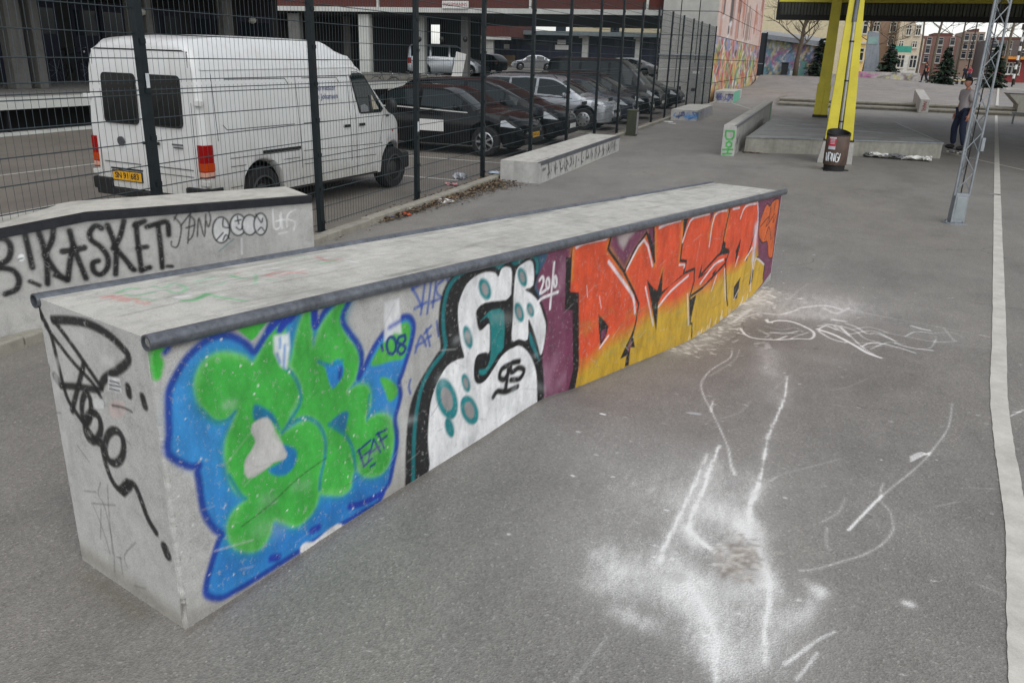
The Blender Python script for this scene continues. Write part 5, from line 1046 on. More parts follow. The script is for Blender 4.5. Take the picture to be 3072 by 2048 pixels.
def wheel(parent, x, y, r, w_, sgn, style='alloy', rim=None):
    key = (round(r, 3), style, rim.name if rim else '')
    if key not in WH:
        t = MB(); t.lathe([(r * .66, -w_ / 2), (r * .93, -w_ / 2), (r, -w_ * .32), (r, w_ * .32), (r * .93, w_ / 2), (r * .66, w_ / 2), (r * .62, w_ * .3), (r * .62, -w_ * .3)], n=32, axis='y', cap=False)
        q = MB(); q.lathe([(r * .62, -w_ * .3), (r * .62, w_ * .15)], n=28, axis='y', cap=True) if False else None
        k = MB(); R0 = r * .66
        k.lathe([(R0, -.01), (R0, .03), (R0 * .9, .04), (R0 * .88, .0)], n=28, axis='y', cap=False)
        if style == 'alloy':
            for i in range(7):
                a = 2 * math.pi * i / 7; u = Vector((math.cos(a), 0, math.sin(a))); k.bar(u * R0 * .15 + Vector((0, .03, 0)), u * R0 * .92 + Vector((0, .02, 0)), R0 * .2, .03, (0, 1, 0))
            k.lathe([(R0 * .24, .0), (R0 * .22, .05), (0.001, .05)], n=14, axis='y', cap=False)
        elif style == 'cover':
            k.lathe([(R0 * .9, .0), (R0 * .86, .035), (R0 * .55, .055), (0.001, .06)], n=28, axis='y', cap=False)
            for i in range(8): a = 2 * math.pi * (i + .5) / 8; u = Vector((math.cos(a), 0, math.sin(a)))
        else:
            k.lathe([(R0 * .9, -.04), (R0 * .7, -.06), (R0 * .45, -.01), (R0 * .3, .0), (0.001, .0)], n=28, axis='y', cap=False)
        d = MB(); d.lathe([(R0 * .95, -.012), (0.001, -.012)], n=24, axis='y', cap=False)
        if style == 'cover':
            hh = MB()
            for i in range(8): a = 2 * math.pi * (i + .5) / 8; hh.lathe([(R0 * .13, .044), (R0 * .12, .056), (.001, .058)], (R0 * .68 * math.cos(a), 0, R0 * .68 * math.sin(a)), 8, 'y', False)
            WH[key + ('h',)] = hh.build('vent', M_trim)
            COL.objects.unlink(WH[key + ('h',)])
        tt, kk_, dd_ = t.build('wheel', M_tyre, smooth=40), k.build('rim', rim or M_rim, smooth=35), d.build('brake_disc', M_under)
        for z in (tt, kk_, dd_): COL.objects.unlink(z)
        WH[key] = (tt.data, kk_.data, dd_.data)
    me = WH[key]; o = link('wheel', me[0], parent, loc=(x, y, r)); o.rotation_euler = (0, 0, 0 if sgn > 0 else math.pi)
    link('rim', me[1], o, loc=(0, w_ * .38, 0)); link('brake_disc', me[2], o, loc=(0, w_ * .36, 0))
    if key + ('h',) in WH: link('vent', WH[key + ('h',)].data, o, loc=(0, w_ * .38, 0))
    return o
def blob(name, m, parent, c, sx_, sy_, sz, rz=0, n=12):
    b = MB(); b.lathe([(max(.001, math.sin(math.pi * k / 8)), -math.cos(math.pi * k / 8)) for k in range(9)], n=n, cap=False)
    o = b.build(name, m, parent, smooth='all'); o.location = c; o.scale = (sx_, sy_, sz); o.rotation_euler = (0, 0, rz); return o
def car(name, label, paint, pos_, rz, L=4.4, W=1.78, H=1.44, kind='sedan', group='cars parked along the fence', wheel_style='alloy', detail=True, rim=None, roofrails=False, plate=None):
    o = thing(name, label, 'van' if kind == 'van' else 'car', pos_, rz, group)
    fo, ro = .82, 4.4 and L - .82 - L * .60; xf = L - fo; xr = xf - L * .60; r = .315
    hb = .62 if kind != 'van' else .7
    if kind == 'sedan': top = [(0, .86), (.03, .98), (.12, 1.03), (.55, 1.04), (.72, 1.05), (1.35, H - .07), (1.8, H), (2.4, H), (2.75, H - .05), (3.35, 1.03), (3.5, .96), (4.0, .87), (4.28, .74), (4.36, .62), (4.4, .52)]
    elif kind == 'hatch': top = [(0, .80), (.02, .95), (.10, 1.05), (.45, H - .14), (.8, H - .04), (1.5, H), (2.2, H), (2.6, H - .08), (3.5, 1.04), (3.65, .98), (4.05, .87), (4.30, .74), (4.37, .6), (4.4, .5)]
    elif kind == 'estate': top = [(0, .80), (.02, .98), (.08, 1.10), (.30, H - .10), (.5, H - .03), (1.5, H), (2.3, H - .01), (2.7, H - .09), (3.4, 1.05), (3.55, 1.0), (4.05, .90), (4.30, .76), (4.37, .62), (4.4, .5)]
    else: top = [(0, .9), (.02, 1.2), (.06, H - .22), (.18, H - .04), (.5, H), (2.6, H), (3.0, H - .10), (3.75, 1.18), (3.85, 1.12), (4.15, 1.0), (4.32, .85), (4.38, .68), (4.4, .55)]
    k = L / 4.4; top = [(x * k, z) for x, z in top]
    width = [(0, .80), (.06, .88), (.25, .95), (.8, .99), (2.2, 1.0), (3.4, .985), (3.9, .93), (4.2, .84), (4.34, .70), (4.4, .55)]; width = [(x * k, v) for x, v in width]
    belt = lambda x: interp([(0, .93), (1.5 * k, .97), (3.4 * k, .90), (4.0 * k, .80), (4.4 * k, .50)], x) + (.12 if kind == 'van' else 0)
    lv = [lambda x, T, w: (w, min(.42, T - .12)), lambda x, T, w: (w * 1.0, min(.62, T - .08)), lambda x, T, w: (w * .985, min(belt(x), T - .04)),
          lambda x, T, w: (w * .96 - max(0, T - belt(x)) * .34, max(min(belt(x), T - .04) + .01, T - .055)) if T - belt(x) > .1 else (w * .93, T - .025), lambda x, T, w: ((w * .96 - max(0, T - belt(x)) * .34) * .62, T - .012)]
    lf = Loft(L, W, top, width, lv, [xf, xr], r + .065, r, .21)
    lf.body('body', paint, o)
    b5 = 5                                             # row of the belt line
    ws0, ws1 = {'sedan': (2.86, 3.36), 'hatch': (2.72, 3.52), 'estate': (2.82, 3.40), 'van': (3.1, 3.74)}[kind]
    lf.screen('windscreen', M_glass, o, ws0 * k, ws1 * k, 6, .93)
    rs0, rs1 = {'sedan': (.74, 1.3), 'hatch': (.13, .5), 'estate': (.10, .33), 'van': (.03, .06)}[kind]
    if kind != 'van': lf.screen('rear_window', M_glass, o, rs0 * k, rs1 * k, 6, .9)
    sides = {'sedan': [(.98, 1.2), (1.26, 2.02), (2.10, 3.05)], 'hatch': [(.55, 1.0), (1.06, 1.95), (2.03, 2.95), (3.0, 3.3)], 'estate': [(.35, 1.15), (1.22, 2.02), (2.10, 3.08)], 'van': [(.2, 1.3), (1.4, 2.4), (2.5, 3.35)]}[kind]
    for sg in (-1, 1):
        for a, b in sides: lf.pane('side_window', M_glass, o, a * k, b * k, b5, .10, .90, sg)
        for xw in (xf, xr): wheel(o, xw, sg * (W / 2 - .10), r, .2, sg, wheel_style, rim)
        if detail:
            zh = .66
            lf.pane('headlight', M_lamp, o, 3.93 * k, 4.36 * k, 4, .12, .98, sg, 10, .012); lf.pane('belt_trim', M_chrome, o, .9 * k, 3.2 * k, 4, .93, 1.0, sg, 12, .006)
            lf.pane('taillight', M_red, o, .02, .22 * k, 4, .2, 1.0, sg, 6, .008)
            blob('mirror', paint, o, (2.98 * k, sg * (W / 2 + .07), belt(3 * k) + .08), .07, .11, .07)
            for xh in (1.45, 2.35): blob('door_handle', paint, o, (xh * k, sg * (W / 2 - .005), belt(2 * k) - .10), .09, .02, .018)
            for xd in (1.25, 2.12, 3.08):
                q = MB(); q.grid([[lf.side(x, rr_, t, sg, .003) for rr_, t in ((2, .6), (3, .5), (4, .5), (4, 1.0))] for x in (xd * k - .005, xd * k + .005)]); q.build('door_gap', M_under, o, fixn=False)
            q = MB(); q.grid([[lf.side(x, 3, t, sg, .012) for t in (.35, .65)] for x in np.linspace(.75 * k, 3.5 * k, 14)]); q.build('side_moulding', M_trim if kind == 'estate' else paint, o, fixn=False)
    if detail:
        MB().box(L - .035, L + .01, -.34, .34, .50, .60).build('grille', M_trim, o, bevel=.01); MB().box(L - .06, L + .012, -.55, .55, .27, .38).build('air_intake', M_trim, o, bevel=.02)
        pl = MB().box(L + .012, L + .022, -.25, .25, .40, .51).build('number_plate', plate or M_plate_w, o)
        if plate is not None: text_mesh('plate_text', 'TN 47 218', .085, M_ink, pl, Matrix.Translation((L + .024, 0, .455)) @ Matrix(((0, 0, 1, 0), (1, 0, 0, 0), (0, 1, 0, 0), (0, 0, 0, 1))))
    if roofrails:
        for sg in (-1, 1): MB().tube([(x * k, sg * (W / 2 - .27), lf.t(x * k) + z) for x, z in ((.5, -.02), (.6, .05), (2.5, .05), (2.65, -.02))], .014, 6).build('roof_rail', M_trim, o, smooth='all')
    return o
P_blk = paint_car('car_black', (4, 5, 8), .14, .0); P_dk = paint_car('car_dark_grey', (14, 16, 20), .16, .1); P_sil = paint_car('car_silver', (176, 180, 184), .25, .6); P_gry = paint_car('car_grey', (58, 63, 72), .22, .5); P_wht = paint_car('car_white', (206, 208, 208), .3, 0.)
NZ = -5.82
A_ = car('parked_car', 'shiny black saloon with alloy wheels parked next to the white van', P_blk, (NZ - 4.5, 17.5, .005), R(-1), 4.5, 1.8, 1.42, 'sedan', plate=M_plate_y)
MB().box(2.15, 2.72, -.925, -.912, .48, .72).build('door_sign', M_plate_w, A_)
B_c = car('parked_car', 'black rounded family car with big clear headlights, second from the van', P_dk, (NZ - 4.75, 20.3, .005), R(1), 4.75, 1.82, 1.52, 'hatch')
MB().box(4.52, 4.60, -.82, -.3, .44, .47).build('bumper_trim', M_chrome, B_c); MB().box(4.52, 4.60, .3, .82, .44, .47).build('bumper_trim', M_chrome, B_c)
car('parked_car', 'silver estate car with roof rails and round wheel covers', P_sil, (NZ - 4.45, 25.4, .005), R(-1), 4.45, 1.78, 1.54, 'estate', wheel_style='cover', roofrails=True)
car('parked_car', 'dark grey saloon squeezed beside the silver estate car', P_gry, (NZ - 4.5, 28.1, .005), R(1), 4.5, 1.8, 1.45, 'sedan', wheel_style='cover')
car('parked_car', 'dark estate car parked in front of the black van', P_dk, (NZ - 4.65, 31.0, .005), 0, 4.65, 1.82, 1.56, 'estate', roofrails=True)
car('parked_van', 'large black van with roof above the neighbouring cars', P_blk, (NZ - 5.0, 34.2, .005), 0, 4.8, 1.95, 2.06, 'van')
car('parked_car', 'low dark car parked nearest the grey concrete wall', P_dk, (NZ - 4.4, 38.2, .005), 0, 4.4, 1.78, 1.40, 'sedan')
car('parked_car', 'light car half hidden behind the black van', P_wht, (-17.0, 70.0, .69), R(-12), 4.3, 1.75, 1.42, 'hatch', group='cars in the yard')
def at_car(px, py, dpt):
    d = ray(px, py); d = Vector((d.x, d.y, 0)); d.normalize(); return Vector((d.x * dpt, d.y * dpt, .695))
p_ = at_car(1668, 206, 84); f_ = ray(1536, 500); rv = Vector((-f_.y, f_.x, 0)).normalized()
car('yard_car', 'small silver saloon standing alone by the dark blue sheds', P_sil, p_, math.atan2(rv.y, rv.x) + R(4), 4.4, 1.75, 1.42, 'sedan', 'cars in the yard')
p_ = at_car(1508, 212, 66); car('yard_car', 'black hatchback seen from behind at the covered gateway', P_blk, p_, math.atan2(rv.y, rv.x) + R(-32), 4.2, 1.74, 1.45, 'hatch', 'cars in the yard')
p_ = at_car(1225, 215, 55); car('yard_van', 'silver sloping-nosed van under the gateway roof', P_sil, p_, math.atan2(rv.y, rv.x) + math.pi + R(4), 4.7, 1.9, 1.9, 'van', 'cars in the yard')

# ================================================================= the white van
VA, VB = -6.84, 9.0
van = thing('white_van', 'dirty white high-roofed delivery van parked behind the fence', 'van', (0, 0, 0))
m, n, b = new_mat('van_white'); p = pos(n); sz = n.nodes.new('ShaderNodeSeparateXYZ'); n.links.new(p, sz.inputs[0])
grime = mth(n, 'MULTIPLY', ramp(n, noise(n, 3, 6, .7, p), [(.3, .25), (.75, 1.)]), ramp(n, mth(n, 'DIVIDE', sz.outputs[2], 2.6), [(.06, .95), (.32, .32), (.9, .10)]))
streak = ramp(n, noise(n, 9, 5, .6, mapping(n, p, (1, 1, .12))), [(.5, 0.), (.8, .35)])
col = mixc(n, grime, lin((214, 216, 216)), lin((142, 134, 114))); col = mixc(n, streak, col, lin((170, 162, 146)))
n.links.new(col, b.inputs['Base Color']); b.inputs['Roughness'].default_value = .35; b.inputs['Coat Weight'].default_value = .3
M_van = m
VL, VW = 4.42, 1.93; xr_, xf_ = .97, 3.97; vr = .325
top = [(0, 2.06), (.05, 2.13), (.25, 2.18), (1.0, 2.22), (2.3, 2.22), (2.62, 2.19), (2.90, 2.08), (3.08, 1.97), (3.22, 1.84), (3.70, 1.36), (3.80, 1.28), (4.02, 1.18), (4.22, 1.02), (4.34, .86), (4.42, .55)]
width = [(0, .955), (.08, .985), (.35, 1.0), (3.3, 1.0), (3.8, .985), (4.1, .94), (4.26, .86), (4.36, .76), (4.42, .64)]
vl = [lambda x, T, w: (w, min(.50, T - .30)), lambda x, T, w: (w * 1.0, min(.88, T - .2)), lambda x, T, w: (w * .99, min(1.16, T - .10)), lambda x, T, w: (w * (.94 if T > 1.85 else .99 - .06 * (max(T, 1.2) - 1.2) / .65), min(1.80, T - .05)),
      lambda x, T, w: (w * (.86 if T > 1.85 else .90), min(2.02, T - .03) if T > 2.05 else T - .03), lambda x, T, w: (w * .70, T - .02), lambda x, T, w: (w * .38, T - .006)]
vf = Loft(VL, VW, top, width, vl, [xf_, xr_], vr + .065, vr, .27, .045)
vf.body('body', M_van, van)
hd_ = 1.467; van.rotation_euler = (0, 0, hd_); van.location = (-7.677, 7.996, .005)
for sg in (-1, 1):
    for xw in (xf_, xr_): wheel(van, xw, sg * (VW / 2 - .12), vr, .21, sg, 'steel', mat('steel_rim', (60, 60, 60), .6, .4))
vf.screen('windscreen', M_glass, van, 3.26, 3.68, 7, .95)
rp = lambda y, z, d=-.006: Vector((.045 * max(0, z - 1.2) + d - .0, y, z))
def rear_patch(name, pts, m, par, d=-.006):
    q = MB(); q.prism(pts, lambda p: rp(p[0], p[1], d), lambda p: rp(p[0], p[1], d + .02)); return q.build(name, m, par)
def rrect(y0, y1, z0, z1, r=.06, n=4):
    out = []
    for cy_, cz_, a0 in ((y1 - r, z0 + r, -90), (y1 - r, z1 - r, 0), (y0 + r, z1 - r, 90), (y0 + r, z0 + r, 180)):
        for k in range(n + 1): a = R(a0 + 90 * k / n); out.append((cy_ + r * math.cos(a), cz_ + r * math.sin(a)))
    return out
M_dkglass = glass('rear_glass', (16, 18, 18), .12)
for y0, y1 in ((.07, .66), (-.66, -.07)):
    w_ = rear_patch('rear_window', rrect(y0, y1, 1.16, 1.755), M_trim, van, -.008); rear_patch('pane', rrect(y0 + .022, y1 - .022, 1.182, 1.733), M_dkglass, w_, -.011)
for pts in ([(-.005, .36), (.005, .36), (.005, 2.02), (-.005, 2.02)], [(-.76, 2.02), (.76, 2.02), (.72, 2.035), (-.72, 2.035)], [(-.83, .36), (-.822, .36), (-.79, 2.02), (-.798, 2.02)], [(.822, .36), (.83, .36), (.798, 2.02), (.79, 2.02)], [(.12, .68), (.76, .68), (.76, .687), (.12, .687)], [(-.76, .68), (-.12, .68), (-.12, .687), (-.76, .687)], [(-.76, .60), (-.12, .60), (-.12, .605), (-.76, .605)], [(.10, .595), (.66, .595), (.66, .615), (.10, .615)]): rear_patch('panel_gap', pts, M_under, van, -.004)
plt = rear_patch('number_plate', [(.11, .455), (.64, .455), (.64, .585), (.11, .585)], M_trim, van, -.012); rear_patch('plate_face', [(.122, .465), (.628, .465), (.628, .575), (.122, .575)], M_plate_y, plt, -.015)
RM = Matrix(((0, 0, -1, 0), (-1, 0, 0, 0), (0, 1, 0, 0), (0, 0, 0, 1)))
text_mesh('plate_text', 'SN 91 683', .10, M_ink, plt, Matrix.Translation((-.0165, .375, .52)) @ RM, 0, True)
q = MB(); q.lathe([(.055, -.02), (.055, .0)], (0, .41, .95), 20, 'x'); q.build('badge', mat('badge_grey', (90, 92, 96), .4, .6), van)
MB().bar((-.03, .0, .955), (-.03, -.27, .965), .03, .035).build('door_handle', M_trim, van, bevel=.006)
for pts in ([(-.62, .96), (-.46, .96), (-.46, .975), (-.62, .975)], [(-.62, .925), (-.48, .925), (-.48, .938), (-.62, .938)]): rear_patch('badge_text', pts, MATS['badge_grey'], van, -.008)
for sg in (-1, 1):
    for z0, z1, mm in ((.60, .985, M_red), (.68, .775, M_amber), (.615, .67, glass('lamp_pale', (196, 150, 130), .2))):
        d = 0 if mm is M_red else .004
        q = MB(); q.prism([(-.012 - d, sg * .865), (-.012 - d, sg * .945), (.02, sg * (.965 + d)), (.13 + d, sg * (.978 + d)), (.13 + d, sg * .93), (.03, sg * .86)], lambda p: Vector((p[0], p[1], z0)), lambda p: Vector((p[0], p[1], z1))); q.build('tail_lamp', mm, van, bevel=.004)
    MB().box(-.05, .26, sg * .81 - .16, sg * .81 + .16, .33, .48).build('bumper_corner', M_trim, van, bevel=.02)
    for z in (.54, 1.46): MB().box(-.015, .05, sg * .93 - .06, sg * .93 + .06, z - .032, z + .032).build('hinge', M_van, van, bevel=.008)
MB().box(-.06, .04, -.9, .9, .27, .36).build('rear_step', M_trim, van, bevel=.015)
def gap(name, pts, m=M_under, wd=.007, sg=-1, off=.003, par=None):
    """thin line over the van's side through (x, z) points"""
    q = MB()
    def sp(x, z, o_):
        c = vf.sec(x); ys, zs_ = [u[0] for u in c[1:8]], [u[1] for u in c[1:8]]; return vf.P(x, sg * (float(np.interp(z, zs_, ys)) + o_), z)
    for (x0, z0), (x1, z1) in zip(pts[:-1], pts[1:]):
        n_ = 6; d = Vector((x1 - x0, z1 - z0)).normalized(); nx, nz = -d.y * wd / 2, d.x * wd / 2
        q.grid([[sp(x0 + (x1 - x0) * t + s_ * nx, z0 + (z1 - z0) * t + s_ * nz, off) for s_ in (-1, 1)] for t in np.linspace(0, 1, n_)])
    return q.build(name, m, par or van, fixn=False)
for pts in ([(1.72, .36), (1.72, 1.74), (2.84, 1.74), (2.84, .34)], [(2.97, .34), (2.98, 1.18), (2.90, 1.76)], [(3.56, .75), (3.66, 1.16)], [(.12, 1.95), (3.08, 1.95)], [(.40, .80), (1.68, .80)], [(.40, .70), (1.68, .70)], [(1.76, .78), (3.62, .74)], [(1.76, .60), (3.45, .58)], [(.34, 1.20), (.40, 1.14), (1.62, 1.14)], [(1.80, 1.14), (2.7, 1.14)], [(.45, 1.72), (1.52, 1.72), (1.58, 1.64)], [(1.86, 1.72), (2.6, 1.72), (2.66, 1.64)], [(2.95, 1.79), (3.1, 1.79), (3.2, 1.75)], [(.24, 1.02), (.24, 1.78)], [(.38, .45), (.58, .45)]): gap('panel_gap', pts, wd=.008)
gap('slide_rail', [(.97, .83), (1.70, .83)], M_trim, .04, off=.01); gap('gutter', [(.08, 1.84), (3.0, 1.87), (3.16, 1.83)], M_van, .035, off=.012); gap('sill_dirt', [(1.4, .31), (3.5, .31)], M_trim, .02)
for x in (2.74, 3.10): q = gap('door_handle', [(x - .075, 1.05), (x + .075, 1.05)], M_trim, .04, off=.02)
vw_ = [(3.07, 1.20), (3.62, 1.20), (3.68, 1.25), (3.28, 1.72), (3.2, 1.775), (2.93, 1.775), (2.91, 1.73)]
def side_poly(name, pts, m, off, par=van, sg=-1):
    c = lambda x, z: vf.P(x, sg * (float(np.interp(z, [u[1] for u in vf.sec(min(x, 3.2))[1:8]], [u[0] for u in vf.sec(min(x, 3.2))[1:8]])) + off), z)
    xs_ = [p[0] for p in pts]; q = MB(); G = []
    for x in np.linspace(min(xs_) + .002, max(xs_) - .002, 16):
        zz_ = []
        for i in range(len(pts)):
            (xa, za), (xb, zb) = pts[i], pts[(i + 1) % len(pts)]
            if (xa - x) * (xb - x) <= 0 and xa != xb: zz_.append(za + (zb - za) * (x - xa) / (xb - xa))
        G.append([c(x, z) for z in np.linspace(min(zz_), max(zz_), 6)])
    q.grid(G); return q.build(name, m, par, fixn=False, smooth='all')
for sg in (-1, 1):
    sw = side_poly('side_window', vw_, M_trim, .006, van, sg); side_poly('pane', [(3.09, 1.225), (3.60, 1.225), (3.64, 1.26), (3.26, 1.70), (3.19, 1.75), (2.955, 1.75), (2.935, 1.72)], M_glass, .009, sw, sg)
    gap('window_post', [(3.36, 1.22), (3.30, 1.66)], M_trim, .03, sg, .014, sw)
    blob('mirror', M_trim, van, (3.72, sg * 1.08, 1.30), .06, .10, .12)
side_poly('seat_shape', [(3.1, 1.225), (3.3, 1.225), (3.28, 1.30), (3.2, 1.34), (3.1, 1.32)], mat('seat_grey', (120, 122, 124), .8), .0125, van); side_poly('dash_papers', [(3.40, 1.25), (3.56, 1.25), (3.40, 1.46), (3.38, 1.46)], mat('papers', (170, 164, 146), .8, var=.5, scale=20), .0125, van)
MB().box(4.20, VL + .07, -.90, .90, .27, .54).build('front_bumper', M_trim, van, bevel=.04)
gap('indicator', [(3.93, .91), (3.97, .91)], M_amber, .035, off=.008); gap('badge_text', [(3.76, 1.14), (3.86, 1.14)], MATS['badge_grey'], .028, off=.006); gap('front_lamp', [(4.28, .74), (4.36, .74)], M_amber, .16, off=.012)
M_blue_ink = mat('sign_blue', (58, 66, 120), .5, var=.1); SM = Matrix(((1, 0, 0, 0), (0, 0, -1, 0), (0, 1, 0, 0), (0, 0, 0, 1)))
for s_, x, z in (('nermester', 2.33, 1.585), ('n Johansen', 2.36, 1.47)):
    y = -(float(np.interp(z, [u[1] for u in vf.sec(2.3)[1:8]], [u[0] for u in vf.sec(2.3)[1:8]])) + .008); t_ = text_mesh('side_lettering', s_, .105, M_blue_ink, van, Matrix.Translation((x, y, z)) @ SM @ Matrix.Rotation(R(-4.5), 4, 'X'))
# ================================================================= buildings
M_brick = None
m, n, b = new_mat('red_brick'); p = pos(n); br = n.nodes.new('ShaderNodeTexBrick'); sp_ = n.nodes.new('ShaderNodeSeparateXYZ'); n.links.new(p, sp_.inputs[0]); cb = n.nodes.new('ShaderNodeCombineXYZ')
n.links.new(mth(n, 'ADD', sp_.outputs[0], sp_.outputs[1]), cb.inputs[0]); n.links.new(sp_.outputs[2], cb.inputs[1]); n.links.new(cb.outputs[0], br.inputs['Vector'])
br.inputs['Scale'].default_value = 4.2; br.inputs['Color1'].default_value = (*lin((84, 38, 31)), 1); br.inputs['Color2'].default_value = (*lin((72, 33, 28)), 1); br.inputs['Mortar'].default_value = (*lin((90, 68, 60)), 1); br.inputs['Mortar Size'].default_value = .012
n.links.new(mixc(n, .35, br.outputs['Color'], ramp(n, noise(n, .6, 5, .6, p), [(.3, lin((70, 33, 28))), (.7, lin((90, 43, 35)))])), b.inputs['Base Color']); b.inputs['Roughness'].default_value = .9; M_brick = m
M_fascia = mat('white_fascia', (190, 192, 186), .6, var=.2, scale=1.2); M_dkwall = mat('dark_wall', (22, 24, 26), .8, var=.3); M_bluedoor = mat('dark_blue_door', (16, 25, 50), .55, var=.25, scale=2); M_colc = concrete('column_concrete', (104, 104, 100)); M_soff = mat('soffit_dark', (40, 40, 40), .9)
M_win = glass('window_glass', (44, 50, 56), .1); M_frame = mat('window_frame', (196, 194, 186), .6, var=.1)
# ---- loading dock along the yard
rp_y = np.concatenate([np.linspace(40, 60, 24), [80, 140, 200]]); A_, B_ = np.meshgrid(np.array([-60, -30, -8.5]), rp_y, indexing='ij'); t__ = np.clip((B_ - 42) / 14, 0, 1)
rm_ = grid_mesh('yard_rise', np.stack([A_, B_, .69 * t__ * t__ * (3 - 2 * t__) + .006 - .02 * (B_ < 41)], 2)); rm_.materials.append(M_park); struct(link('yard_rise', rm_))
dock = thing('loading_dock_building', 'dark loading dock building with blue doors and a white platform edge behind the van', 'building', (0, 0, 0))
MB().box(-24, -17.5, 0, 34, .60, .845).build('platform', concrete('dock_concrete', (152, 150, 144)), dock); MB().box(-17.5, -17.44, 0, 34, .58, .85).build('platform_edge', M_fascia, dock)
MB().box(-24, -18.4, 0, 34, .0, .60).build('dock_base', M_dkwall, dock); MB().box(-17.62, -17.42, 0, 34, 0, .07).build('kerb_edge', M_fascia, dock)
for y in np.arange(1.2, 34, 2.6): MB().box(-17.62, -17.54, y - .03, y + .03, .05, .60).build('edge_prop', M_steel_dk, dock)
MB().box(-24.4, -24, 0, 34, .84, 9).build('back_wall', M_dkwall, dock); MB().box(-24.4, -16.6, -2, 34, 4.62, 5.0).build('roof_slab', M_soff, dock); MB().box(-17.2, -16.8, -2, 34, 5.0, 12).build('upper_wall', M_brick, dock)
for i, y in enumerate(np.arange(2.0, 33.5, 2.9)):
    d = MB().box(-23.99, -23.92, y, y + 2.35, .85, 3.4).build('door', M_bluedoor, dock)
    MB().box(-23.92, -23.90, y + 1.16, y + 1.19, .85, 3.4).build('door_seam', M_under, d); MB().box(-23.92, -23.89, y + .15, y + 1.0, 2.3, 3.1).build('door_window', M_win, d); MB().box(-23.92, -23.89, y + 1.35, y + 2.2, 2.3, 3.1).build('door_window', M_win, d)
    MB().box(-23.99, -23.95, y + 2.35, y + 2.9, .85, 4.4).build('wall_pier', mat('pier_grey', (44, 46, 46), .8), dock)
for px_ in (40, 105, 405, 445, 682): 
    q = at_a(px_, 140, -20.4); w2 = .24 if px_ in (40, 682) else .14; MB().box(-20.4 - .16, -20.4 + .16, q.y - w2, q.y + w2, .845, 4.62).build('column', M_colc, dock, bevel=.015)
for y in (9.5, 15.5, 21.5, 27): 
    lm2 = MB().lathe([(.02, .0), (.13, .05), (.15, .14), (.1, .22), (.02, .25)], (-20.2, y, 2.9), 14).build('wall_lamp', mat('lamp_globe', (180, 180, 170), .3), dock, smooth='all')
MB().box(-23.94, -23.9, 14.2, 14.8, 2.1, 2.6).build('notice_sign', M_plate_w, dock); MB().box(-23.94, -23.9, 16.6, 16.9, 2.1, 2.75).build('notice_sign', M_plate_w, dock); MB().box(-23.94, -23.9, 25.0, 26.1, 3.75, 4.2).build('notice_sign', mat('sign_orange', (176, 120, 36), .6), dock); MB().box(-23.94, -23.9, 6.5, 7.3, 2.2, 2.6).build('notice_sign', MATS['sign_orange'], dock)
# ---- bridge building across the end of the yard
br_ = thing('brick_bridge_building', 'red brick building bridging the yard on a long white fascia', 'building', (0, 0, 0))
MB().box(-44, -5.75, 46, 62, 4.5, 15).build('wall', M_brick, br_); MB().box(-44, -5.75, 45.6, 62.1, 4.24, 4.5).build('fascia', M_fascia, br_); MB().box(-44, -5.8, 46.0, 62, 4.12, 4.24).build('soffit', M_soff, br_)
for px_ in (1133, 1590, 1960 - 18): q = at_b(px_, 20, 45.9); MB().box(q.x - .06, q.x + .06, 45.88, 46, 4.5, 9).build('downpipe', M_fascia, br_)
for px_, w2, yy in ((1098, .36, 46.2), (1268, .22, 48), (1397, .24, 47.5), (890, .4, 46.2), (1045, .25, 50)): q = at_b(px_, 130, yy); MB().box(q.x - w2, q.x + w2, yy - .2, yy + .2, 0, 4.2).build('column', M_fascia if px_ in (1098, 1268) else M_colc, br_, bevel=.01)
MB().box(-44, -24.5, 51, 51.3, 0, 4.2).build('inner_wall', M_dkwall, br_); MB().box(-24.2, -21.4, 52, 52.3, 0, 4.2).build('inner_wall', mat('inner_dark', (24, 26, 28), .8), br_); q0, q1 = at_b(1352, 130, 50.6), at_b(1392, 130, 50.6); MB().box(q0.x, q1.x, 50.6, 50.9, 0, 4.2).build('inner_wall', MATS['inner_dark'], br_); q0, q1 = at_b(1324, 130, 61), at_b(1356, 130, 61); MB().box(q0.x, q1.x, 61, 61.6, 0, 4.2).build('inner_wall', M_fascia, br_)
MB().box(-44, -20.5, 44.6, 46, 0, .84).build('dock_ledge', concrete('ledge_concrete2', (120, 118, 110)), br_)
q = at_b(1365, 33, 45.5); MB().box(q.x - .8, q.x + .8, 45.5, 45.58, 4.46, 4.86).build('name_sign', M_plate_w, br_)
tm = text_mesh('sign_text', 'INGEMANNS', .26, mat('sign_red', (170, 40, 40), .6), br_, Matrix.Translation((q.x, 45.49, 4.66)) @ SM)
for px_ in (1262, 1330, 1400): q = at_b(px_, 118, 46.0); blob('lamp', M_trim, br_, (q.x, 45.8, q.z), .14, .14, .16)
tag(o := thing('notice_board', 'white leaning notice board under the bridge building', 'sign board', at_car(1368, 226, 47)), 'white leaning notice board under the bridge building', 'sign board')
pb = MB().box(-.28, .28, -.02, .02, .1, 1.45).build('panel', M_plate_w, o); pb.rotation_euler = (R(8), R(12), YAW)
for s in (-.25, .25): MB().tube([(s, .0, .0), (s, .3, 1.3)], .02, 6).build('leg', M_trim, o)
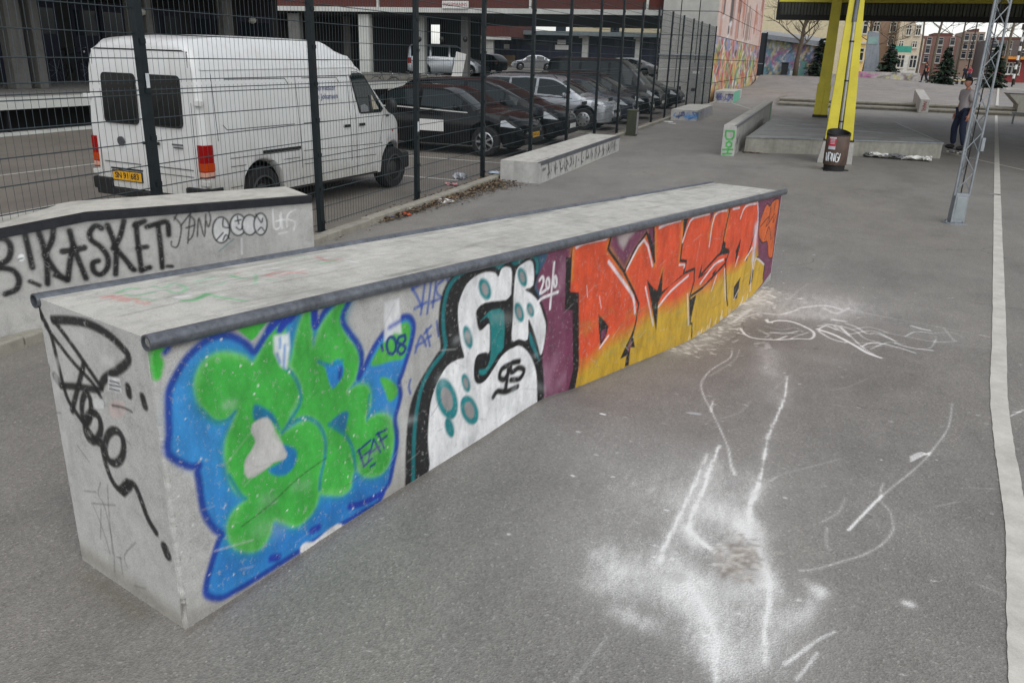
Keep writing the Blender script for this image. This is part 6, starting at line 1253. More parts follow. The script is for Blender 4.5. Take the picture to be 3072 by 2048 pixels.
# ---- sheds beyond the gateway
shed = thing('dark_blue_shed', 'long low shed with dark blue doors seen through the gateway', 'building', (0, 0, 0)); SB = 96
x0 = at_b(1462, 120, SB).x; x1 = at_b(2010, 120, SB).x
MB().box(x0, x1, SB, SB + 8, 0, 4.3).build('wall', mat('shed_wall', (46, 52, 60), .7, var=.2), shed); MB().box(x0 - .8, x1, SB - 1.6, SB + 8, 4.3, 4.75).build('roof', mat('shed_roof', (112, 122, 124), .6), shed); MB().box(x0, x1, SB - .9, SB - .02, 0, .85).build('plinth', mat('shed_plinth', (130, 132, 120), .8), shed)
dw = (x1 - x0) / 11
for i in range(11):
    d = MB().box(x0 + i * dw + .15, x0 + (i + 1) * dw - .15, SB - .06, SB, .86, 3.2).build('door', M_bluedoor, shed); MB().box(x0 + i * dw + .3, x0 + (i + 1) * dw - .3, SB - .09, SB - .06, 3.2, 4.1).build('door_window', M_win, d)
for px_ in (1755, 1915): q = at_b(px_, 140, SB - .5); MB().box(q.x - .35, q.x + .35, SB - .5, SB - .1, 0, 4.3).build('column', M_fascia, shed)
for px_, y0, z0, w2 in ((1685, 126, 0, .5), (1690, 142, 0, 1.0), (1520, 139, 0, .35), (1750, 107, 0, .5), (1915, 110, 0, .5)): q = at_b(px_, y0, SB - .12); MB().box(q.x - w2, q.x + w2, SB - .14, SB - .1, q.z - .25, q.z + .25).build('notice_sign', M_plate_w, shed)
q = at_b(1515, 163, SB - .12); MB().box(q.x - 1.3, q.x + 1.3, SB - .5, SB - .1, .9, 2.0).build('pallet', mat('pallet_wood', (116, 96, 66), .9), shed)
b2 = thing('beige_back_building', 'pale beige building showing above the dark blue shed roof', 'building', (0, 0, 0)); MB().box(x0 + 6, x1 + 20, SB + 14, SB + 26, 0, 12).build('wall', mat('beige_render', (202, 190, 158), .8, var=.15), b2)
for px_ in (1675, 1690, 1840, 1850, 1540): q = at_b(px_, 86, SB + 13.9); MB().box(q.x - .35, q.x + .35, SB + 13.9, SB + 14, q.z - .7, q.z + .7).build('window', M_win, b2)
b3 = thing('small_brick_house', 'low brick wing with a white gate seen through the gateway', 'building', (0, 0, 0)); q0, q1 = at_b(1360, 90, 90), at_b(1530, 90, 90); MB().box(q0.x, q1.x, 90, 98, 3.9, 9).build('wall', M_brick, b3); MB().box(q0.x, q1.x - 2, 90, 90.4, 0, 3.7).build('gate', mat('gate_pale', (170, 170, 164), .7), b3); MB().box(q0.x, q1.x, 89.6, 90.4, 3.6, 3.9).build('fascia', M_fascia, b3)
# ---- concrete panel building with mural
M_panel = concrete('panel_concrete', (168, 168, 162), True, .12, .25); M_joint = mat('panel_joint', (40, 40, 42), .9)
mur = thing('mural_building', 'tall concrete panel building with a colourful painted side wall at the end of the fence', 'building', (0, 0, 0))
MA, MB0, MB1 = -5.55, 45.4, 76.0
MB().box(-8.45, MA - .06, MB0 + .06, MB1, 0, 15).build('core', M_joint, mur)
zj = [.0, .97, 2.13, 3.30, 4.46, 5.62, 6.8]
def panel(kind, a0, a1, z0, z1, painter=None, res=.1):
    nx, nz = max(2, int((a1 - a0) / res)), max(2, int((z1 - z0) / (res * .8))); A_, Z_ = np.meshgrid(np.linspace(a0 + .025, a1 - .025, nx), np.linspace(z0 + .015, z1 - .015, nz), indexing='ij')
    P = np.stack([A_, np.full_like(A_, MB0), Z_], 2) if kind == 'end' else np.stack([np.full_like(A_, MA), A_, Z_], 2)
    # a slab with depth: fold the outer ring back
    me = grid_mesh('panel', P); me.materials.append(M_panel); cv = Canvas(MB0 + (A_.ravel() - MB0) / 3.4, Z_.ravel())
    if painter: painter(cv)
    cv.to(me); o = link('panel', me, mur); s = o.modifiers.new('thick', 'SOLIDIFY'); s.thickness = .05; s.offset = -1 if kind == 'end' else -1
    return o
for (xa, xb) in ((-8.4, -7.45), (-7.45, -6.5), (-6.5, MA)):
    for z0, z1 in zip(zj[:-1], zj[1:]): panel('end', xa, xb, z0, z1, None, .4)
STR = []                                                  # mural strokes shared by all panels
rm = random.Random(11); ME = MB0 + (MB1 - MB0) / 3.4; LOWC = [(196, 70, 44), (206, 96, 54), (120, 160, 80), (196, 186, 90), (90, 150, 120), (150, 130, 180), (220, 214, 196), (60, 90, 130), (190, 60, 40), (150, 176, 96), (60, 56, 52), (206, 150, 60), (210, 120, 100)]
for i in range(420):
    y = rm.uniform(MB0, ME); z = rm.uniform(0, 3.3); hgt = rm.uniform(.25, 1.1); lean = rm.uniform(-.3, .3)
    t = (y - MB0) / 9; pal = LOWC if rm.random() > .35 else ([(200, 66, 40), (214, 100, 56), (196, 60, 44), (104, 160, 84), (84, 146, 112), (190, 196, 110), (226, 220, 206)] if 0.5 < z < 2.4 else [(150, 150, 190), (120, 140, 190), (200, 170, 180)] if z > 2.4 else [(196, 190, 100), (120, 170, 110), (206, 160, 80)])
    STR.append((smooth_path([(y, z), (y + lean, z + hgt * .5), (y + lean * rm.uniform(-1, 2), z + hgt)], n=3), rm.uniform(.06, .28), rm.choice(pal), rm.uniform(.75, 1.)))
for i in range(130):
    y = rm.uniform(MB0, ME); z = rm.uniform(0, 3.3); STR.append(([(y, z), (y + rm.uniform(-.3, .4), z + rm.uniform(-.4, .5))], .06, rm.choice([(26, 24, 26), (236, 232, 224), (40, 40, 44)]), .9))
UPP = []
for i in range(110):
    y = rm.uniform(MB0, ME); z = rm.uniform(3.2, 9); UPP.append(([(y, z), (y + rm.uniform(-.08, .08), z + rm.uniform(.5, 2.6))], rm.uniform(.08, .5), rm.choice([(188, 110, 84), (150, 84, 64), (206, 160, 148), (110, 70, 60), (220, 196, 186), (214, 190, 188)]), rm.uniform(.4, .9)))
for y, z0, z1, wd in ((47.2, 4.25, 5.4, .42), (47.0, 3.6, 3.9, .2), (46.1, 4.5, 5.3, .2), (48.6, 3.5, 5.2, .10), (49.7, 3.6, 4.4, .1), (51, 3.6, 5.5, .12)): UPP.append(([(y, z0), (y, z1)], wd, (40, 42, 48), .95)); UPP.append(([(y - .1, z0 - .25), (y + .1, z0 - .1)], wd * .7, (226, 224, 226), .9))
def mural(cv):
    lo = cv.V.max() < 3.35
    cv.fill([(40, -1), (60, -1), (60, 16), (40, 16)], (200, 170, 130) if lo else (216, 190, 178), .1, .95)
    if lo: cv.fill([(40, 2.6), (60, 2.2), (60, 4), (40, 4)], (150, 150, 186), .2, .7)
    lo_u, hi_u, lo_v, hi_v = cv.U.min(), cv.U.max(), cv.V.min(), cv.V.max()
    for pth, wd, c, a in (STR if lo else UPP):
        q = np.asarray(pth)
        if q[:, 0].max() < lo_u - .4 or q[:, 0].min() > hi_u + .4 or q[:, 1].max() < lo_v - .4 or q[:, 1].min() > hi_v + .4: continue
        cv.stroke(q, wd, c, .04, a)
yj = [45.46, 52.2, 59.0, 65.8, 72.4, 75.95]
for y0, y1 in zip(yj[:-1], yj[1:]):
    for z0, z1 in zip(zj[:-1], zj[1:]): panel('side', y0, y1, z0, z1, mural, .085)
    panel('side', y0, y1, zj[-1], 15, mural, .25)
MB().box(-8.4, MA, MB0 - .012, MB0 + .05, 6.8, 15).build('upper_face', concrete('upper_concrete', (176, 174, 166)), mur)
MB().tube([(-8.4, MB0 - .08, 2.32), (MA - .1, MB0 - .08, 2.32)], .04, 8).build('rail_pipe', M_galv, mur)
MB().box(-6.75, -6.05, MB0 - .02, MB0 + .0, 0, 1.95).build('door', mat('steel_door', (150, 150, 146), .6), mur); MB().box(-6.55, -6.2, MB0 - .035, MB0 - .02, 1.42, 1.55).build('door_sign', M_plate_w, mur); MB().box(-7.3, -7.1, MB0 - .03, MB0 + .0, .5, .75).build('vent', M_trim, mur); MB().box(-6.55, -6.35, MB0 - .05, MB0 - .02, .55, .7).build('vent', M_trim, mur)
# ---- painted shed with sloping roof on top of the bank
def wallp(name, par, b, pxs, z0, tops, m, painter=None, res=.12, depth=5):
    xa, xb = at_b(pxs[0], 200, b).x, at_b(pxs[1], 200, b).x; nx = int((xb - xa) / res); X = np.linspace(xa, xb, nx); T = np.interp(X, [xa, xb], tops); F_ = np.linspace(0, 1, 30)
    P = np.stack([np.repeat(X[:, None], 30, 1), np.full((nx, 30), b), z0 + F_[None, :] * (T - z0)[:, None]], 2); me = grid_mesh(name, P); me.materials.append(m); cv = Canvas(P[..., 0].ravel(), P[..., 2].ravel())
    if painter: painter(cv, xa, xb)
    cv.to(me); link(name, me, par); MB().prism([(xa, z0), (xb, z0), (xb, tops[1] - .02), (xa, tops[0] - .02)], lambda p: Vector((p[0], b + .02, p[1])), lambda p: Vector((p[0], b + depth, p[1]))).build('rear_part', M_joint, par)
    return xa, xb
gs = thing('graffiti_shed', 'low painted shed with sloping grey roof on top of the asphalt bank', 'shed', (0, 0, 0)); GB = 83.
zt0, zt1 = at_b(2300, 105, GB).z, at_b(2462, 132, GB).z
def gsp(cv, xa, xb):
    r3 = random.Random(4); cv.fill([(xa - 1, 0), (xb + 1, 0), (xb + 1, 9), (xa - 1, 9)], (150, 146, 150), .1, .9)
    seg = [(0, .12, (84, 150, 160)), (.12, .30, (96, 96, 112)), (.30, .38, (150, 130, 110)), (.38, .5, (120, 150, 190)), (.5, .6, (130, 176, 120)), (.6, .8, (90, 150, 140)), (.8, .9, (176, 100, 80)), (.9, 1, (130, 110, 150))]
    for a, b_, c in seg: cv.fill([(xa + (xb - xa) * a, .8), (xa + (xb - xa) * b_, .8), (xa + (xb - xa) * b_, 3.1), (xa + (xb - xa) * a, 3.3)], c, .3, .9)
    cv.fill([(xa + (xb - xa) * .52, 3.0), (xb, 2.6), (xb, 3.6), (xa + (xb - xa) * .5, 4.0)], (150, 70, 64), .15, .9); cv.fill([(xa + .5, 3.3), (xa + 3, 3.3), (xa + 3, 4.2), (xa + .5, 4.3)], (150, 156, 90), .3, .8)
    for i in range(150): x = r3.uniform(xa, xb); z = r3.uniform(.9, 3.8); cv.stroke(smooth_path([(x, z), (x + r3.uniform(-.4, .4), z + r3.uniform(.2, .6)), (x + r3.uniform(-.5, .5), z + r3.uniform(.3, 1.2))], n=3), r3.uniform(.05, .2), r3.choice([(220, 220, 226), (60, 60, 70), (90, 140, 160), (170, 90, 140), (110, 120, 170), (200, 190, 140)]), .04, .8)
xa, xb = wallp('front_wall', gs, GB, (2290, 2465), .8, (zt0 - .25, zt1 - .25), M_panel, gsp)
MB().prism([(xa - .6, zt0 - .28), (xb + .6, zt1 - .28), (xb + .6, zt1 + .1), (xa - .6, zt0 + .1)], lambda p: Vector((p[0], GB - .6, p[1])), lambda p: Vector((p[0], GB + 6, p[1] + .5))).build('roof', mat('shed_sheet', (146, 152, 158), .5, .3), gs)
gt = thing('dark_gate', 'dark mesh gate between the mural building and the painted shed', 'gate', (0, 0, 0)); q0, q1 = at_b(2264, 200, 80), at_b(2290, 200, 80)
MB().box(q0.x, q1.x, 80, 80.06, uz(q0.x, 80) - .1, at_b(2275, 98, 80).z).build('leaf', mat('gate_dark', (34, 40, 46), .7), gt); MB().box(q0.x, q1.x, 79.97, 80.1, 1.9, 1.98).build('crossbar', M_galv, gt)
for x in (q0.x, q1.x): MB().box(x - .06, x + .06, 79.95, 80.1, .6, at_b(2275, 96, 80).z).build('post', M_fence, gt)
# ---- low wall with pink tags, monument
lw = thing('low_tagged_wall', 'long low concrete wall with pink and black tags behind the bank', 'wall', (0, 0, 0))
def lwp(cv, xa, xb):
    r3 = random.Random(9)
    for i in range(70): t = r3.random() ** 1.8; x = xa + (xb - xa) * (.02 + .95 * t); cv.stroke([(x, r3.uniform(.7, 1.5)), (x + r3.uniform(-.6, .6), r3.uniform(.7, 1.5))], r3.uniform(.1, .25), r3.choice([(170, 80, 140), (190, 110, 160), (40, 30, 44)] if t < .45 else [(190, 186, 120), (120, 110, 104), (60, 56, 54), (200, 196, 190)]), .06, .75)
zb_ = at_b(2640, 232, 86).z
wallp('body', lw, 86., (2530, 2765), zb_ - .3, (at_b(2540, 212, 86).z, at_b(2760, 219, 86).z), concrete('low_wall_concrete', (168, 164, 160), True), lwp, .15, .8)
mo = thing('grey_monument', 'tall grey slab monument with tagged top between the trees', 'monument', (0, 0, 0)); q0, q1 = at_b(2592, 212, 92), at_b(2642, 212, 92)
MB().prism([(q0.x, .5), (q1.x, .5), (q1.x - .7, at_b(2645, 98, 92).z), (q0.x - .2, at_b(2605, 92, 92).z)], lambda p: Vector((p[0], 92, p[1])), lambda p: Vector((p[0], 93.2, p[1]))).build('slab', concrete('monument_grey', (136, 142, 148)), mo)
MB().box(q0.x - .1, q1.x - .7, 91.96, 92, at_b(2620, 132, 92).z, at_b(2620, 110, 92).z).build('painted_band', mat('band_teal', (130, 158, 152), .8, var=.5, scale=1), mo)
st = MB(); st.tube([(q1.x + .8, 91.5, at_b(2650, 205, 92).z), (q1.x + .7, 91.5, at_b(2650, 170, 92).z), (q1.x + .9, 91.5, at_b(2650, 145, 92).z)], [.45, .6, .3], 8); st.build('figure', mat('bronze_dark', (60, 46, 44), .6), mo, smooth='all'); MB().box(q1.x + .6, q1.x + 2.4, 91.4, 91.6, at_b(2655, 156, 92).z, at_b(2655, 137, 92).z).build('green_banner', mat('banner_green', (54, 150, 130), .6), mo)
# ---- houses
def window(par, x, b, z, w_, h, m_frame=None, bars=2):
    f = MB().box(x - w_ / 2, x + w_ / 2, b - .1, b + .02, z, z + h).build('window', M_win, par); fr = MB()
    for k in range(bars + 1): xx = x - w_ / 2 + w_ * k / bars; fr.box(xx - .05, xx + .05, b - .16, b - .1, z, z + h)
    for zz_ in (z, z + h * .68, z + h): fr.box(x - w_ / 2, x + w_ / 2, b - .165, b - .105, zz_ - .05, zz_ + .05)
    fr.build('window_frame', m_frame or M_frame, f); MB().box(x - w_ / 2 - .1, x + w_ / 2 + .1, b - .25, b + .02, z - .14, z - .051).build('window_sill', M_frame, f)
M_yelr = mat('yellow_render', (226, 198, 138), .85, var=.12, scale=.5); M_roof = mat('roof_tile', (96, 62, 54), .9, var=.3)
HB = 122.
yh = thing('yellow_apartment_house', 'tall yellow apartment house with white windows and balconies behind the painted shed', 'building', (0, 0, 0))
X = lambda px, b=HB: at_b(px, 150, b).x
Z = lambda py, px=2450, b=HB: at_b(px, py, b).z
MB().box(X(2225), X(2598), HB, HB + 12, 0, 22).build('wall', M_yelr, yh)
MB().box(X(2302), X(2337), HB - .06, HB, 0, 22).build('recess_wall', mat('recess_grey', (150, 150, 140), .8), yh)
for z in (Z(50), Z(50) - 3.2, Z(50) + 3.2, Z(50) - 6.4): MB().box(X(2300), X(2340), HB - 1.2, HB, z - .12, z).build('balcony_slab', M_frame, yh); MB().box(X(2301), X(2339), HB - 1.2, HB - 1.15, z, z + 1.0).build('balcony_rail', mat('rail_grey', (130, 136, 132), .6), yh)
for px_, w_ in ((2283, .75), (2357, 1.35), (2405, .8), (2460, 1.2), (2510, 1.3), (2571, 1.75)):
    for z in (Z(98), Z(98) + 3.2, Z(98) - 3.3, Z(98) + 6.4, Z(98) - 6.5):
        window(yh, X(px_), HB, z, w_, 1.5, bars=3 if w_ > 1.25 else 2)
MB().box(X(2540), X(2598), HB - .3, HB, Z(128), Z(122)).build('cornice', M_frame, yh)
ph = thing('pale_gable_house', 'pale plastered gable house between the bare trees', 'building', (0, 0, 0)); B2 = 135.
xx0, xx1 = X(2688, B2), X(2768, B2); zt = Z(118, 2730, B2)
MB().prism([(xx0, 0), (xx1, 0), (xx1, zt), ((xx0 + xx1) / 2 - 1, Z(30, 2730, B2)), (xx0, zt + 2)], lambda p: Vector((p[0], B2, p[1])), lambda p: Vector((p[0], B2 + 12, p[1]))).build('wall', mat('pale_render', (196, 186, 168), .85, var=.15), ph); MB().box(xx0, xx1, B2 - .05, B2, 0, Z(165, 2730, B2)).build('ground_floor', mat('shop_white', (206, 206, 202), .7), ph)
for px_ in (2716, 2744): window(ph, X(px_, B2), B2, Z(105, 2730, B2), .62, 1.3)
for px_ in (2700, 2741): window(ph, X(px_, B2), B2, Z(142, 2730, B2), .6, .85)
for px_ in (2708, 2745): window(ph, X(px_, B2), B2, Z(203, 2730, B2), .9, 1.7)
gh = thing('brown_house', 'brownish house half hidden behind the monument and fir tree', 'building', (0, 0, 0)); MB().box(X(2600, 140.), X(2690, 140.), 140, 150, 0, Z(40, 2650, 140.)).build('wall', mat('brown_render', (150, 128, 112), .85, var=.2), gh)
for px_ in (2618, 2668): 
    for py in (95, 135): window(gh, X(px_, 140.), 140., Z(py, 2650, 140.), .8, 1.3)
for nm, lb, pa, pb_, py, bb, c in [('red_brown_house', 'red brown house row with stepped roofline far behind the skater', 2765, 2870, 108, 170., (120, 88, 80)), ('grey_tower_house', 'tall grey brown house against the pale sky at the right', 2882, 2946, 95, 180., (146, 126, 112)), ('dark_corner_house', 'dark house at the far right behind the mast', 2960, 3090, 120, 160., (96, 86, 84))]:
    h_ = thing(nm, lb, 'building', (0, 0, 0)); MB().box(X(pa, bb), X(pb_, bb), bb, bb + 12, 0, Z(py, (pa + pb_) / 2, bb)).build('wall', mat(nm, c, .85, var=.2, scale=.4), h_)
    MB().box(X(pa + 30, bb), X(pb_ - 18, bb), bb + 1, bb + 10, Z(py, (pa + pb_) / 2, bb), Z(py - 10, (pa + pb_) / 2, bb)).build('roof', M_roof, h_)
    for k in range(3):
        for py2 in (py + 26, py + 52, py + 80): window(h_, X(pa + (pb_ - pa) * (k + .5) / 3, bb), bb, Z(py2, (pa + pb_) / 2, bb), .75, 1.2, mat('dull_frame', (150, 146, 140), .8), 1)
sh = thing('red_kiosk', 'low red and yellow shop front at the far right edge', 'kiosk', (0, 0, 0)); MB().box(X(3020, 120.), X(3095, 120.), 120, 126, 0, Z(172, 3050, 120.)).build('wall', mat('kiosk_red', (130, 44, 44), .7), sh); MB().box(X(3018, 120.), X(3095, 120.), 118.6, 126, Z(178, 3050, 120.), Z(170, 3050, 120.)).build('awning', mat('kiosk_orange', (206, 132, 40), .7), sh)
for k in range(2): window(sh, X(3036 + 24 * k, 120.), 120., Z(222, 3050, 120.), .8, 1.3)
bn_ = thing('timber_bench', 'long pale timber bench on the far plaza left of the mast', 'bench', (0, 0, 0)); q0, q1 = at_b(2850, 235, 92), at_b(2915, 235, 92); MB().box(q0.x, q1.x, 92, 92.6, uz(20, 92) + .35, uz(20, 92) + .5).build('seat', mat('pale_timber', (206, 186, 140), .8), bn_)
for k in range(4): x = q0.x + (q1.x - q0.x) * (k + .5) / 4; MB().box(x - .1, x + .1, 92.1, 92.5, uz(20, 92) - .2, uz(20, 92) + .35).build('leg', M_trim, bn_)
# ---- trees
M_bark = mat('bare_bark', (88, 78, 66), .95, var=.35); M_bark2 = mat('pale_bark', (104, 93, 78), .95, var=.3)
def bare_tree(label, base, h, lean=(0, 0), seed=1, r0=.2, m=None, dens=4, fork=.35):
    r3 = random.Random(seed); t = thing('bare_tree', label, 'tree', base, 0, 'bare trees on the far plaza'); tr, crn = MB(), MB(); m = m or M_bark
    pts = [Vector((lean[0] * k * k * h, lean[1] * k * h, h * k)) + Vector((r3.uniform(-.1, .1), r3.uniform(-.1, .1), 0)) * (k > 0) for k in np.linspace(0, .8, 6)]
    tr.tube(pts, [r0 * (1 - .75 * k / 5) for k in range(6)], 8)
    def grow(p, d, L_, r, lvl):
        q = [p]; dd_ = d.copy()
        for k in range(3): dd_ = (dd_ + Vector((r3.gauss(0, .16), r3.gauss(0, .16), r3.gauss(.05, .1)))).normalized(); q.append(q[-1] + dd_ * L_ / 3)
        crn.tube(q, [r, r * .8, r * .6, r * .4], 4 if lvl > 0 else 5, False)
        if lvl >= 3: return
        for k in range(r3.randint(dens, dens + 1)):
            i = r3.randint(1, 3); nd = (dd_ + Vector((r3.gauss(0, .75), r3.gauss(0, .75), r3.gauss(.15, .4)))).normalized(); grow(q[i], nd, L_ * r3.uniform(.5, .75), r * .5, lvl + 1)
    for k in range(12):
        f = fork + (1 - fork) * k / 11; i = f * 5; p = pts[min(int(i), 4)].lerp(pts[min(int(i) + 1, 5)], i - int(i)); a = k * 2.4 + r3.random()
        grow(p, Vector((math.cos(a), math.sin(a), r3.uniform(.3, 1.0))).normalized(), h * .3 * (1.15 - .5 * f), r0 * .32, 0)
    tr.build('trunk', m, t, smooth='all'); crn.build('crown', m, t, fixn=False, smooth='all'); return t
def bt_at(label, px, b, zb, h, lean, seed, r0, m=None, **k): q = at_b(px, 200, b); bare_tree(label, Vector((q.x, b, zb)), h, lean, seed, r0, m, **k)
bt_at('leaning bare tree in front of the painted shed', 2388, 80.6, .9, 9, (.16, 0), 3, .24)
bt_at('slim bare tree with forked trunk before the pale gable house', 2752, 95, .6, 13, (-.02, 0), 5, .13, M_bark2, fork=.55)
bt_at('pale-barked bare tree right of the pale gable house', 2798, 96, .6, 14, (.03, 0), 8, .16, M_bark2, fork=.4)
bt_at('bare tree beside the fir tree right of the mast', 3012, 92, .6, 13, (.06, 0), 12, .18, M_bark2, fork=.5)
bt_at('thin bare tree behind the yellow column', 2590, 100, .6, 12, (.03, 0), 17, .14)
bt_at('dark bare tree beside the tall grey house', 2870, 120, .6, 15, (0, 0), 23, .15)
bt_at('thin bare tree before the brown house', 2660, 110, .6, 13, (0, 0), 31, .16)
bt_at('bare tree at the far right corner of the plaza', 3052, 100, .6, 13, (0, 0), 37, .13)
M_fir = [mat('fir_needles', (30, 52, 36), .9, var=.4), mat('fir_needles_dark', (20, 36, 27), .9, var=.4), mat('fir_needles_pale', (52, 76, 50), .9, var=.4)]
def fir(label, px, b, zb, h, rad, seed):
    r3 = random.Random(seed); q = at_b(px, 200, b); t = thing('fir_tree', label, 'tree', (q.x, b, zb), 0, 'fir trees on the far plaza'); MB().tube([(0, 0, 0), (0, 0, h * .95)], [.13, .02], 7).build('trunk', M_bark, t)
    f = MB(); z = .25
    while z < h:
        rr = rad * (1 - (z / h) ** 1.15) * r3.uniform(.75, 1.12) + .1; nb = max(4, int(9 * rr / rad) + 3)
        for k in range(nb):
            a = r3.uniform(0, 6.28); d = Vector((math.cos(a), math.sin(a), r3.uniform(-.35, .05))); L_ = rr * r3.uniform(.6, 1.15); s = Vector((-d.y, d.x, 0))
            for j in range(9):
                p = Vector((0, 0, z)) + d * L_ * (j + 1) / 9; w_ = .30 * (1 - j / 10) * r3.uniform(.5, 1.2); f.mi = r3.choice([0, 0, 1, 1, 2])
                for sg in (-1, 1):
                    e = p + s * sg * w_ + d * .15 + Vector((0, 0, r3.uniform(-.16, .08))); u_ = Vector((0, 0, .07)); f.add([p - d * .1, e, p + d * .2 - u_], [(0, 1, 2)])
        z += .17 * r3.uniform(.7, 1.3)
    f.build('crown', M_fir, t, fixn=False)
fir('fir tree half hidden behind the rear yellow column', 2458, 82, .9, 3.3, 1.2, 1); fir('dark fir tree in front of the pale gable house', 2668, 88, .85, 3.2, 1.35, 2); fir('slender fir tree behind the skater', 2838, 86, .55, 3.3, 1.1, 3); fir('fir tree right of the lattice mast', 2988, 80, .55, 3.6, 1.15, 4)
# ---- street clutter on the far plaza
def lamp_post(label, px, b, h): q = at_b(px, 200, b); t = thing('street_post', label, 'post', (q.x, b, .5), 0); MB().tube([(0, 0, 0), (0, 0, h)], .07, 8).build('pole', M_trim, t, smooth='all'); MB().box(-.2, .2, -.2, .2, h - .5, h).build('lamp_head', M_trim, t); return t
lamp_post('dark street lamp post before the tall grey house', 2905, 110, 7.5); t = lamp_post('black and white striped signal post at the far right', 3048, 90, 5.5)
for k in range(6): MB().lathe([(.11, .8 + k * .8), (.11, 1.2 + k * .8)], n=10).build('white_band', M_plate_w, t)
bi = at_b(2352, 221, 82); o = thing('rubbish_cart', 'dark wheeled rubbish bin standing by the painted shed', 'rubbish bin', (bi.x, 82., .98)); MB().prism([(-.3, -.3), (.3, -.3), (.3, .3), (-.3, .3)], lambda p: Vector((p[0] * .85, p[1] * .85, .08)), lambda p: Vector((p[0], p[1], 1.05))).build('body', mat('cart_dark', (34, 40, 40), .6), o, bevel=.03); MB().box(-.34, .34, -.36, .34, 1.05, 1.13).build('lid', M_trim, o, bevel=.02)
# ---- bicycles
def bike(label, p, rz, col, group='bicycles on the loading dock', s=1.):
    t = thing('bicycle', label, 'bicycle', p, rz, group); t.scale = (s, s, s); mf = mat('bike_' + str(col), col, .4, .3)
    for x in (-.52, .52):
        w_ = MB(); N = 26; w_.tube([(x + .33 * math.cos(2 * math.pi * k / N), 0, .34 + .33 * math.sin(2 * math.pi * k / N)) for k in range(N + 1)], .016, 6, False); wo_ = w_.build('wheel', M_tyre, t, smooth='all')
        sp = MB()
        for k in range(10): a = math.pi * 2 * k / 10; sp.tube([(x, 0, .34), (x + .32 * math.cos(a), 0, .34 + .32 * math.sin(a))], .003, 3, False)
        sp.build('spokes', M_galv, wo_)
    fr = MB()
    for a, b in (((-.52, .34), (-.16, .82)), ((-.52, .34), (-.05, .30)), ((-.05, .30), (-.2, .88)), ((-.05, .30), (.38, .74)), ((-.17, .78), (.37, .84)), ((.52, .34), (.36, .92))): fr.tube([(a[0], 0, a[1]), (b[0], 0, b[1])], .016, 6)
    fr.build('frame', mf, t, smooth='all'); MB().tube([(.30, -.26, .98), (.36, 0, .95), (.30, .26, .98)], .013, 6).build('handlebar', M_galv, t, smooth='all'); blob('saddle', M_trim, t, (-.22, 0, .92), .13, .07, .04)
    MB().box(-.75, -.3, -.07, .07, .70, .72).build('carrier', M_trim, t); blob('lamp', M_lamp, t, (.42, 0, .86), .04, .04, .04); return t
bq = at_a(185, 262, -23.2); bike('dark bicycle leaning on the blue dock doors left of the van', (-22.9, bq.y + .3, .85), R(85), (30, 30, 34), s=1.1)
for i, px_ in enumerate((1180, 1232, 1290, 1335)): q = at_b(px_, 215, 44.9); bike(['black bicycle at the left of the rack under the bridge building', 'grey bicycle with pale stem in the rack behind the black saloon', 'dark green bicycle in the rack near the silver van', 'bicycle in the rack beside the leaning notice board'][i], (q.x, 43.9, 0), R(20 + 25 * i), [(20, 20, 22), (90, 92, 96), (30, 44, 36), (60, 50, 46)][i], 'bicycles racked under the bridge building')

# ================================================================= people
def skinned(name, verts, edges, rad, m, parent, sub=2, root=0):
    me = bpy.data.meshes.new(name); me.from_pydata(verts, edges, []); o = bpy.data.objects.new(name, me); COL.objects.link(o)
    sk = o.modifiers.new('skin', 'SKIN'); sk.use_smooth_shade = True
    for i, v in enumerate(me.skin_vertices[0].data): v.radius = (rad[i], rad[i]) if not isinstance(rad[i], tuple) else rad[i]; v.use_root = (i == root)
    ss = o.modifiers.new('sub', 'SUBSURF'); ss.levels = sub; ss.render_levels = sub
    dg = bpy.context.evaluated_depsgraph_get(); dg.update(); res = bpy.data.meshes.new_from_object(o.evaluated_get(dg)); bpy.data.objects.remove(o)
    res.materials.clear(); res.materials.append(m); res.polygons.foreach_set('use_smooth', [True] * len(res.polygons)); res.name = name
    return link(name, res, parent)
M_skin = mat('skin', (186, 132, 108), .55, var=.08); M_hair = mat('dark_hair', (30, 23, 20), .8, var=.3)
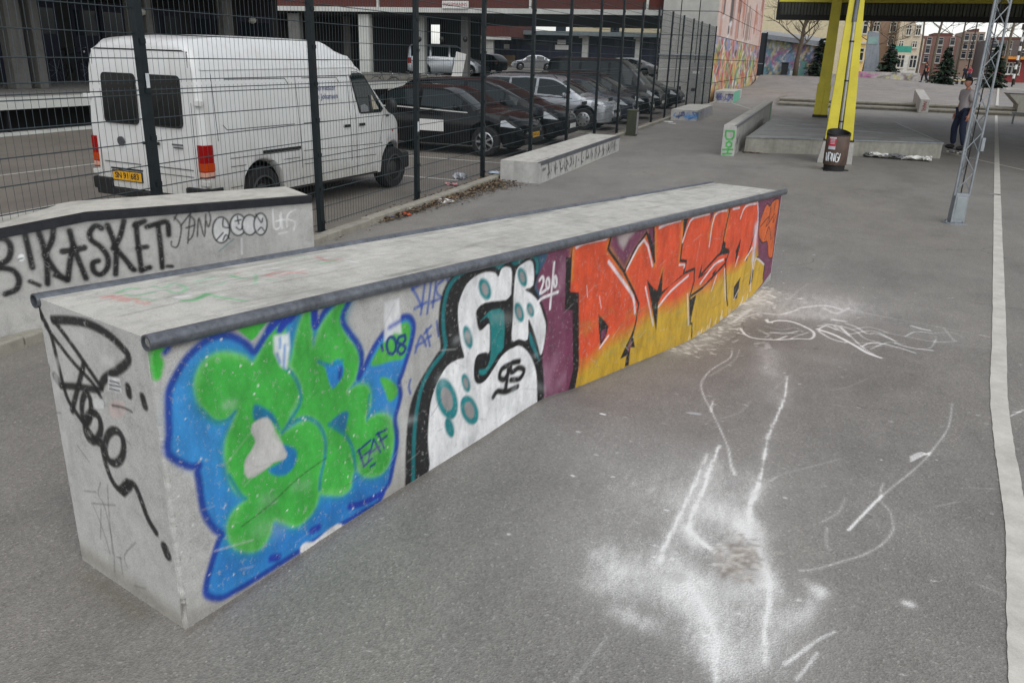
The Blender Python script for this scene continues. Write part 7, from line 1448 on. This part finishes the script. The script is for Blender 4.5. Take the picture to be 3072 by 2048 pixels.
def person(label, pos_, rz, c_top, c_leg, group=None, scale=1., pose='stand', fine=True, zoff=0, shoes=(40, 40, 44)):
    t = thing('person', label, 'person', pos_, rz, group); t.scale = (scale,) * 3
    mt, ml, ms = mat('cloth_' + str(c_top), c_top, .9, var=.15, scale=6), mat('cloth_' + str(c_leg), c_leg, .9, var=.25, scale=7), mat('shoe_' + str(shoes), shoes, .7)
    z = zoff; st = .13 if pose != 'walk' else .10
    J = dict(pel=(0, 0, .97), bel=(0, .01, 1.10), che=(0, 0, 1.32), nb=(0, -.01, 1.47), nt=(0, .015, 1.56), sl=(-.185, 0, 1.41), sr=(.185, 0, 1.41), el=(-.245, -.03, 1.13), er=(.245, -.03, 1.13), wl=(-.25, .05, .90), wr=(.25, .05, .90), hl=(-.095, 0, .93), hr=(.095, 0, .93), kl=(-st, .04, .52), kr=(st, .05, .52), al=(-st - .02, -.03, .10), ar=(st + .02, -.02, .10))
    if pose == 'board': J.update(kl=(-.17, .06, .53), kr=(.16, .07, .53), al=(-.25, -.02, .10), ar=(.22, -.02, .10), el=(-.26, -.05, 1.13), wl=(-.25, .0, .89))
    if pose == 'walk': J.update(kl=(-.10, .17, .55), al=(-.10, .20, .10), kr=(.10, -.02, .53), ar=(.10, -.30, .14), wl=(-.25, -.16, .92), wr=(.25, .20, .95), el=(-.24, -.10, 1.13), er=(.24, .02, 1.14))
    V = lambda *k: [J[x] for x in k]
    # one continuous body
    keys = ['pel', 'bel', 'che', 'nb', 'nt', 'sl', 'el', 'wl', 'sr', 'er', 'wr', 'hl', 'kl', 'al', 'hr', 'kr', 'ar']; E = [(0, 1), (1, 2), (2, 3), (3, 4), (2, 5), (5, 6), (6, 7), (2, 8), (8, 9), (9, 10), (0, 11), (11, 12), (12, 13), (0, 14), (14, 15), (15, 16)]
    rd = [.12, .115, .125, .055, .05, .055, .042, .03, .055, .042, .03, .085, .058, .04, .085, .058, .04]; vs = V(*keys)
    if fine:
        for side, wi in ((-1, 7), (1, 10)):
            w_ = Vector(vs[wi]); pal = w_ + Vector((side * .005, .02, -.075)); vs.append(tuple(pal)); rd.append(.03); pi = len(vs) - 1; E.append((wi, pi))
            for k, (dx, dy, ln) in enumerate(((-.0, .036, .075), (0, .014, .085), (0, -.010, .08), (0, -.032, .062))):
                a = pal + Vector((0, dy, -.03)); b_ = a + Vector((-side * .012, .004, -ln * .55)); c_ = b_ + Vector((-side * .022, .0, -ln * .4)); vs += [tuple(a), tuple(b_), tuple(c_)]; rd += [.0095, .009, .007]; i = len(vs) - 3; E += [(pi, i), (i, i + 1), (i + 1, i + 2)]
            a = w_ + Vector((-side * .004, .045, -.045)); b_ = a + Vector((-side * .01, .03, -.035)); vs += [tuple(a), tuple(b_)]; rd += [.011, .009]; i = len(vs) - 2; E += [(pi, i), (i, i + 1)]
    skinned('body', vs, E, rd, M_skin, t, 1)
    shirt = V('bel', 'che', 'nb', 'sl', 'el', 'sr', 'er'); hem = (0, .01, .90); sh_v = [J['bel'], J['che'], (0, 0, 1.46), J['sl'], tuple(Vector(J['sl']).lerp(Vector(J['el']), .85)), J['sr'], tuple(Vector(J['sr']).lerp(Vector(J['er']), .85)), hem]
    skinned('shirt', sh_v, [(0, 1), (1, 2), (1, 3), (3, 4), (1, 5), (5, 6), (0, 7)], [(.165, .125), (.165, .13), (.075, .075), .085, .085, .085, .085, (.18, .14)], mt, t, 2)
    skinned('trousers', V('pel', 'hl', 'kl', 'al', 'hr', 'kr', 'ar'), [(0, 1), (1, 2), (2, 3), (0, 4), (4, 5), (5, 6)], [.135, .105, .085, .075, .105, .085, .075], ml, t, 2)
    for k in ('al', 'ar'): a = J[k]; blob('shoe', ms, t, (a[0], a[1] + .07, .05), .05, .14, .055)
    # head with face, ears and hair
    hd = MB(); NH, NV_ = 18, 14; hc = Vector((0, .035, 1.655)); G = []
    for i in range(NV_ + 1):
        ph_ = math.pi * i / NV_; row = []
        for k in range(NH):
            a = 2 * math.pi * k / NH; x, y, zz_ = math.sin(ph_) * math.cos(a), math.sin(ph_) * math.sin(a), math.cos(ph_); jaw = 1 - .28 * max(0, -zz_) ** 1.3
            px_, py_, pz_ = .076 * x * jaw, (.095 * y if y > 0 else .10 * y) * (1 - .12 * max(0, -zz_)), .118 * zz_
            if y > .75 and abs(x) < .35: py_ += .018 * math.exp(-((zz_ + .12) / .22) ** 2) * (1 if abs(x) < .2 else .2) - .008 * math.exp(-((zz_ - .12) / .12) ** 2)
            row.append(hc + Vector((px_, py_, pz_)))
        G.append(row)
    hd.grid(G, True); h_ = hd.build('head', M_skin, t, smooth='all')
    ha = MB(); ha.grid([[hc + (p - hc) * 1.07 + Vector((0, -.006, .006)) for p in row] for row in G[:7]], True); hv = ha.build('hair', M_hair, t, smooth='all'); ha2 = MB(); ha2.grid([[hc + (G[i][k] - hc) * 1.07 for k in range(10, 18)] for i in range(5, 11)]); ha2.build('hair', M_hair, t, smooth='all', fixn=False)
    for sg in (-1, 1): blob('ear', M_skin, h_, (sg * .077, .03, 1.65), .012, .022, .033); blob('eye', M_under, h_, (sg * .03, .122, 1.672), .012, .008, .006); blob('eyebrow', M_hair, h_, (sg * .03, .122, 1.69), .018, .008, .004)
    blob('mouth', mat('lips', (150, 84, 76), .6), h_, (0, .118, 1.592), .022, .01, .006)
    return t
sp2 = at(2866, 459); sk_t = person('young skater in grey T-shirt and blue jeans standing on a skateboard behind the mast', (sp2.x, sp2.y, .105), R(115), (176, 168, 168), (36, 44, 66), pose='board', shoes=(24, 24, 26))
bd = thing('skateboard', 'dark skateboard under the skater behind the lattice mast', 'skateboard', (sp2.x, sp2.y, 0), R(115))
dk = MB(); dk.grid([[Vector((x, y, .095 + (.05 * max(0, abs(x) - .28) / .12))) for y in (-.09, -.03, .03, .09)] for x in np.linspace(-.4, .4, 13)]); d_ = dk.build('deck', M_trim, bd, fixn=False); s_ = d_.modifiers.new('s', 'SOLIDIFY'); s_.thickness = .012
for x in (-.22, .22):
    MB().box(x - .03, x + .03, -.07, .07, .045, .08).build('truck', M_galv, bd)
    for y in (-.085, .085): MB().lathe([(.026, y - .018), (.026, y + .018)], (x, 0, .027), 12, 'y').build('wheel', mat('board_wheel', (200, 190, 170), .6), bd, smooth=40)
def far(label, px, py, b, c1, c2, rz, pose='walk', s=1.): q = at_b(px, py, b); person(label, (q.x, b, uz(q.x, b) if b < 150 else q.z), rz, c1, c2, 'people on the far plaza', s, pose, False)
far('person in dark green walking along the low wall', 2772, 240, 84, (22, 36, 32), (26, 24, 28), R(60), 'walk', 1.0); far('person in red jacket near the bench', 2784, 205, 105, (150, 50, 44), (30, 30, 34), R(100), 'stand')
far('person in dark clothes by the lamp post on the far plaza', 2898, 205, 108, (40, 44, 60), (30, 32, 38), R(150), 'stand'); far('person in pink top left of the mast on the far plaza', 2912, 205, 104, (176, 70, 84), (40, 60, 80), R(120), 'stand'); far('person in blue clothes crossing behind the mast', 2945, 225, 92, (60, 90, 120), (34, 36, 44), R(80), 'walk')
